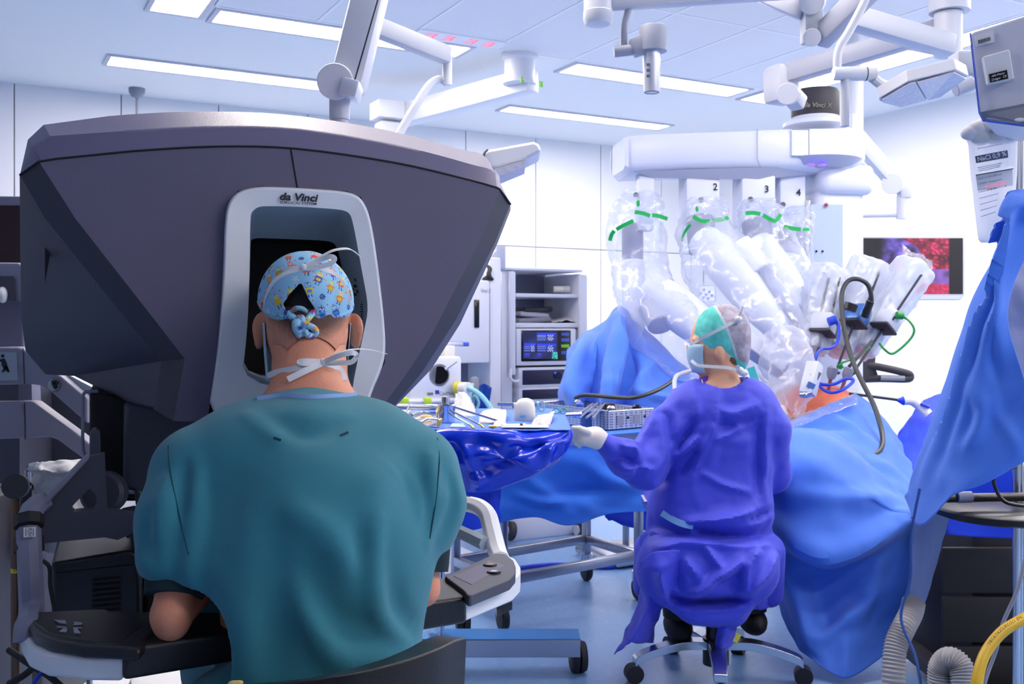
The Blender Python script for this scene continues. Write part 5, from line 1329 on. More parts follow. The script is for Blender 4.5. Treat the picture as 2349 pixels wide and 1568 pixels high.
# green marker stripes printed on the sleeves
def stripe(par, L, wd=.02): part('green_stripe', MB().ribbon([P(*q) for q in L], wd, (0, -1, 0), .002), 'green_stripe', par)
stripe(b1, [(1456, 486, 5.03), (1475, 489, 5.03), (1491, 495, 5.04)]); stripe(b1, [(1496, 493, 5.04), (1514, 496, 5.05), (1531, 502, 5.07)])
stripe(b1, [(1453, 506, 5.03), (1430, 517, 5.04), (1414, 526, 5.06)]); stripe(b1, [(1409, 529, 5.06), (1403, 538, 5.07), (1399, 552, 5.08)])
part('green_mark', MB().ball(P(1464, 466, 5.03), (.009, .002, .018)), 'green_stripe', b1)
stripe(b2, [(1590, 496, 4.98), (1608, 506, 4.98), (1628, 507, 4.98)]); stripe(b2, [(1634, 505, 4.98), (1652, 504, 4.99), (1671, 499, 5.0)]); stripe(b2, [(1584, 515, 4.98), (1572, 530, 5.0), (1564, 552, 5.02)], .014)
part('green_mark', MB().ball(P(1599, 479, 4.98), (.008, .002, .014)), 'green_stripe', b2)
stripe(b3, [(1710, 489, 4.93), (1728, 488, 4.93), (1744, 491, 4.93)]); stripe(b3, [(1750, 493, 4.93), (1777, 506, 4.94), (1791, 491, 4.95)])
stripe(b4, [(1798, 520, 4.98), (1820, 524, 4.98), (1837, 526, 4.98)]); stripe(b4, [(1842, 526, 4.98), (1856, 526, 5.0)], .016)

# three instrument arms on the right, slanting up behind the patient, in milky sleeves
def inst(pts, r, seed, pod, podm, ang):
    p0, p1 = P(*pts[0]), P(*pts[-1])
    ib = part('instrument_arm', beam(p0, p1, r*1.1, r*.8, r=.012), 'carriage_grey', rob)
    d = (p1-p0); x, y, z = frame_of(d)
    for s_ in (-.34, .22):
        part('guide_slot', beam(p0+d*.08+x*r*s_-Y_*r*.62, p0+d*.62+x*r*s_-Y_*r*.62, .012, .006, r=.001), 'charcoal', ib)
    bag('instrument_sleeve', [pts[0][:2]+(pts[0][2],)]+list(pts)+[pts[-1]], [r*.3, r*1.0, r*.95, r*.7, r*.3][:len(pts)+2], 'milky_drape', .018, seg=30, seed=seed, sc=3.2)
    c = P(*pod); R = Matrix((x, y, z)).transposed()
    pd = part('carriage', MB().rbox(c, (.1, .08, .085), R, .01), podm, rob)
    part('carriage_window', MB().rbox(c-Y_*.045+Z_*.01, (.02, .012, .025), R, .002), 'charcoal', pd)
    part('carriage_band', MB().rbox(c+(p1-p0).normalized()*.05, (.105, .085, .012), R, .003), 'charcoal', pd)
    part('instrument_shaft', MB().cyl(c+d.normalized()*.05, c+d.normalized()*.34, .006), 'charcoal', pd)
    return pd
inst([(1905, 625, 4.75), (1885, 700, 4.7), (1865, 800, 4.62)], .095, 11, (1890, 742, 4.6), 'carriage_grey', 0)
p2 = inst([(1995, 612, 4.8), (1965, 690, 4.75), (1925, 800, 4.65)], .105, 13, (1966, 722, 4.6), 'steel_blue', 0)
inst([(2098, 618, 4.8), (2040, 700, 4.75), (1975, 800, 4.65)], .1, 15, (2038, 735, 4.6), 'carriage_grey', 0)
# low arm tip with grey control pod beside the skin
tpod = part('tip_pod', beam(P(1870, 832, 4.3), P(1852, 905, 4.25), .06, .06), 'carriage_grey', rob)
part('pod_window', MB().prism([P(1866, 845, 4.26), P(1885, 856, 4.26), P(1876, 872, 4.25), P(1858, 860, 4.25)], (0, .01, 0)), 'dark_window', tpod)
part('pod_stripe', MB().prism([P(1856, 874, 4.22), P(1872, 882, 4.22), P(1866, 893, 4.22), P(1850, 886, 4.22)], (0, .01, 0)), 'steel_blue', tpod)
part('clamp_jaw', MB().ball(P(1846, 905, 4.22), (.025, .02, .015)).cyl(P(1838, 908, 4.22), P(1862, 900, 4.2), .008), 'steel', tpod)
# cannulas in the skin
for x, y, d, a_ in ((1897, 880, 4.42, .15), (1925, 878, 4.45, .25)):
    t = thing('cannula', 'steel port tube standing in the skin, %s' % ('left one of two, by the blue cable' if x < 1900 else 'right one of two, by the green clip'), 'instrument', P(x, y+22, d), 'port tubes in the skin')
    b = P(x, y+30, d); tdir = Vector((a_*1.6, .1, 1)).normalized()
    part('port_tube', MB().cyl(b, b+tdir*.1, .008), mat('copper'+str(x), rgb(150, 80, 70), .35, metal=.4), t)
    part('port_head', MB().lathe([(.012, 0), (.022, .02), (.024, .05), (.012, .06)], b+tdir*.08, tdir, 16), 'mid_grey', t)
    part('port_valve', MB().ball(b+tdir*.11+X_*.02, (.018, .01, .008)), 'charcoal', t)
# cables
def cable(name, L, r, m, label, ends=None):
    t = thing(name, label, 'cable', P(*L[0])); part('cord', MB().tube(spline([P(*q) for q in L], 8), r, 8), m, t)
    for e in ends or []: part('plug', MB().cyl(P(*e[0]), P(*e[1]), e[2], seg=12), e[3], t, bevel=.003)
    return t
cable('cable', [(1962, 735, 4.52), (1950, 715, 4.5), (1948, 690, 4.5)] and [(1989, 716, 4.5), (1999, 690, 4.48), (1992, 655, 4.48), (1970, 640, 4.48), (1945, 645, 4.48), (1931, 675, 4.46), (1933, 730, 4.42), (1942, 780, 4.38), (1957, 830, 4.32), (1980, 880, 4.25), (2005, 930, 4.18), (2022, 985, 4.1), (2024, 1020, 4.03), (2010, 1040, 3.98), (1985, 1045, 3.95), (1964, 1042, 3.93)], .0105, 'cable_black', 'thick black camera cable looping over the arms and down onto the drape', [((1983, 728, 4.5), (1997, 690, 4.48), .018, 'black_plastic'), ((1948, 712, 4.5), (1954, 696, 4.5), .03, 'black_plastic')])
cable('cable', [(1917, 735, 4.53), (1925, 755, 4.5), (1920, 785, 4.48), (1905, 798, 4.46), (1885, 800, 4.45), (1872, 815, 4.42), (1868, 840, 4.4), (1872, 870, 4.36), (1885, 890, 4.3), (1905, 900, 4.25), (1930, 895, 4.22), (1952, 880, 4.25), (1957, 870, 4.28), (1940, 868, 4.3), (1915, 880, 4.32), (1890, 882, 4.34), (1872, 876, 4.36)], .007, 'cable_blue', 'bright blue cable curling from the left instrument arm down to the skin', [((1900, 738, 4.52), (1918, 732, 4.52), .02, 'cable_blue')])
cable('cable', [(2068, 724, 4.55), (2085, 735, 4.52), (2097, 755, 4.5), (2090, 775, 4.5), (2065, 800, 4.5), (2045, 811, 4.5), (2028, 800, 4.5), (2018, 788, 4.55)], .0055, 'cable_green', 'thin green cable looping out from the right instrument arm', [((2056, 722, 4.54), (2072, 724, 4.54), .018, 'cable_green')])
cable('cable', [(2000, 782, 4.5), (1985, 800, 4.45), (1965, 822, 4.4), (1948, 840, 4.38)], .0075, 'cable_black', 'short black cable between the right arm and the port')
cable('cable', [(1995, 795, 4.48), (1970, 815, 4.42), (1950, 825, 4.4), (1932, 832, 4.38), (1927, 840, 4.38)], .005, 'cable_green', 'short green lead ending in a clip at the right port', [((1926, 835, 4.38), (1931, 845, 4.38), .011, 'cable_green')])
# ---------------------------------------------------------------- patient, drapes
mat('drape_blue', rgb(66, 120, 226), 0.75, sheen=.2, bump=.4, bscale=350)
mat('drape_mid', rgb(20, 112, 224), 0.75, sheen=.2, bump=.5, bscale=250)
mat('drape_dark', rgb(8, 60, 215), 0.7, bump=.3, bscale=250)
mat('plastic_blue', rgb(4, 52, 214), 0.2, spec=.6, bump=.2, bscale=25)
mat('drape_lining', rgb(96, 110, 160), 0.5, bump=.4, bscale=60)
mat('orange_skin', rgb(216, 112, 80), 0.45, sss=.1, var=.08, vscale=20)
R_ = lambda L: [P(*q) for q in L]
pat = thing('person', 'patient under blue drapes, only the orange-tinted abdomen showing below the instruments', 'person', P(1900, 1000, 4.6))
PF = Field((-.5, -.75, .7), (.9, .75, 1.16), .014); pc_ = P(1890, 955, 4.62)
PF.add(PF.ell((.0, .08, .80), (.22, .30, .162))); PF.add(PF.ell((.06, .34, .74), (.22, .26, .15)), .1); PF.add(PF.cone((-.08, -.1, .72), (-.14, -.4, .6), .12, .1), .1)
PV, PQ = PF.mesh(); PV[:, 0] += pc_.x-.05; PV[:, 1] += pc_.y-.1
npart('abdomen', PV, PQ, 'orange_skin', pat)
tb = thing('operating_table', 'operating table hidden below the blue patient drapes', 'table', P(1950, 1300, 4.8))
part('table_top', MB().rbox((P(1900, 1000, 4.75).x, 4.75, .57), (.5, 1.0, .1), RR, .03), 'black_matt', tb)
part('table_column', MB().rbox((P(1900, 1000, 4.75).x, 4.75, .31), (.35, .4, .44), RR, .03), 'steel', tb); part('table_foot', MB().rbox((P(1900, 1000, 4.75).x, 4.75, .06), (.5, .8, .1), RR, .03), 'steel', tb)
q0 = [(1790, 985, 4.25), (1815, 968, 4.27), (1850, 950, 4.3), (1905, 927, 4.34), (1960, 905, 4.42), (1995, 925, 4.46), (2040, 975, 4.44), (2085, 1025, 4.4), (2120, 1075, 4.35)]
q1 = [(1786, 1000, 4.15), (1815, 985, 4.16), (1850, 972, 4.17), (1905, 958, 4.18), (1955, 948, 4.2), (1990, 960, 4.22), (2035, 1000, 4.22), (2075, 1050, 4.15), (2115, 1100, 4.05)]
q2 = [(1782, 1012, 4.06), (1815, 998, 4.05), (1850, 990, 4.04), (1905, 990, 4.02), (1955, 1000, 4.0), (1990, 1025, 3.98), (2030, 1060, 3.94), (2070, 1095, 3.9), (2112, 1135, 3.85)]
q3 = [(1780, 1030, 3.95), (1815, 1020, 3.93), (1850, 1015, 3.92), (1905, 1025, 3.9), (1955, 1055, 3.86), (1990, 1085, 3.83), (2030, 1115, 3.8), (2065, 1140, 3.77), (2105, 1165, 3.75)]
pdc = creases([(.03, [(1900, 950), (1990, 1000), (2080, 1080)], 16), (-.03, [(1930, 950), (2010, 1010), (2090, 1100)], 14), (.025, [(1990, 935), (2040, 1010), (2050, 1060)], 14), (-.025, [(1820, 990), (1880, 975), (1950, 985)], 10), (.025, [(2040, 1040), (2080, 1060), (2110, 1090)], 12), (.02, [(2000, 1060), (2040, 1070), (2100, 1120)], 12)])
tag(part('patient_drape', sheet([R_(q) for q in (q0, q1, q2, q3)], 9, 16, .03, 2.0, pdc), 'drape_blue', solid=.003), 'crumpled blue drape over the patient, around the orange skin', 'drape')
film('window_film', alpha=.04, rough=.15, tint=(.85, .92, 1), white=.5)
tag(part('incise_film', sheet([R_([(1800, 965, 4.2), (1850, 946, 4.22), (1910, 921, 4.25), (1965, 900, 4.36)]), R_([(1805, 985, 4.12), (1855, 968, 4.12), (1912, 945, 4.14), (1968, 925, 4.22)])], 10, 6, .02, 4), 'window_film', solid=.001), 'clear adhesive film edge along the opening around the skin', 'film')
n0 = [(1772, 1000, 4.0), (1805, 985, 3.98), (1840, 981, 3.96), (1880, 984, 3.94), (1925, 1000, 3.9), (1965, 1035, 3.86), (2000, 1070, 3.82), (2050, 1115, 3.76), (2098, 1150, 3.7)]
n1 = [(1768, 1060, 3.8), (1800, 1050, 3.72), (1840, 1048, 3.68), (1885, 1055, 3.66), (1930, 1080, 3.66), (1970, 1110, 3.65), (2010, 1140, 3.63), (2050, 1162, 3.62), (2097, 1175, 3.62)]
n2 = [(1766, 1150, 3.76), (1800, 1132, 3.68), (1840, 1138, 3.63), (1885, 1146, 3.60), (1930, 1148, 3.6), (1970, 1150, 3.6), (2010, 1160, 3.6), (2050, 1178, 3.6), (2096, 1190, 3.6)]
n3 = [(1768, 1240, 3.74), (1800, 1236, 3.66), (1840, 1250, 3.58), (1880, 1268, 3.54), (1930, 1262, 3.53), (1975, 1245, 3.54), (2020, 1220, 3.56), (2055, 1205, 3.58), (2095, 1200, 3.6)]
n4 = [(1775, 1320, 3.72), (1805, 1325, 3.66), (1845, 1335, 3.62), (1885, 1345, 3.62), (1930, 1346, 3.6), (1975, 1335, 3.57), (2014, 1316, 3.55), (2055, 1298, 3.55), (2092, 1290, 3.56)]
n5 = [(1786, 1385, 3.68), (1815, 1400, 3.6), (1850, 1410, 3.55), (1890, 1410, 3.53), (1930, 1405, 3.52), (1975, 1395, 3.5), (2010, 1375, 3.5), (2050, 1370, 3.52), (2090, 1375, 3.54)]
n6 = [(1806, 1440, 3.6), (1835, 1460, 3.52), (1862, 1474, 3.47), (1895, 1470, 3.46), (1930, 1460, 3.46), (1970, 1448, 3.46), (2005, 1440, 3.48), (2040, 1435, 3.5), (2084, 1425, 3.52)]
n7 = [(1835, 1492, 3.5), (1865, 1513, 3.44), (1890, 1532, 3.41), (1915, 1547, 3.39), (1938, 1556, 3.38), (1965, 1547, 3.39), (1998, 1525, 3.42), (2030, 1500, 3.45), (2068, 1462, 3.5)]
fdc = creases([(.03, [(1790, 1128), (1876, 1140), (1976, 1146), (2098, 1132)], 34), (.07, [(1790, 1215), (1842, 1252), (1897, 1274), (1979, 1250), (2095, 1185)], 46), (-.035, [(1800, 1262), (1850, 1300), (1905, 1318), (1970, 1298), (2030, 1262)], 40),
    (.018, [(2096, 1195), (2028, 1257), (2000, 1321), (1974, 1398)], 44), (.045, [(1800, 1300), (1835, 1390), (1857, 1478)], 30), (.035, [(1857, 1474), (1928, 1438), (1976, 1396)], 26), (-.03, [(1870, 1330), (1895, 1400), (1900, 1440)], 40), (-.015, [(2040, 1290), (2020, 1370), (2000, 1430)], 44), (.02, [(1930, 1450), (1940, 1500), (1936, 1545)], 26), (.03, [(1810, 1000), (1880, 1010), (1960, 1060), (2060, 1130)], 22), (-.03, [(1990, 1080), (2040, 1120), (2090, 1140)], 20)])
tag(part('front_drape', sheet([R_(q) for q in (n0, n1, n2, n3, n4, n5, n6, n7)], 8, 12, .02, 1.8, fdc), 'drape_blue', solid=.003), 'large blue drape hanging from the operating table to the floor beside the nurse', 'drape')
tag(part('back_drape', sheet([R_([(2055, 1000, 4.4), (2090, 950, 4.5), (2120, 915, 4.6), (2165, 900, 4.7)]), R_([(2070, 1040, 4.2), (2100, 1030, 4.2), (2140, 1020, 4.2), (2180, 1010, 4.2)]), R_([(2090, 1130, 3.9), (2120, 1130, 3.9), (2160, 1120, 3.9), (2200, 1110, 3.9)])], 8, 8, .03, 1.5), 'drape_dark', solid=.003), 'dark blue drape behind the white hand instrument', 'drape')
# tented drape at the left of the robot
m0 = [(1300, 800, 5.1), (1345, 762, 5.15), (1385, 735, 5.2), (1427, 711, 5.2), (1440, 725, 5.15), (1478, 770, 5.1), (1530, 815, 5.05), (1590, 850, 5.0), (1650, 880, 4.9)]
m1 = [(1298, 830, 4.95), (1338, 800, 4.9), (1375, 785, 4.95), (1408, 775, 4.85), (1440, 770, 4.9), (1480, 805, 4.85), (1530, 845, 4.85), (1590, 875, 4.8), (1650, 900, 4.75)]
m2 = [(1288, 868, 4.85), (1325, 850, 4.75), (1362, 842, 4.85), (1395, 835, 4.7), (1430, 830, 4.78), (1475, 850, 4.68), (1530, 878, 4.72), (1590, 900, 4.7), (1650, 925, 4.65)]
m3 = [(1278, 905, 4.8), (1315, 904, 4.62), (1355, 906, 4.75), (1390, 908, 4.55), (1430, 910, 4.68), (1475, 915, 4.55), (1530, 922, 4.62), (1590, 930, 4.58), (1650, 945, 4.55)]
m4 = [(1290, 960, 4.8), (1320, 960, 4.62), (1360, 965, 4.75), (1390, 970, 4.55), (1430, 970, 4.68), (1475, 970, 4.55), (1530, 975, 4.6), (1590, 985, 4.55), (1650, 1000, 4.55)]
tdc = creases([(.07, [(1424, 718), (1375, 800), (1338, 905)], 20), (.09, [(1430, 722), (1412, 800), (1395, 908)], 22), (-.06, [(1400, 760), (1370, 840), (1362, 906)], 18), (.05, [(1440, 735), (1500, 800), (1560, 850)], 18), (-.06, [(1450, 770), (1445, 850), (1440, 905)], 26), (.05, [(1500, 830), (1450, 890), (1430, 920)], 14), (.04, [(1430, 880), (1480, 905), (1540, 915)], 12), (.05, [(1345, 770), (1320, 840), (1300, 900)], 16)])
tag(part('tented_drape', sheet([R_(q) for q in (m0, m1, m2, m3, m4)], 9, 14, .03, 1.7, tdc), 'drape_blue', solid=.003), 'tented blue drape with a high peak, behind the nurse at the left of the robot', 'drape')
ps = thing('drape_post', 'dark post tip poking out at the peak of the tented blue drape', 'post', Zc(P(1436, 717, 5.25), 0))
part('post_shaft', MB().cyl(Zc(P(1436, 722, 5.25), 0.03), P(1436, 722, 5.25), .018), 'steel', ps); part('post_tip', MB().cyl(P(1433, 722, 5.2), P(1440, 711, 5.2), .016), 'charcoal', ps); part('post_foot', MB().rbox(Zc(P(1436, 722, 5.25), .03), (.4, .4, .05), RR, .02), 'steel', ps)
tag(part('cable', MB().tube(spline(R_([(1320, 912, 4.4), (1345, 906, 4.35), (1400, 910, 4.3), (1450, 912, 4.25), (1500, 898, 4.3), (1540, 875, 4.4), (1560, 855, 4.5)]), 8), .009, 8), 'cable_black'), 'dark cable running from the steel basket up across the tented drape', 'cable')
tag(part('tube', MB().tube(spline(R_([(1548, 895, 3.9), (1547, 875, 4.0), (1552, 862, 4.1), (1566, 855, 4.2), (1585, 850, 4.3)]), 6), .009, 8), 'grey_paint'), 'pale grey tube bent over beside the nurse\'s mask', 'tube')
# hand instrument lying from the skin to the right
hi = thing('hand_instrument', 'hand instrument with thin black rod, blue cone and white grip, right of the skin', 'instrument', P(2000, 910, 4.45))
part('rod', MB().cyl(P(1948, 902, 4.45), P(2062, 917, 4.4), .006), 'charcoal', hi); part('cone', MB().cyl(P(2058, 917, 4.4), P(2073, 919, 4.4), .006, .02), 'cable_blue', hi)
part('grip', MB().tube(spline(R_([(2072, 918, 4.4), (2090, 918, 4.4), (2105, 927, 4.4), (2130, 950, 4.38)]), 5), .021, 14), 'ivory', hi); part('grip_strip', MB().tube(R_([(2112, 925, 4.37), (2132, 934, 4.36)]), .008, 8), 'cable_blue', hi)

# ---------------------------------------------------------------- right border: hanging drape, saline bag, stand, hoses
s0 = [(2312, 440, 2.62), (2325, 436, 2.6), (2340, 434, 2.6), (2360, 436, 2.6), (2400, 450, 2.6)]
s1 = [(2278, 535, 2.66), (2292, 500, 2.6), (2318, 478, 2.56), (2350, 470, 2.56), (2400, 480, 2.56)]
s2 = [(2272, 580, 2.68), (2290, 560, 2.62), (2308, 540, 2.55), (2330, 525, 2.6), (2390, 520, 2.6)]
s3 = [(2215, 735, 2.72), (2238, 735, 2.64), (2265, 725, 2.6), (2285, 715, 2.58), (2312, 700, 2.6)]
s4 = [(2152, 930, 2.78), (2185, 930, 2.68), (2240, 915, 2.62), (2300, 900, 2.6), (2352, 880, 2.56)]
s5 = [(2096, 1075, 2.82), (2150, 1075, 2.7), (2230, 1050, 2.62), (2310, 1020, 2.58), (2380, 1000, 2.55)]
s6 = [(2078, 1140, 2.84), (2112, 1206, 2.72), (2180, 1140, 2.64), (2265, 1106, 2.6), (2385, 1038, 2.56)]
sdc = creases([(.02, [(2300, 450), (2262, 640), (2190, 900), (2110, 1120)], 16), (-.02, [(2310, 520), (2270, 680), (2215, 860), (2140, 1100)], 18), (.025, [(2190, 870), (2230, 905), (2266, 928), (2322, 889)], 18), (.022, [(2266, 928), (2240, 980), (2218, 1020)], 16), (.018, [(2266, 928), (2310, 980), (2340, 1040)], 16), (-.02, [(2210, 900), (2225, 960), (2205, 1010)], 20), (.02, [(2298, 700), (2260, 745), (2235, 765)], 14), (-.018, [(2285, 740), (2270, 800), (2290, 860)], 22), (.02, [(2320, 450), (2300, 500), (2296, 560)], 12), (.018, [(2150, 1080), (2180, 1110), (2195, 1140)], 14)])
tag(part('screen_drape', sheet([R_(q) for q in (s0, s1, s2, s3, s4, s5, s6)], 12, 12, .012, 2.6, sdc), 'drape_blue', solid=.003), 'big blue screen drape hung at the right border from its stand', 'drape')
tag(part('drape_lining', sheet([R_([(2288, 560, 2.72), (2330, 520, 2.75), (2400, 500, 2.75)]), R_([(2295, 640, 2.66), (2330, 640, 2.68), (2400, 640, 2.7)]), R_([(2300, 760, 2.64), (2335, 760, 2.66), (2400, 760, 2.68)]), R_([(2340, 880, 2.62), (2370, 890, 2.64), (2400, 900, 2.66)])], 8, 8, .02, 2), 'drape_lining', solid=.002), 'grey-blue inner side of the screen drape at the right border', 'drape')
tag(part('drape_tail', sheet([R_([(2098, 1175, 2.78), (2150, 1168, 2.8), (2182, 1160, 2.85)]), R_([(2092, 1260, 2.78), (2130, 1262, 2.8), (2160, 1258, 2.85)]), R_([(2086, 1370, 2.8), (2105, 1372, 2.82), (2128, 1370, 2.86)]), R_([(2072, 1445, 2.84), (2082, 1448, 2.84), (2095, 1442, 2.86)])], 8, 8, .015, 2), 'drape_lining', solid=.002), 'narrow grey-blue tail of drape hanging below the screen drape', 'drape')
tag(part('drain_tube', MB().tube(spline(R_([(2110, 1120, 2.66), (2097, 1185, 2.66), (2090, 1240, 2.7), (2088, 1330, 2.72), (2068, 1400, 2.72), (2072, 1440, 2.7), (2098, 1500, 2.66), (2112, 1568, 2.62), (2116, 1640, 2.6)]), 8), .0042, 8), mat('tube_blue', rgb(40, 78, 150), .35)), 'thin blue tube hanging down the edge of the front drape', 'tube')
iv = thing('saline_bag', 'clear printed saline bag hanging at the right border, wrapped white on top', 'infusion bag', P(2275, 280, 2.72))
lp_ = []
for y, x0, x1, th in ((300, 2208, 2336, .02), (330, 2222, 2333, .03), (400, 2229, 2330, .045), (480, 2240, 2322, .05), (530, 2246, 2312, .045), (548, 2246, 2300, .03), (556, 2250, 2290, .01)):
    a, b = P(x0, y, 2.7), P(x1, y, 2.7); c = (a+b)/2; h = (b-a)/2
    lp_.append([c+h*math.cos(t)+Y_*th*math.sin(t) for t in np.linspace(0, 2*math.pi, 24, endpoint=False)])
part('pouch', MB().loft(lp_), film('bag_plastic', alpha=.62, rough=.2, white=.85), iv, smooth=60)
wm = MB(); 
for x, y, r in ((2225, 305, .022), (2240, 296, .024), (2262, 288, .026), (2290, 290, .028), (2315, 298, .024), (2328, 310, .018), (2250, 315, .024), (2282, 312, .026), (2308, 314, .02)):
    wm.ball(P(x, y, 2.69), (r*1.15, r, r*.9), 12, 8)
part('white_wrap', wm, 'paper', iv, smooth=180); part('hang_hook', MB().tube(spline(R_([(2290, 288, 2.7), (2290, 270, 2.7), (2310, 262, 2.72), (2338, 268, 2.74)]), 5), .004, 8), 'steel', iv)
tl = (P(2320, 400, 2.7)-P(2235, 418, 2.7)).normalized(); tu = Vector((-tl.z, 0, tl.x))
bl_ = lambda x, y: P(x, y, 2.645)
part('name_strip', MB().prism([bl_(2237, 358), bl_(2311, 344), bl_(2313, 361), bl_(2240, 374)], (0, .002, 0)), 'print_grey', iv)
part('bag_lettering', text_mb('NaCl 0,9 %', P(2275, 359, 2.643), tl, tu, .0165, width=.078, bold=.03), 'label_white', iv, smooth=None)
part('bag_label', MB().prism([bl_(2238, 402), bl_(2322, 387), bl_(2324, 425), bl_(2243, 438)], (0, .002, 0)), 'label_white', iv)
part('label_rule', MB().tube([bl_(2237, 402)-Y_*.003, bl_(2323, 387)-Y_*.003], .0012, 5), 'print_black', iv)
for t_, x, y, w_, m in (('NaCl 0,9% 500 ml', 2270, 405, .062, 'print_grey'), ('5000 Heparin', 2272, 416, .06, 'print_grey'), ('DATUM', 2284, 424, .055, led), ('12.6  -  1', 2287, 431, .05, 'print_black')):
    part('label_print', text_mb(t_, P(x, y, 2.642), tl, tu, .0075, width=w_), m, iv, smooth=None)
fl = MB()
for k in range(9):
    y = 340 if k == 0 else (380+k*4 if k < 4 else 440+(k-4)*14); fl.prism([bl_(2242+k, y), bl_(2300-k*2, y-11), bl_(2300-k*2, y-9.5), bl_(2242+k, y+1.5)], (0, .001, 0))
part('fine_print', fl, 'grey_paint', iv, smooth=None, kind='stuff')
iv_s = thing('infusion_stand', 'tall steel infusion stand with black ring table at the right border', 'stand', Zc(P(2335, 1500, 2.8), 0))
for x, r in ((2332, .011), (2342, .007)): part('pole', MB().cyl(P(x, 262, 2.84), Zc(P(x, 1500, 2.84), .02), r), 'steel', iv_s)
el = P(2300, 1185, 2.7)
part('ring_table', MB().lathe([(.16, -.012), (.182, -.004), (.182, .01), (.172, .016), (.001, .012)], P(2300, 1175, 2.75), seg=40), 'black_plastic', iv_s)
part('cross_bar', MB().cyl(P(2170, 1142, 2.7), P(2400, 1138, 2.75), .012), 'black_plastic', iv_s); part('bar_clamp', MB().cyl(P(2196, 1140, 2.7), P(2228, 1139, 2.7), .0155), 'mid_grey', iv_s)
part('stand_foot', MB().rbox(Zc(P(2335, 1500, 2.8), .04), (.5, .5, .06), None, .02), 'steel', iv_s)
tag(part('hanging_cloth', sheet([R_([(2150, 1110, 3.0), (2240, 1090, 3.0), (2400, 1060, 3.0)]), R_([(2165, 1170, 3.0), (2250, 1170, 3.05), (2400, 1170, 3.0)]), R_([(2175, 1225, 3.0), (2260, 1232, 3.05), (2400, 1235, 3.0)])], 8, 8, .02, 2), 'drape_dark', solid=.003), 'dark blue cloth hanging behind the black ring table', 'cloth')
tag(part('cable', MB().tube(spline(R_([(2330, 1070, 2.7), (2285, 1090, 2.68), (2282, 1115, 2.68), (2305, 1150, 2.66), (2350, 1160, 2.66)]), 6), .005, 8), 'black_plastic'), 'black cable looped around the top of the ring table', 'cable')
tag(part('cable', MB().tube(spline(R_([(2352, 1280, 2.5), (2335, 1350, 2.5), (2300, 1430, 2.52), (2285, 1490, 2.54), (2265, 1545, 2.54), (2250, 1600, 2.54)]), 6), .005, 8), 'mid_grey'), 'thin grey cable sloping down across the stand poles', 'cable')
am = thing('anaesthesia_machine', 'black anaesthesia machine in the shadow at the lower right corner', 'medical device', Zc(P(2290, 1500, 3.3), 0))
part('cabinet', MB().rbox(Zc(P(2385, 1400, 3.4), .31), (.7, .5, .54), None, .03), 'black_matt', am); part('cabinet_foot', MB().rbox(Zc(P(2385, 1400, 3.3), .06), (.7, .6, .06), None, .02), 'charcoal', am)  # plain black body, carries the corner's darkness in its colour
for k in range(3): part('drawer', MB().rbox(Zc(P(2385, 1400, 3.14), .14+k*.155), (.62, .02, .145), None, .008), 'black_matt', am)
for x in (-.3, .3): part('caster', MB().cyl(Zc(P(2385, 1400, 3.15), .035)+X_*(x-.015), Zc(P(2385, 1400, 3.15), .035)+X_*(x+.015), .035, seg=16), 'rubber', am)
mat('hose_grey', rgb(160, 157, 160), .5); mat('hose_yellow', rgb(196, 158, 24), .45)
def corr(L, r, name, label):
    C_ = spline(R_(L), 26); n = len(C_)
    tag(part(name, MB().tube(C_, [r*(1+.07*math.cos(i*math.pi/2*1.0)) for i in range(n)], 18), 'hose_grey', smooth=70), label, 'hose')
corr([(2096, 1380, 2.8), (2090, 1405, 2.78), (2070, 1445, 2.74), (2055, 1480, 2.72), (2050, 1530, 2.7), (2050, 1600, 2.68), (2056, 1680, 2.66)], .03, 'corrugated_hose', 'pale corrugated hose coming down below the grey drape tail')
corr([(2162, 1640, 2.6), (2158, 1570, 2.6), (2160, 1530, 2.6), (2180, 1512, 2.58), (2204, 1530, 2.56), (2212, 1575, 2.54), (2216, 1640, 2.52)], .031, 'corrugated_hose', 'pale corrugated hose arching up at the bottom border')
yh = thing('gas_hose', 'yellow gas hose with black print at the lower right corner', 'hose', P(2260, 1568, 2.4))
part('hose', MB().tube(spline(R_([(2400, 1390, 2.45), (2349, 1418, 2.44), (2300, 1448, 2.42), (2265, 1490, 2.4), (2248, 1530, 2.38), (2240, 1580, 2.36), (2238, 1660, 2.34)]), 8), .0135, 12), 'hose_yellow', yh)
for w_, x, y, a in (('EN', 2338, 1417, -.5), ('ISO', 2322, 1427, -.53), ('CURE', 2304, 1438, -.62), ('STATIC', 2283, 1458, -.85), ('ANTI', 2266, 1480, -1.0)):
    part('hose_print', text_mb(w_, P(x, y, 2.395), Vector((math.cos(a), 0, -math.sin(a))), Vector((math.sin(a), 0, math.cos(a))), .011), 'print_black', yh, smooth=None)
# ---------------------------------------------------------------- the scrub nurse on her stool
mat('gown_blue', rgb(58, 68, 214), 0.6, sheen=.15, bump=.4, bscale=300)
mat('glove_white', rgb(232, 222, 218), 0.45, bump=.2, bscale=150)
mat('nurse_skin', rgb(236, 176, 142), 0.5, sss=.1)
mat('cap_teal', rgb(74, 205, 200), 0.8, bump=.6, bscale=500)
mat('cap_cells', (1, 1, 1), 0.8, vcol=True, bump=.8, bscale=400)
mat('collar_purple', rgb(110, 50, 190), 0.8)
mat('belt_blue', rgb(110, 160, 220), 0.8)
t3 = lambda x, y, d: tuple(P(x, y, d))
nu_ = thing('person', 'nurse in blue gown and teal cap, seated on a stool at the instrument tables', 'person', Zc(P(1640, 1300, 3.5), .55))
NB = Field((.18, 3.1, .42), (1.02, 3.95, 1.31), .0062)
hx, hy, hz = t3(1646, 778, 3.5)
NB.add(NB.ell((hx, hy, hz+.012), (.092, .074, .1)))
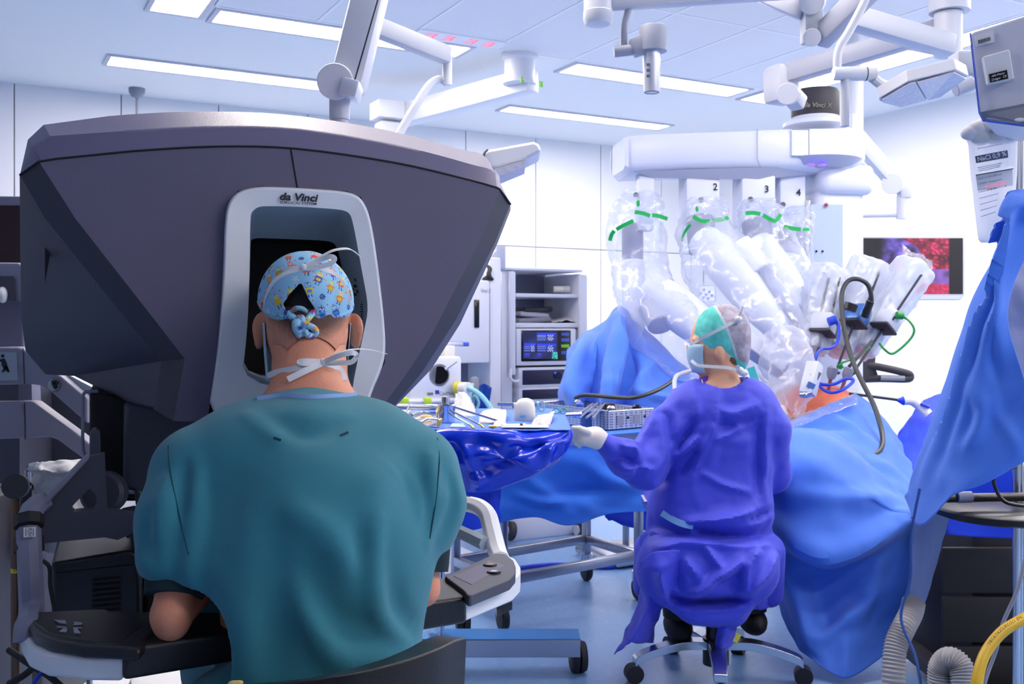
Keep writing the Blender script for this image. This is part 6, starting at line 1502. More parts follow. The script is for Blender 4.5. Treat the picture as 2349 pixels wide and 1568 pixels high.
NB.add(NB.cone((hx-.03, hy, hz-.045), (hx-.066, hy, hz-.085), .055, .034), .03)            # jaw
NB.add(NB.ell((hx-.1, hy, hz-.028), (.011, .01, .015)), .01)                              # nose
NB.add(NB.ell((hx-.082, hy-.03, hz-.002), (.012, .014, .012)), .01); NB.add(NB.ell((hx-.082, hy+.03, hz-.002), (.012, .014, .012)), .01)
for sg in (-1, 1): NB.add(NB.ell((hx+.018-.026, hy+sg*.073, hz-.045), (.015, .009, .026)), .008)   # ears
NB.add(NB.cone(t3(1652, 815, 3.5), t3(1652, 885, 3.5), .056, .06), .03)
NB.add(NB.cone(t3(1605, 945, 3.5), t3(1705, 942, 3.5), .06, .06), .03)
NB.add(NB.cone(t3(1650, 960, 3.5), t3(1630, 1200, 3.5), .14, .15, (1, 1.35, 1)), .05)
NB.add(NB.cone(t3(1552, 965, 3.5), t3(1472, 1080, 3.39), .036, .032), .02); NB.add(NB.cone(t3(1472, 1080, 3.39), t3(1375, 1007, 3.3), .032, .025), .01)
NB.add(NB.cone(t3(1750, 965, 3.5), t3(1770, 1085, 3.6), .036, .032), .02); NB.add(NB.cone(t3(1775, 1085, 3.6), t3(1740, 1090, 3.85), .042, .028), .01)
V_, Q_ = NB.mesh(); npart('body', V_, Q_, 'nurse_skin', nu_); nbt = bvh(V_, Q_)
for sg in (-1,): part('eye', MB().ball((hx-.084, hy-.033, hz-.004), .009), 'print_black', nu_)
# gloved hand pinching the drape edge: palm, four curled fingers, thumb
GH = Field((.17, 3.18, .76), (.34, 3.4, .93), .0034)
g = lambda x, y, d: t3(x, y, d)
GH.add(GH.cone(g(1382, 1012, 3.3), g(1366, 1003, 3.29), .031, .032)); GH.add(GH.cone(g(1366, 1003, 3.29), g(1338, 1001, 3.28), .034, .03), .015)
for (x0, y0, x1, y1, x2, y2, dd, r) in ((1338, 990, 1322, 988, 1314, 996, 3.265, .0095), (1336, 1000, 1319, 1000, 1316, 1008, 3.285, .0098), (1337, 1008, 1322, 1010, 1321, 1017, 3.30, .0095), (1340, 1015, 1328, 1019, 1329, 1024, 3.315, .0085)):
    GH.add(GH.cone(g(x0, y0, dd), g(x1, y1, dd), r*1.15, r), .006); GH.add(GH.cone(g(x1, y1, dd), g(x2, y2, dd+.012), r, r*.82), .003)
GH.add(GH.cone(g(1348, 990, 3.25), g(1330, 983, 3.24), .0125, .0105), .008); GH.add(GH.cone(g(1330, 983, 3.24), g(1314, 981, 3.25), .0102, .008), .003)
V_, Q_ = GH.mesh(); npart('glove', V_, Q_, 'glove_white', nu_)
# gown
GN = Field((.2, 3.1, .18), (1.06, 3.95, 1.08), .0068)
GN.add(GN.cone(t3(1600, 942, 3.5), t3(1715, 936, 3.5), .105, .105)); GN.add(GN.cone(t3(1640, 905, 3.5), t3(1662, 903, 3.5), .072, .072), .05)
GN.add(GN.cone(t3(1650, 1035, 3.5), t3(1628, 1175, 3.5), .19, .205, (1, 1.4, 1)), .06)
GN.add(GN.cone(t3(1628, 1180, 3.5), t3(1622, 1262, 3.48), .205, .215, (1, 1.25, 1)), .06)
GN.add(GN.cone(t3(1592, 945, 3.5), t3(1535, 985, 3.47), .09, .082), .04); GN.add(GN.cone(t3(1532, 990, 3.46), t3(1482, 1068, 3.39), .082, .078), .03)
GN.add(GN.cone(t3(1478, 1072, 3.38), t3(1435, 1050, 3.34), .074, .062), .02); GN.add(GN.cone(t3(1435, 1050, 3.34), t3(1386, 1016, 3.3), .062, .034), .02)
GN.add(GN.cone(t3(1712, 940, 3.5), t3(1760, 985, 3.5), .09, .078), .04); GN.add(GN.cone(t3(1760, 985, 3.5), t3(1768, 1085, 3.58), .075, .07), .03); GN.add(GN.cone(t3(1768, 1085, 3.58), t3(1740, 1090, 3.8), .066, .045), .03)
GN.add(GN.cone(t3(1545, 1305, 3.4), t3(1700, 1300, 3.4), .13, .13), .04); GN.add(GN.cone(t3(1600, 1375, 3.38), t3(1668, 1385, 3.38), .085, .08), .04)
GN.add(GN.cone(t3(1500, 1260, 3.55), t3(1490, 1340, 3.55), .07, .06), .03); GN.add(GN.cone(t3(1755, 1265, 3.5), t3(1765, 1360, 3.55), .07, .05), .03)
for sg in (-1, 1): GN.add(GN.cone((.71+sg*.1, 3.5, .56), (.71+sg*.13, 3.88, .55), .09, .075), .04)
fw = lambda L: [t3(*q) for q in L]
def front(F_, L):
    """first surface met along each sight line"""
    out = []
    for x, y in L:
        for d in np.arange(3.12, 3.8, .008):
            p = P(x, y, d); i = [int(round((p[k]-F_.lo[k])/F_.h)) for k in range(3)]
            if all(0 <= i[k] < F_.n[k] for k in range(3)) and F_.d[tuple(i)] < 0: out.append(tuple(p)); break
    return out
for L, w_, a_ in (
    ([(1632, 890), (1636, 960), (1630, 1050), (1600, 1120), (1585, 1170)], .012, .012),                 # overlap edge of the back panel
    ([(1615, 890), (1612, 960), (1600, 1040)], .014, .008),
    ([(1560, 935), (1540, 990), (1545, 1040), (1560, 1075)], .016, -.016),
    ([(1598, 1010), (1570, 1025), (1552, 1045)], .012, .014), ([(1598, 1035), (1575, 1050), (1560, 1080)], .012, -.014),
    ([(1505, 960), (1525, 1000), (1530, 1040)], .012, .01), ([(1500, 1000), (1480, 1040), (1495, 1090)], .014, -.01),
    ([(1400, 1030), (1430, 1040), (1455, 1030)], .012, .012), ([(1410, 1060), (1440, 1070), (1462, 1055)], .012, .013), ([(1415, 1046), (1440, 1056), (1466, 1078)], .009, -.012), ([(1460, 1045), (1468, 1075), (1455, 1100)], .01, -.012), ([(1380, 1000), (1400, 1020), (1405, 1045)], .01, .008),
    ([(1640, 970), (1700, 965), (1735, 955)], .018, .008), ([(1640, 985), (1690, 992), (1735, 985)], .012, -.008), ([(1650, 1005), (1700, 1010), (1740, 1000)], .012, .008),
    ([(1770, 960), (1752, 1030), (1748, 1100), (1755, 1160)], .014, .01), ([(1745, 1000), (1738, 1080), (1740, 1150)], .012, -.007),
    ([(1500, 1165), (1570, 1195), (1650, 1200), (1720, 1190), (1770, 1170)], .016, .014), ([(1490, 1195), (1560, 1220), (1650, 1232), (1730, 1228), (1775, 1212)], .016, -.03), ([(1600, 1175), (1680, 1180), (1740, 1160)], .012, .01), ([(1690, 1195), (1740, 1185), (1765, 1190)], .01, -.012),
    ([(1510, 1258), (1560, 1245), (1640, 1242), (1720, 1245), (1760, 1240)], .016, .02),
    ([(1615, 1250), (1640, 1290), (1660, 1330)], .012, .012), ([(1545, 1265), (1530, 1320), (1520, 1360)], .013, .016), ([(1560, 1270), (1580, 1310), (1600, 1325)], .012, .012),
    ([(1700, 1290), (1660, 1320), (1610, 1350), (1590, 1370)], .013, .018), ([(1690, 1315), (1640, 1345), (1610, 1370)], .012, -.012),
    ([(1690, 1270), (1715, 1310), (1710, 1360)], .01, .014), ([(1740, 1270), (1730, 1320), (1715, 1370)], .012, .012), ([(1545, 1375), (1600, 1392), (1670, 1388), (1710, 1372)], .014, -.03), ([(1540, 1395), (1600, 1412), (1670, 1408), (1715, 1385)], .014, .02), ([(1540, 1290), (1545, 1340), (1540, 1380)], .012, -.012), ([(1650, 1260), (1690, 1262), (1740, 1262)], .014, .01)):
    q = front(GN, L)
    if len(q) > 1: GN.fold(q, w_*1.7, a_*1.7, 4, True)
nk = t3(1652, 850, 3.5); GN.cut(GN.cone((nk[0], nk[1]-.005, nk[2]+.05), (nk[0], nk[1]-.005, nk[2]-.028), .074, .078), .006)
V_, Q_ = GN.mesh()
V_ = np.array([Vector(v)+Vector((0, -1, .2)).normalized()*(.014*(crumple(v, 1.7)-.28)) for v in V_])
gw = npart('gown', V_, Q_, 'gown_blue', nu_, smooth=180)
gcr = creases([(.022, [(1640, 888), (1643, 930), (1634, 984), (1610, 1035), (1583, 1103)], 16), (.016, [(1589, 882), (1598, 945), (1601, 987)], 16), (-.022, [(1508, 942), (1532, 960), (1538, 1014)], 18), (.02, [(1502, 945), (1478, 990), (1461, 1017)], 18), (-.035, [(1600, 967), (1568, 1008), (1556, 1034)], 18), (.026, [(1597, 1003), (1568, 1038), (1547, 1072)], 16), (-.035, [(1552, 1056), (1529, 1086), (1518, 1106)], 20),
  (.018, [(1643, 933), (1679, 948), (1732, 930)], 20), (-.02, [(1640, 969), (1685, 974), (1738, 960)], 16), (.02, [(1644, 1009), (1682, 990), (1696, 976)], 14), (.022, [(1421, 1008), (1433, 1023), (1460, 1029), (1468, 1067)], 12), (-.022, [(1404, 1060), (1430, 1047), (1462, 1069)], 14), (.022, [(1428, 1081), (1469, 1071), (1495, 1078)], 12), (.016, [(1760, 930), (1754, 1008), (1760, 1082)], 18), (-.016, [(1738, 980), (1734, 1050), (1738, 1130)], 18), (.016, [(1608, 1085), (1655, 1110), (1718, 1128)], 14),
  (.03, [(1565, 1199), (1639, 1193), (1724, 1177)], 16), (-.045, [(1600, 1208), (1669, 1230), (1762, 1230)], 20), (-.028, [(1726, 1192), (1770, 1170)], 14), (.03, [(1511, 1256), (1567, 1243), (1640, 1246), (1750, 1244)], 18), (.025, [(1612, 1242), (1627, 1267), (1662, 1311)], 16), (.04, [(1697, 1290), (1654, 1318), (1603, 1357), (1577, 1367)], 20), (.035, [(1541, 1268), (1513, 1312), (1519, 1354), (1536, 1392)], 18), (.025, [(1577, 1289), (1602, 1323)], 16), (-.06, [(1541, 1368), (1624, 1379), (1712, 1377)], 18), (.03, [(1535, 1394), (1609, 1400), (1718, 1383)], 14),
  (.03, [(1710, 1366), (1713, 1303), (1736, 1265)], 16), (-.03, [(1687, 1328), (1687, 1359)], 16), (.03, [(1785, 1261), (1758, 1321), (1710, 1366)], 16), (-.03, [(1560, 1280), (1556, 1330), (1566, 1360)], 18), (-.025, [(1640, 1340), (1680, 1330), (1700, 1310)], 14)])
_me = gw.data; _hv = np.array([gcr(0, 0, v.co) if v.normal.y < .15 else 0. for v in _me.vertices])
for e_i in range(1):
    acc = _hv.copy(); cnt = np.ones(len(_hv)); ed_ = np.array([e.vertices[:] for e in _me.edges])
    np.add.at(acc, ed_[:, 0], _hv[ed_[:, 1]]); np.add.at(acc, ed_[:, 1], _hv[ed_[:, 0]]); np.add.at(cnt, ed_[:, 0], 1); np.add.at(cnt, ed_[:, 1], 1); _hv = acc/cnt
V_ = np.array(V_)+np.stack([0*_hv, -.98*_hv, .2*_hv], 1)
_me.vertices.foreach_set('co', V_.astype(np.float32).ravel()); _me.set_sharp_from_angle(angle=math.radians(32)); _me.update(); gbt = bvh(V_, Q_)
part('gown_tail', sheet([R_([(1470, 1225, 3.5), (1492, 1215, 3.42), (1530, 1235, 3.36)]), R_([(1466, 1300, 3.48), (1490, 1310, 3.36), (1525, 1310, 3.34)]), R_([(1462, 1385, 3.44), (1488, 1390, 3.34), (1522, 1380, 3.42)]), R_([(1432, 1450, 3.4), (1462, 1450, 3.32), (1500, 1455, 3.46)]), R_([(1408, 1500, 3.36), (1446, 1478, 3.34), (1500, 1474, 3.48)])], 8, 8, .03, 2.4), 'gown_blue', nu_, solid=.003, smooth=40)
part('gown_flap', sheet([R_([(1466, 1290, 3.3), (1500, 1265, 3.26), (1560, 1262, 3.27)]), R_([(1480, 1308, 3.27), (1510, 1300, 3.24), (1545, 1290, 3.26)]), R_([(1512, 1310, 3.25), (1520, 1310, 3.245), (1535, 1300, 3.26)])], 8, 8, .012, 3), 'gown_blue', nu_, solid=.003, smooth=40)
part('gown_tail', sheet([R_([(1655, 1410, 3.36), (1680, 1412, 3.34), (1700, 1402, 3.38)]), R_([(1643, 1450, 3.36), (1665, 1450, 3.33), (1692, 1440, 3.38)]), R_([(1640, 1490, 3.38), (1655, 1492, 3.35), (1678, 1482, 3.4)]), R_([(1640, 1512, 3.4), (1648, 1512, 3.38), (1658, 1504, 3.4)])], 8, 8, .02, 3), 'gown_blue', nu_, solid=.003, smooth=40)
part('gown_tail', sheet([R_([(1755, 1250, 3.42), (1775, 1255, 3.44), (1790, 1260, 3.5)]), R_([(1735, 1330, 3.42), (1765, 1320, 3.46), (1790, 1310, 3.52)]), R_([(1725, 1400, 3.46), (1755, 1395, 3.5), (1785, 1385, 3.55)])], 8, 8, .03, 3), 'gown_blue', nu_, solid=.003, smooth=40)
part('collar_trim', MB().ribbon(casts(gbt, [(1606, 872), (1622, 868), (1640, 868), (1665, 872), (1695, 871), (1712, 868)], .004, 3.45), .016, (0, -1, .2), .003), 'collar_purple', nu_)
part('neck_label', MB().ribbon(casts(gbt, [(1611, 877), (1625, 880), (1637, 884)], .004, 3.45), .024, (0, -1, .2), .003), 'paper', nu_)
part('waist_tape', MB().ribbon(casts(gbt, [(1518, 1176), (1545, 1192), (1570, 1202), (1590, 1206)], .006, 3.3), .022, (0, -1, .3), .003), 'belt_blue', nu_)
part('waist_label', MB().ribbon(casts(gbt, [(1476, 1135), (1484, 1150)], .004, 3.35), .02, (0, -1, .2), .002), 'lens_face', nu_)
# cap: teal elastic band, see-through crown, grey net at the back
CP = Field((hx-.13, hy-.13, hz-.15), (hx+.15, hy+.13, hz+.16), .0034)
Rc = np.array(Matrix.Rotation(math.radians(34), 3, 'Y'))
CP.add(CP.ell((hx+.012, hy, hz+.018), (.101, .084, .108), Rc)); CP.add(CP.ell((hx+.066, hy, hz-.035), (.045, .058, .08), np.array(Matrix.Rotation(math.radians(-8), 3, 'Y'))), .03)
nrm = np.array((-.50, 0, -.866)); p0_ = np.array(t3(1600, 800, 3.5))
pl = lambda X, Y, Z: (X-p0_[0])*nrm[0]+(Z-p0_[2])*nrm[2]
CP.cut(-(pl(CP.X, CP.Y, CP.Z)+0*CP.Y-.0)*1.0)
V_, Q_ = CP.mesh(); dd = -pl(V_[:, 0], V_[:, 1], V_[:, 2])
dirb = (V_[:, 0]-hx)*.93+(V_[:, 2]-hz)*.36
tone = np.array([nz(v, 25)+.6*nz(v, 70) for v in V_])[:, None]
c = np.where((dd < .036)[:, None], np.array((90, 226, 216)), np.where((dirb < .028)[:, None], np.array((96, 208, 198))+tone*30, np.array((172, 165, 180))+tone*34))
c = np.where(((np.abs(dirb-.028) < .004) & (dd > .036))[:, None], np.array((205, 215, 222)), c)
V2 = np.array([Vector(v)*1.0 for v in V_]); V2[:, 1] += .002*tone[:, 0]; V2[:, 2] += .003*tone[:, 0]
co = npart('hair_cap', V2, Q_, 'cap_cells', nu_); set_col(co, np.clip(c, 0, 255)); cpt = bvh(V2, Q_)
# hair at the nape
part('nape_hair', MB().ball((hx+.038, hy, hz-.065), (.045, .058, .036), 18, 12), 'hair_brown', nu_)
mk = MB(); vs = []
for i in range(9):
    for j in range(17):
        a = math.radians(-62+124*j/16); q = i/8
        vs.append((hx-.022-(.094-.03*q*q-.012*(1-q)**2)*math.cos(a), hy+(.068-.014*q)*math.sin(a), hz-.016-.1*q))
mk.add(vs, [(i*17+j, i*17+j+1, (i+1)*17+j+1, (i+1)*17+j) for i in range(8) for j in range(16)])
part('face_mask', mk, 'mask_blue', nu_, solid=.002, smooth=180)
rb = MB(); rb.ribbon(casts(cpt, [(1600, 780), (1625, 768), (1650, 755), (1675, 742), (1695, 734)], .004, 3.42), .011, (0, -1, 0)); rb.ball(P(1694, 732, 3.42), .013); rb.ribbon(R_([(1694, 730, 3.42), (1700, 715, 3.41), (1704, 702, 3.41)]), .008, (0, -1, 0)); rb.ribbon(R_([(1694, 732, 3.42), (1705, 735, 3.41), (1712, 740, 3.42)]), .009, (0, -1, 0)); rb.ribbon(R_([(1582, 790, 3.43), (1592, 785, 3.43), (1602, 779, 3.43)]), .011, (0, -1, 0))
part('upper_tie', rb, 'tie_white', nu_)
rl = MB(); rl.ribbon([P(1586, 826, 3.43), P(1598, 836, 3.42), P(1615, 839, 3.42), P(1645, 841, 3.42), P(1670, 843, 3.42), P(1692, 848, 3.43)], .011, (0, -1, 0)); rl.ball(P(1698, 850, 3.43), .014); rl.ball(P(1705, 855, 3.44), (.018, .012, .012)); rl.ribbon(R_([(1693, 846, 3.42), (1692, 838, 3.41)]), .012, (0, -1, 0))
part('lower_tie', rl, 'tie_white', nu_)
tag(part('teal_strip', MB().ribbon(R_([(1722, 842, 3.9), (1728, 860, 3.9), (1735, 878, 3.9)]), .03, (0, -1, 0), .002), 'cap_teal'), 'teal strip of cloth hanging right behind the nurse\'s cap', 'cloth strip')
for x, d in ((1555, 3.52), (1725, 3.6)): part('shoe', MB().ball(Zc(P(x, 1450, d), .16), (.05, .11, .05)), 'black_matt', nu_)
for x, d in ((1560, 3.5), (1720, 3.58)): part('trouser_leg', MB().tube([Zc(P(x, 1330, d), .52), Zc(P(x, 1420, d), .2)], [.08, .06], 14), 'black_matt', nu_)
# stool
sto = thing('stool', 'rolling stool with curved chrome star base under the nurse', 'stool', Zc(P(1642, 1500, 3.45), 0))
hb3 = Zc(P(1642, 1500, 3.45), 0)
part('seat', MB().lathe([(.13, 0), (.15, .02), (.15, .05), (.12, .07), (.001, .075)], hb3+Z_*.34, seg=28), 'black_leather', sto)
part('gas_post', MB().cyl(hb3+Z_*.05, hb3+Z_*.36, .034), 'black_plastic', sto); part('hub', MB().cyl(hb3+Z_*.05, hb3+Z_*.14, .045), 'black_plastic', sto)
for k, a in enumerate((188, -12, 112, 62, 262)):
    a = math.radians(a); R0 = .29 if k < 4 else .1
    dr = Vector((math.cos(a), math.sin(a), 0)); L = [hb3+dr*.04+Z_*.135, hb3+dr*.12+Z_*.137, hb3+dr*.2+Z_*.122, hb3+dr*.27+Z_*.1, hb3+dr*.292+Z_*.085]
    if k == 4: L = [hb3+dr*r_+Z_*z_ for r_, z_ in ((.04, .135), (.12, .137), (.2, .12), (.26, .1))]
    lg_ = MB(); C_ = spline(L, 5); sd = Vector((-dr.y, dr.x, 0)); lo_ = []
    for i, p in enumerate(C_):
        w_ = .03-.008*i/len(C_); lo_.append([p-sd*w_-Z_*.028, p+sd*w_-Z_*.028, p+sd*w_, p-sd*w_])
    part('star_leg', lg_.loft(lo_), 'steel', sto, smooth=30, bevel=.005)
    e = C_[-1]; part('caster', MB().cyl(e+sd*-.022+Z_*(.031-e.z), e+sd*.022+Z_*(.031-e.z), .031, seg=18).cyl(e+Z_*-.03, e+Z_*(.04-e.z), .012, seg=10), 'rubber', sto)
part('yellow_tag', MB().box(hb3+Vector((.055, -.06, .16)), (.028, .002, .03), Matrix.Rotation(.5, 3, 'Y')), 'yellow', sto)

# ---------------------------------------------------------------- instrument tables
mat('table_steel', rgb(168, 172, 186), 0.3, metal=.85)
mat('beam_top', rgb(60, 130, 200), 0.3)
mat('towel', rgb(196, 197, 202), 0.9, bump=.6, bscale=200)
mat('gold', rgb(226, 186, 90), 0.3, metal=.6)
mat('scissor_teal', rgb(40, 150, 160), 0.4)
Z1 = .906; h1 = lambda x, y, dz=0: HP(x, y, Z1)+Z_*dz
it = thing('instrument_table', 'near instrument table on a wheeled steel foot, under the shiny dark blue cover', 'table', Zc(P(1100, 1400, 3.4), 0))
part('table_top', MB().prism([h1(930, 985, -.008), h1(1300, 984, -.008), h1(1286, 942, -.008), h1(960, 936, -.008)], (0, 0, -.02)), 'table_steel', it)
fx = lambda x, d, z: Vector(((x-CX)/F*d, d, z))
part('foot_beam', MB().box((fx(1150, 3.5, .104)), (.55, .12, .062)), 'table_steel', it, bevel=.004); part('beam_cover', MB().box(fx(1150, 3.5, .1365), (.548, .118, .003)), 'beam_top', it)
part('column', MB().cyl(fx(1000, 3.5, .13), fx(1000, 3.5, .88), .03), 'chrome', it); part('top_bracket', MB().box(fx(1040, 3.42, .868), (.3, .2, .02)), 'table_steel', it)
part('cross_beam', MB().box(fx(985, 3.72, .11), (.08, .5, .05)), 'table_steel', it, bevel=.004)
for x, d in ((1326, 3.51), (960, 3.5), (1062, 3.94)):
    cs = part('caster', MB().lathe([(.02, -.03), (.05, -.026), (.055, -.012), (.055, -.004), (.045, 0), (.055, .004), (.055, .012), (.05, .026), (.02, .03)], fx(x, d, .055), (1, .15, 0), 24), 'rubber', it)
    if d > 3.9: part('fork', MB().cyl(fx(x, d, .08), fx(x, d, .16), .03), 'chrome', it)
    part('wheel_cap', MB().cyl(fx(x, d, .055)+Vector((-.031, -.005, 0)), fx(x, d, .055)+Vector((-.029, -.004, 0)), .01, seg=10), 'yellow', cs)
tag(part('table_cloth', sheet([[h1(x, 987, .001) for x in (920, 1000, 1100, 1200, 1310)], [h1(x, 972, .001) for x in (925, 1000, 1100, 1200, 1306)], [h1(x, 955, .001) for x in (935, 1000, 1100, 1200, 1298)], [h1(x, 938, .001) for x in (945, 1000, 1100, 1200, 1290)]], 8, 8, .006, 3), 'drape_blue', solid=.002), 'blue cloth spread over the top of the near instrument table', 'cloth')
t0 = [(985, 985, 3.0), (1040, 986, 2.99), (1100, 986, 2.99), (1160, 985, 2.99), (1215, 985, 2.99), (1265, 985, 2.99), (1309, 984, 3.0), (1313, 975, 3.15)]
t1 = [(985, 1008, 2.95), (1040, 1012, 2.93), (1100, 1008, 2.95), (1160, 1014, 2.92), (1215, 1010, 2.94), (1265, 1010, 2.93), (1312, 1000, 2.99), (1314, 990, 3.15)]
t2 = [(985, 1040, 2.96), (1040, 1044, 2.95), (1100, 1046, 2.92), (1160, 1045, 2.95), (1215, 1046, 2.92), (1265, 1038, 2.95), (1306, 1022, 2.99), (1312, 1008, 3.12)]
t3_ = [(990, 1068, 2.97), (1040, 1072, 2.94), (1100, 1075, 2.96), (1160, 1076, 2.93), (1210, 1072, 2.96), (1255, 1062, 2.96), (1292, 1046, 3.0), (1304, 1026, 3.1)]
t4 = [(1000, 1092, 2.99), (1045, 1098, 2.97), (1095, 1104, 2.95), (1140, 1106, 2.97), (1190, 1098, 2.98), (1232, 1085, 3.0), (1268, 1068, 3.03), (1284, 1050, 3.08)]
t5 = [(1015, 1112, 3.02), (1048, 1122, 3.0), (1085, 1132, 2.99), (1120, 1130, 3.0), (1160, 1116, 3.02), (1198, 1100, 3.03), (1235, 1085, 3.05), (1255, 1070, 3.08)]
tag(part('plastic_cover', sheet([R_(q) for q in (t0, t1, t2, t3_, t4, t5)], 9, 10, .015, 2.0, creases([(.03, [(1010, 995), (1090, 1002), (1180, 1000)], 16), (.035, [(1110, 1040), (1180, 1046), (1240, 1066)], 16), (.03, [(1240, 1070), (1255, 1040), (1262, 1020)], 14), (-.035, [(1190, 1026), (1240, 1018), (1300, 1000)], 14), (.03, [(1060, 1020), (1080, 1060), (1100, 1110)], 16), (-.03, [(1030, 1020), (1050, 1070), (1060, 1110)], 18)])), 'plastic_blue', solid=.002, smooth=50), 'shiny dark blue plastic cover hanging from the front of the near table', 'drape')
tag(part('cover_flap', sheet([R_([(1015, 1095, 3.1), (1060, 1105, 3.08), (1110, 1115, 3.1), (1150, 1115, 3.12)]), R_([(1020, 1140, 3.1), (1060, 1150, 3.08), (1110, 1155, 3.1), (1148, 1140, 3.12)]), R_([(1025, 1185, 3.1), (1060, 1190, 3.08), (1110, 1190, 3.1), (1146, 1168, 3.12)]), R_([(1030, 1230, 3.12), (1060, 1215, 3.1), (1100, 1212, 3.1), (1150, 1195, 3.14)])], 8, 8, .03, 2), 'drape_dark', solid=.002), 'dark blue cloth corner hanging below the plastic cover', 'drape')
tag(part('cloth_strip', sheet([R_([(1005, 1235, 3.15), (1030, 1232, 3.15)]), R_([(1004, 1265, 3.15), (1029, 1262, 3.15)]), R_([(1003, 1300, 3.15), (1028, 1292, 3.15)])], 6, 6, .01, 3), 'drape_dark', solid=.002), 'narrow dark blue cloth strip hanging beside the console rail', 'cloth strip')
# far table with lower frame
FR, NR, FL, NL = (.357, 4.78), (.565, 4.44), (-.245, 4.33), (-.037, 3.99)
bt2 = thing('back_table', 'far steel table on wheels with low frame bars, under the light blue drape', 'table', (.16, 4.38, 0))
Z2 = .78
part('table_top', MB().prism([(-.1, 3.68, Z2), (.72, 4.26, Z2), (.42, 4.84, Z2), (-.42, 4.28, Z2)], (0, 0, -.03)), 'table_steel', bt2)
for k, (x, y) in enumerate((FR, NR, FL, NL)):
    part('leg', MB().rbox((x, y, .43), (.035, .035, .64), RR, .006), 'table_steel', bt2)
    cs = part('caster', MB().lathe([(.02, -.018), (.044, -.016), (.05, -.009), (.05, .009), (.044, .016), (.02, .018)], (x, y, .05), (1, .35, 0), 24), 'rubber', bt2); part('fork', MB().cyl((x, y, .085), (x, y, .13), .03), 'chrome', cs)
for p, q in ((NL, NR), (FL, FR), (FR, NR), (FL, NL)): part('frame_bar', beam((*p, .2), (*q, .2), .035, .04, r=.004), 'table_steel', bt2)
d0 = [(1010, 1000, 3.6), (1080, 1000, 3.68), (1150, 1000, 3.75), (1230, 998, 3.84), (1310, 996, 3.94), (1400, 995, 4.05), (1500, 990, 4.2)]
d1 = [(1010, 1050, 3.57), (1080, 1050, 3.66), (1150, 1050, 3.71), (1230, 1050, 3.82), (1310, 1048, 3.9), (1400, 1045, 4.03), (1500, 1040, 4.17)]
d2 = [(1012, 1120, 3.6), (1080, 1120, 3.66), (1150, 1118, 3.75), (1230, 1115, 3.82), (1310, 1112, 3.94), (1400, 1110, 4.03), (1500, 1105, 4.2)]
d3 = [(1020, 1170, 3.58), (1085, 1170, 3.68), (1150, 1165, 3.73), (1230, 1160, 3.84), (1310, 1160, 3.92), (1400, 1155, 4.05), (1500, 1150, 4.18)]
d4 = [(1035, 1225, 3.58), (1090, 1215, 3.68), (1150, 1198, 3.75), (1230, 1186, 3.84), (1305, 1205, 3.92), (1400, 1178, 4.05), (1500, 1172, 4.18)]
tag(part('table_drape', sheet([R_(q) for q in (d0, d1, d2, d3, d4)], 9, 10, .02, 2.6, creases([(.03, [(1180, 1130), (1240, 1150), (1290, 1150)], 16), (-.03, [(1280, 1130), (1330, 1125), (1400, 1130)], 14), (.025, [(1335, 1150), (1350, 1165), (1362, 1180)], 10), (.025, [(1200, 1080), (1220, 1110), (1260, 1130)], 12), (.03, [(1340, 1060), (1400, 1100), (1470, 1120)], 14), (-.02, [(1380, 1050), (1430, 1080), (1480, 1090)], 12)])), 'drape_mid', solid=.002), 'light blue drape hanging from the front of the far table', 'drape')
tag(part('top_drape', MB().prism([(-.14, 3.64, Z2+.004), (.74, 4.24, Z2+.004), (.43, 4.86, Z2+.004), (-.44, 4.3, Z2+.004)], (0, 0, -.004)), 'drape_mid'), 'blue cloth lying on the far table under the steel basket', 'cloth')
tag(part('floor_drape', sheet([R_([(1385, 1160, 4.7), (1430, 1165, 4.7), (1500, 1170, 4.7)]), R_([(1388, 1185, 4.7), (1430, 1195, 4.68), (1500, 1205, 4.7)]), R_([(1395, 1190, 4.7), (1435, 1208, 4.7), (1500, 1218, 4.7)])], 6, 6, .02, 2), 'drape_dark', solid=.002), 'dark blue drape edge below the far table, left of the nurse', 'drape')

# --- what lies on the tables
def basket_mat():
    m = mat('mesh_steel', rgb(180, 184, 198), .35, metal=.6); nt = m.node_tree; b = nt.nodes['Principled BSDF']
    tc = nt.nodes.new('ShaderNodeTexCoord'); v = nt.nodes.new('ShaderNodeTexVoronoi'); v.inputs['Scale'].default_value = 95; v.inputs['Randomness'].default_value = 0
    r = nt.nodes.new('ShaderNodeValToRGB'); r.color_ramp.elements[0].position = .3; r.color_ramp.elements[1].position = .4; r.color_ramp.elements[0].color = rgb(70, 74, 96); r.color_ramp.elements[1].color = rgb(196, 200, 212)
    mp = nt.nodes.new('ShaderNodeMapping'); mp.inputs['Rotation'].default_value = (0, 0, .55)
    nt.links.new(tc.outputs['Object'], mp.inputs[0]); nt.links.new(mp.outputs[0], v.inputs['Vector']); nt.links.new(v.outputs['Distance'], r.inputs[0]); nt.links.new(r.outputs[0], b.inputs['Base Color'])
basket_mat()
bk = thing('steel_basket', 'long perforated steel instrument basket on the far table, behind the nurse\'s hand', 'basket', HP(1395, 985, .79))
C0 = HP(1395, 985, .79); e1 = Vector((-.54, .84, 0)); e2 = Vector((.80, .6, 0)); BLn, BWd, BH = .56, .26, .075
def wall_(p, q, name): 
    dv = (q-p).normalized(); nn = Vector((-dv.y, dv.x, 0))
    w_ = part(name, MB().prism([p, q, q+Z_*BH, p+Z_*BH], nn*.003), 'mesh_steel', bk, smooth=None)
    part('rim', MB().tube([p+Z_*BH, q+Z_*BH], .004, 8), 'steel', w_)
    return w_
cA, cB, cC, cD = C0, C0+e1*BLn, C0+e1*BLn+e2*BWd, C0+e2*BWd
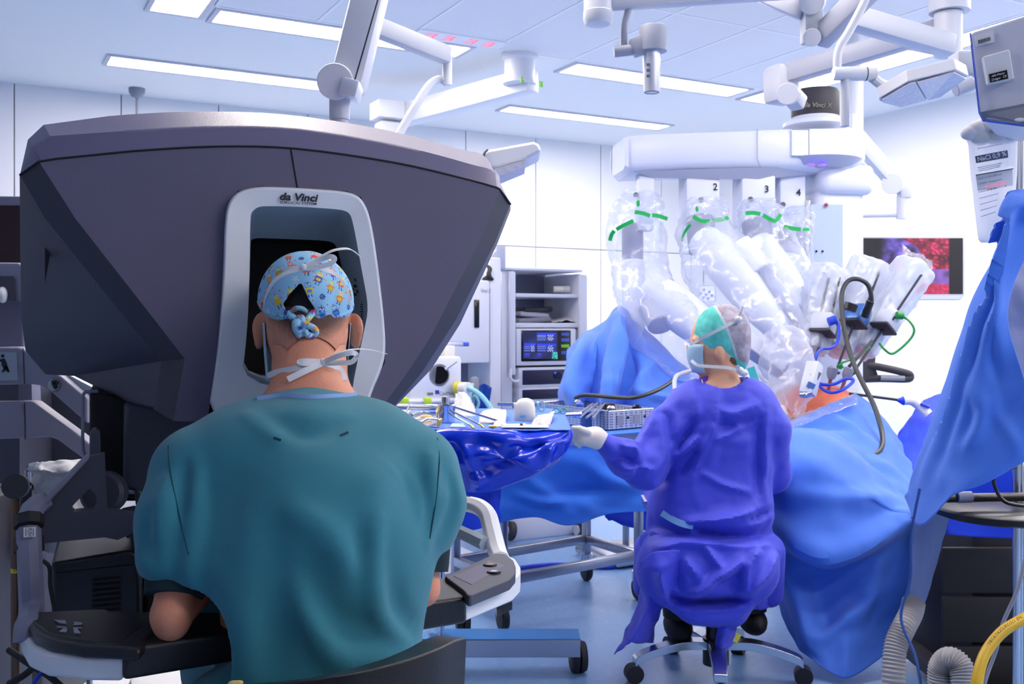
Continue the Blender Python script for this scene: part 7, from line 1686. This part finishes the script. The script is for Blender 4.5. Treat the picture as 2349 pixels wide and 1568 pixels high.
wall_(cA, cB, 'long_side'); fs_ = wall_(cD, cA, 'short_side'); wall_(cB, cC, 'short_side'); wall_(cC, cD, 'long_side')
part('bottom_mesh', MB().prism([cA+Z_*.004, cB+Z_*.004, cC+Z_*.004, cD+Z_*.004], (0, 0, .003)), 'mesh_steel', bk)
for u in (.25, .62): part('name_plate', MB().prism([C0+e2*BWd*(u-.07)+Z_*.018-e1*.004, C0+e2*BWd*(u+.07)+Z_*.018-e1*.004, C0+e2*BWd*(u+.07)+Z_*.055-e1*.004, C0+e2*BWd*(u-.07)+Z_*.055-e1*.004], (.001, -.001, 0)), 'mid_grey', fs_)
for u in (.42, .8): part('stud', MB().ball(C0+e2*BWd*u+Z_*.045-e1*.005, .006, 8, 6), 'print_black', fs_)
for k, (u, v, m, lab) in enumerate(((.25, .45, 'black_plastic', 'black block standing in the steel basket'), (.08, .75, 'black_plastic', 'black knob nearest the nurse in the steel basket'), (.12, .25, 'steel', 'small steel fitting at the near corner of the steel basket'), (.55, .3, 'blue_edge', 'small blue fitting in the middle of the steel basket'), (.75, .6, 'steel', 'small steel fitting at the far end of the steel basket'))):
    p = C0+e1*BLn*u+e2*BWd*v+Z_*.007
    o = MB(); 
    if k == 0: o.rbox(p+Z_*.045, (.05, .04, .09), RR, .008)
    else: o.lathe([(.012, 0), (.012, .05), (.018, .055), (.02, .075), (.012, .085)], p, (.1, .05, 1), 14)
    tag(part('basket_fitting', o, m), lab, 'instrument part', 'fittings in the steel basket')
# blue instrument holder with clamps
ho = thing('instrument_holder', 'dark blue holder with leaning steel clamps, on the far table beside the gloved hand', 'holder', HP(1345, 985, .79))
q = HP(1345, 983, .79)
part('holder_block', MB().rbox(q+Z_*.035, (.03, .05, .07), RR, .005), mat('holder_blue', rgb(36, 70, 130), .5), ho); part('holder_top', MB().rbox(q+Z_*.073+X_*.03, (.12, .06, .008), RR, .003), 'holder_blue', ho)
for k, (x0, y0, x1, y1) in enumerate(((1318, 955, 1350, 932), (1328, 958, 1360, 932), (1345, 958, 1372, 936), (1360, 960, 1380, 934))):
    p_, q_ = P(x0, y0, 3.92), P(x1, y1, 4.02)
    cl = thing('clamp', ('leftmost', 'second', 'third', 'rightmost')[k]+' of the steel clamps leaning in the blue holder', 'clamp', p_, 'clamps in the blue holder')
    part('shank', MB().tube([p_, q_], [.006, .004], 8), 'steel', cl); part('jaw', MB().tube([q_, q_+(q_-p_)*.35], [.005, .002], 8), 'steel', cl)
tr_ = thing('clamp', 'steel clamp lying flat to the left of the blue holder', 'clamp', P(1300, 948, 3.8)); part('shank', MB().tube([P(1295, 950, 3.8), P(1330, 948, 3.85)], [.008, .012], 8), 'steel', tr_)
# towels and swabs
def lump(L, th, m, name, lab, cat, amp=.012, group=None):
    """soft folded cloth on a table: outline px points with the height of the top"""
    rows = [[h1(x, y, dz) for x, y, dz in r] for r in L]
    return tag(part(name, sheet(rows, 7, 7, amp, 6), m, solid=th, smooth=60), lab, cat, group)
lump([[(1098, 972, .002), (1130, 974, .004), (1160, 970, .002)], [(1100, 966, .02), (1132, 966, .026), (1162, 962, .02)], [(1108, 962, .024), (1132, 960, .03), (1160, 957, .024)], [(1108, 956, .004), (1132, 954, .004), (1160, 952, .003)]], .006, 'towel', 'folded_towel', 'folded white towel left of the white pouch on the near table', 'towel')
lump([[(1218, 976, .003), (1245, 978, .004), (1262, 976, .003)], [(1228, 968, .014), (1250, 972, .02), (1268, 966, .016)], [(1236, 962, .01), (1256, 962, .016), (1273, 956, .02)]], .005, 'towel', 'gauze_swab', 'white gauze swab right of the white pouch on the near table', 'gauze')
lump([[(1130, 980, .002), (1142, 981, .003), (1158, 980, .002)], [(1134, 975, .01), (1146, 974, .014), (1160, 974, .008)]], .004, 'towel', 'gauze_swab', 'tiny white swab in front of the folded towel', 'gauze', .006)
lump([[(1036, 955, .002), (1065, 957, .004), (1092, 955, .002)], [(1040, 945, .025), (1066, 948, .04), (1088, 948, .02)], [(1045, 935, .05), (1062, 938, .06), (1080, 940, .02)], [(1045, 940, .005), (1066, 938, .005), (1085, 938, .004)]], .005, 'towel', 'crumpled_wrap', 'white crumpled wrap at the back left of the near table', 'wrapper', .03)
for (x0, y0, x1, y1, m, lab) in ((1032, 984, 1068, 976, 'mask_blue', 'white and violet paper slip in front of the steel bowl'), (1150, 985, 1260, 979, 'label_white', 'long white paper slip at the front of the near table'), (1245, 962, 1262, 957, 'paper', 'small white paper slip at the back of the near table')):
    tag(part('paper_slip', MB().prism([h1(x0, y0, .006), h1(x1, y0+.5, .006), h1(x1-4, y1, .006), h1(x0+6, y1, .006)], (0, 0, .002)), m), lab, 'paper')
po = thing('white_pouch', 'white upright pouch with rounded top and left spout on the near table', 'pouch', h1(1204, 965))
pb = h1(1203, 965)
lp2 = []
for z, w_, o_, t_ in ((.0, .036, 0, .02), (.02, .036, 0, .026), (.045, .034, .001, .026), (.06, .030, .002, .022), (.07, .022, .003, .016), (.075, .01, .003, .008)):
    lp2.append([pb+Vector((o_+w_*math.cos(a), t_*math.sin(a), z)) for a in np.linspace(0, 2*math.pi, 24, endpoint=False)])
pbd = part('pouch_body', MB().loft(lp2), 'ivory', po, smooth=70); part('spout', MB().prism([pb+Vector((-.034, -.01, .02)), pb+Vector((-.036, -.01, .062)), pb+Vector((-.028, -.01, .058)), pb+Vector((-.012, -.01, .05)), pb+Vector((-.012, -.01, .02))], (0, .02, 0)), 'ivory', po, bevel=.004)
part('pouch_print', MB().rbox(pb+Vector((-.005, -.0265, .018)), (.02, .001, .008), r=.0004), 'tube_teal', pbd)
# steel bowl with gold-tipped rods, tray
bo_ = thing('steel_bowl', 'small steel cup holding thin rods at the left of the near table', 'bowl', h1(1022, 968)); bp = h1(1022, 970)
part('cup', MB().lathe([(.026, 0), (.03, .004), (.032, .055), (.034, .058), (.030, .056), (.027, .006), (.001, .004)], bp, seg=24), 'chrome', bo_); part('clip_ring', MB().lathe([(.012, 0), (.014, .02), (.012, .03), (.001, .032)], bp+Vector((.0, 0, .055)), seg=16), 'steel', bo_)
for k, (x1, y1) in enumerate(((1143, 974), (1098, 981), (1078, 983))):
    p_, q_ = bp+Vector((.005, -.01, .06-.012*k)), h1(x1, y1, .012)
    rd = thing('forceps', ('long gold-tipped rod reaching furthest right from the steel cup', 'gold-tipped rod in the middle of the three at the steel cup', 'gold-tipped rod nearest the front at the steel cup')[k], 'instrument', p_, 'gold-tipped rods at the steel cup')
    part('shaft', MB().tube([p_, q_], [.003, .0035], 8), 'steel', rd); dv = (q_-p_).normalized()
    for s_ in (-.004, .004): part('tip', MB().tube(spline([q_, q_+dv*.012+Y_*s_, q_+dv*.03+Y_*s_*.4-Z_*.004], 4), .0035, 8), 'gold', rd)
ty = thing('steel_tray', 'steel tray with loose small instruments at the left end of the near table', 'tray', h1(970, 965))
part('tray_floor', MB().prism([h1(925, 982, .004), h1(1008, 983, .004), h1(1002, 948, .004), h1(940, 946, .004)], (0, 0, .003)), 'chrome', ty)
part('tray_rim', MB().tube([h1(925, 982, .03), h1(1008, 983, .03), h1(1002, 948, .03), h1(940, 946, .03)], .003, 8, closed=True), 'chrome', ty)
for k, (x0, y0, x1, y1) in enumerate(((950, 975, 990, 965), (965, 980, 1000, 972), (945, 962, 985, 958))):
    tag(part('small_instrument', MB().tube(spline([h1(x0, y0, .015), h1((x0+x1)/2, (y0+y1)/2-2, .02), h1(x1, y1, .015)], 5), [.004]*10+[.003], 8), ('gold', 'steel', 'steel')[k]), ('gold rod lying in the steel tray', 'steel rod at the front of the steel tray', 'steel rod at the back of the steel tray')[k], 'instrument', 'instruments in the steel tray')
br = tag(part('steel_rod', MB().tube([P(905, 932, 3.55), P(1020, 934, 3.6)], .011, 12), 'steel'), 'thick steel rod lying across behind the steel tray', 'rod')
tag(part('steel_rod', MB().tube([h1(1142, 938, .02), h1(1240, 940, .02)], .007, 10), 'steel'), 'steel rod lying behind the white pouch', 'rod')
for k, (x, y, m, lab) in enumerate(((1234, 944, 'tube_teal', 'scissors with pale loops right behind the white pouch'), (1284, 950, 'scissor_teal', 'scissors with teal loops left of the blue holder'))):
    sc = thing('scissors', lab, 'scissors', h1(x, y))
    for s_ in (-1, 1):
        c = h1(x+s_*8, y, .02 if k == 0 else .012); lp3 = [c+Vector((.011*math.cos(a), .004*math.sin(a), (.018 if k == 0 else .009)*math.sin(a))) for a in np.linspace(0, 2*math.pi, 16, endpoint=False)]
        part('finger_loop', MB().tube(lp3, .0028, 8, closed=True), m, sc)
        part('blade', MB().tube([c+X_*.012, c+X_*.06-Z_*.004], [.003, .0015], 8), 'steel', sc)
sy = thing('syringe', 'thin syringe with yellow swab end at the front edge of the near table', 'syringe', h1(1160, 983))
part('barrel', MB().cyl(h1(1150, 983, .008), h1(1205, 981, .008), .006), 'ivory', sy); part('plunger', MB().cyl(h1(1192, 981.5, .008), h1(1198, 981.3, .008), .0066), 'charcoal', sy); part('swab_tip', MB().ball(h1(1130, 984, .008), (.014, .008, .005)), 'gold', sy); part('stem', MB().cyl(h1(1138, 984, .008), h1(1152, 983, .008), .003), 'ivory', sy)
tag(part('wood_block', MB().rbox(h1(1008, 978, .014), (.012, .02, .026), Matrix.Rotation(.3, 3, 'Y'), .002), 'foam'), 'small tan block leaning against the steel cup', 'block')
tag(part('floor_cable', MB().tube(spline([(-.6, 4.6, .012), (-.1, 4.9, .012), (.2, 5.05, .012), (.5, 5.0, .012), (.75, 5.3, .012)], 8), .011, 8), 'cable_blue'), 'blue cable lying on the floor behind the far table', 'cable')
# ---------------------------------------------------------------- left border: device cart behind the console
dv = thing('device_cart', 'grey device cart with slanted side frames and a dark screen at the left border', 'cart', Zc(P(20, 1200, 2.7), 0))
DL = 2.62
pz = lambda L, d, th, m, nm, **k: part(nm, MB().prism([P(x, y, d) for x, y in L], (0, th, 0)), m, dv, **k)
pz([(-120, 797), (38, 795), (52, 798), (140, 862), (200, 912), (200, 972), (112, 895), (92, 884), (70, 881), (-120, 886)], DL, .05, 'pale_frame', 'side_frame', bevel=.006)
pz([(-120, 924), (66, 920), (78, 922), (200, 1012), (230, 1040), (230, 1075), (190, 1052), (130, 1008), (112, 1002), (-120, 1012)], DL, .05, 'pale_frame', 'side_frame', bevel=.006)
pz([(140, 850), (215, 890), (215, 910), (160, 880)], DL+.03, .05, 'console_pale', 'frame_cap')
pz([(42, 870), (72, 870), (74, 930), (42, 930)], DL+.06, .05, 'grey_frame', 'frame_post')
pz([(-120, 680), (40, 684), (54, 695), (54, 800), (-120, 800)], DL+.1, .5, 'grey_frame', 'cart_body', bevel=.008)
pz([(-120, 600), (44, 602), (50, 610), (52, 690), (-120, 690)], DL+.04, .3, 'pale_frame', 'screen_housing', bevel=.006)
pz([(-120, 632), (28, 633), (34, 642), (38, 690), (-120, 690)], DL+.035, .02, 'console_dark', 'housing_recess')
part('white_knob', MB().ball(P(6, 676, DL+.03), (.012, .02, .022)), 'console_white', dv)
pz([(-120, 448), (60, 450), (60, 606), (-120, 604)], DL+.3, .06, 'grey_frame', 'screen_bezel', bevel=.004)
pz([(-120, 470), (58, 471), (58, 602), (-120, 600)], DL+.295, .01, 'dark_glass' if 'dark_glass' in MATS else mat('dark_glass', rgb(38, 12, 24), .12), 'dark_screen')
pz([(-60, 600), (-20, 600), (-20, 690), (-60, 690)], DL+.32, .05, 'dark_frame', 'screen_post')
pz([(-120, 880), (45, 880), (45, 1120), (-120, 1120)], DL+.25, .4, 'dark_frame', 'lower_body'); pz([(42, 880), (215, 905), (215, 1120), (42, 1120)], DL+.45, .2, 'console_dark', 'back_cover')
part('cart_foot', MB().rbox(Zc(P(20, 1200, DL+.4), .05), (.7, .7, .08), None, .02), 'console_white', dv); part('cart_column', MB().rbox(Zc(P(20, 1200, DL+.45), .4), (.4, .4, .66), None, .02), 'dark_frame', dv)
for x, y in ((47, 843), (50, 932), (51, 999)): part('screw', MB().cyl(P(x, y, DL-.001), P(x, y, DL-.006), .0045, seg=12), 'mid_grey', dv)
for x in (53, 55): pass
part('frame_seam', MB().tube([P(53, 798, DL-.001), P(56, 880, DL-.001)], .0012, 5), 'charcoal', dv); part('frame_seam', MB().tube([P(56, 922, DL-.001), P(58, 1008, DL-.001)], .0012, 5), 'charcoal', dv)
sg_ = pz([(-80, 806), (38, 808), (41, 872), (-80, 874)], DL-.003, .003, 'console_pale', 'push_sign')
pm = MB(); Q3 = lambda L: pm.prism([P(x, y, DL-.0045) for x, y in L], (0, .001, 0))
pm.cyl(P(6.5, 816, DL-.0045), P(6.5, 816, DL-.0035), .0045, seg=14)
Q3([(2, 823), (10, 822), (15, 832), (17, 842), (9, 846), (4, 838), (-4, 828)][:6]); Q3([(10, 840), (17, 840), (20, 852), (10, 848)][:4]); Q3([(4, 823), (-10, 826), (-12, 830), (4, 829)]); Q3([(9, 842), (13, 846), (9, 853), (3, 853), (6, 848)]); Q3([(14, 841), (17, 841), (22, 853), (16, 853)])
Q3([(-40, 818), (-14, 818), (-14, 852), (-40, 852)])
part('pictogram', pm, 'print_black', sg_, smooth=None, kind='stuff')
hd_ = part('hand_sign', MB().cyl(P(125, 882, DL-.004), P(125, 882, DL-.001), .0165, seg=28), 'console_pale', dv)
hm = MB(); hm.tube([P(125+14.5*math.cos(a), 882+14.5*math.sin(a), DL-.0045) for a in np.linspace(0, 2*math.pi, 28, endpoint=False)], .0008, 5, closed=True)
hm.prism([P(x, y, DL-.0055) for x, y in ((120, 882), (130, 880), (133, 887), (128, 893), (121, 890))], (0, .001, 0))
for x0, y0, x1, y1 in ((121, 884, 114, 881), (121, 882, 119, 872), (124, 881, 124, 870), (127, 881, 129, 871), (130, 882, 134, 874)): hm.tube([P(x0, y0, DL-.005), P(x1, y1, DL-.005)], .0022, 6)
part('hand_pictogram', hm, 'print_black', hd_, smooth=None, kind='stuff')
bgm = film('bag_white', alpha=.7, rough=.3, white=.9)
ws = [R_([(62, 1068, 2.5), (85, 1056, 2.42), (120, 1055, 2.4), (150, 1057, 2.4), (200, 1056, 2.45)]), R_([(66, 1078, 2.46), (90, 1078, 2.36), (120, 1080, 2.36), (160, 1078, 2.36), (200, 1075, 2.42)]), R_([(72, 1085, 2.46), (95, 1088, 2.38), (125, 1092, 2.36), (160, 1090, 2.36), (200, 1085, 2.42)]), R_([(64, 1105, 2.46), (90, 1110, 2.4), (125, 1120, 2.38), (160, 1120, 2.38), (200, 1110, 2.44)]), R_([(75, 1130, 2.46), (95, 1140, 2.4), (125, 1150, 2.38), (160, 1150, 2.38), (200, 1140, 2.44)]), R_([(90, 1260, 2.46), (105, 1265, 2.4), (130, 1270, 2.38), (160, 1270, 2.38), (200, 1260, 2.44)])]
wbt = thing('waste_bag', 'white crumpled waste bag behind the left bracket of the console', 'bag', Zc(P(130, 1250, 2.45), 0))
part('bag_skin', sheet(ws, 8, 8, .03, 3), 'paper', wbt, solid=.002, smooth=40); part('bag_ring', MB().tube([P(64, 1076, 2.5), P(205, 1070, 2.5), P(205, 1066, 2.75), P(64, 1070, 2.75)], .006, 8, closed=True), 'steel', wbt)
part('bag_stand', MB().cyl(Zc(P(64, 1076, 2.55), 0), P(64, 1076, 2.55), .008), 'steel', wbt); part('bag_stand', MB().cyl(Zc(P(205, 1076, 2.6), 0), P(205, 1076, 2.6), .008), 'steel', wbt)
tag(part('low_cabinet', MB().rbox(Zc(P(300, 1250, 3.75), .45), (1.0, .1, .9), RR, .02), 'console_white'), 'pale low cabinet seen through the gaps left of the surgeon', 'cabinet')
bpz = mat('bronze', rgb(120, 92, 74), .35, metal=.7)
ps_ = thing('drip_pole', 'bronze pole with dark round cap and yellow tape, at the lower left border', 'pole', Zc(P(38, 1568, 1.95), 0))
part('pole', MB().cyl(Zc(P(38, 1400, 1.95), .02), P(35, 1126, 1.95), .0085, seg=18), bpz, ps_); part('pole_cap', MB().cyl(P(35, 1126, 1.95), P(36, 1096, 1.95), .012, seg=18), 'charcoal', ps_); part('cap_disc', MB().cyl(P(34, 1115, 1.93), P(40, 1115, 1.97), .024, seg=24), 'charcoal', ps_)
tp_ = part('yellow_tape', MB().cyl(P(36, 1312, 1.95), P(36, 1302, 1.95), .0095, seg=18), 'yellow', ps_); part('tape_print', text_mb('ER', P(35.5, 1307, 1.939), X_, Z_, .008), 'print_black', tp_, smooth=None)
part('pole_foot', MB().rbox(Zc(P(38, 1568, 1.95), .02), (.22, .22, .03), None, .01), 'charcoal', ps_); part('cross_rod', MB().cyl(P(-60, 1116, 1.97), P(70, 1110, 1.97), .004), 'steel', ps_)
db = thing('dark_cabinet', 'dark blue-black cabinet at the lower left border', 'cabinet', Zc(P(-40, 1400, 2.2), 0))
part('cabinet_body', MB().rbox(Zc(P(-150, 1400, 2.25), .42), (.26, .4, .82), None, .015), 'console_dark', db); part('cabinet_foot', MB().rbox(Zc(P(-150, 1400, 2.25), .02), (.24, .38, .035), None, .008), 'black_matt', db)
for L, lab in (([(20, 1490, 1.85), (50, 1510, 1.83), (80, 1530, 1.82), (125, 1560, 1.8), (200, 1640, 1.8)], 'black cable crossing the bronze pole at the lower left corner'), ([(20, 1568, 1.75), (55, 1548, 1.75), (90, 1522, 1.78), (140, 1500, 1.85)], 'second black cable in the lower left corner, slanting up to the armrest')):
    tag(part('cable', MB().tube(spline(R_(L), 6), .006, 8), 'rubber'), lab, 'cable', 'black cables at the lower left corner')
tag(part('cable', MB().tube(spline(R_([(60, 1600, 1.8), (85, 1555, 1.8), (110, 1530, 1.82), (140, 1515, 1.86)]), 6), .004, 8), 'cable_blue'), 'blue cable at the lower left corner', 'cable')
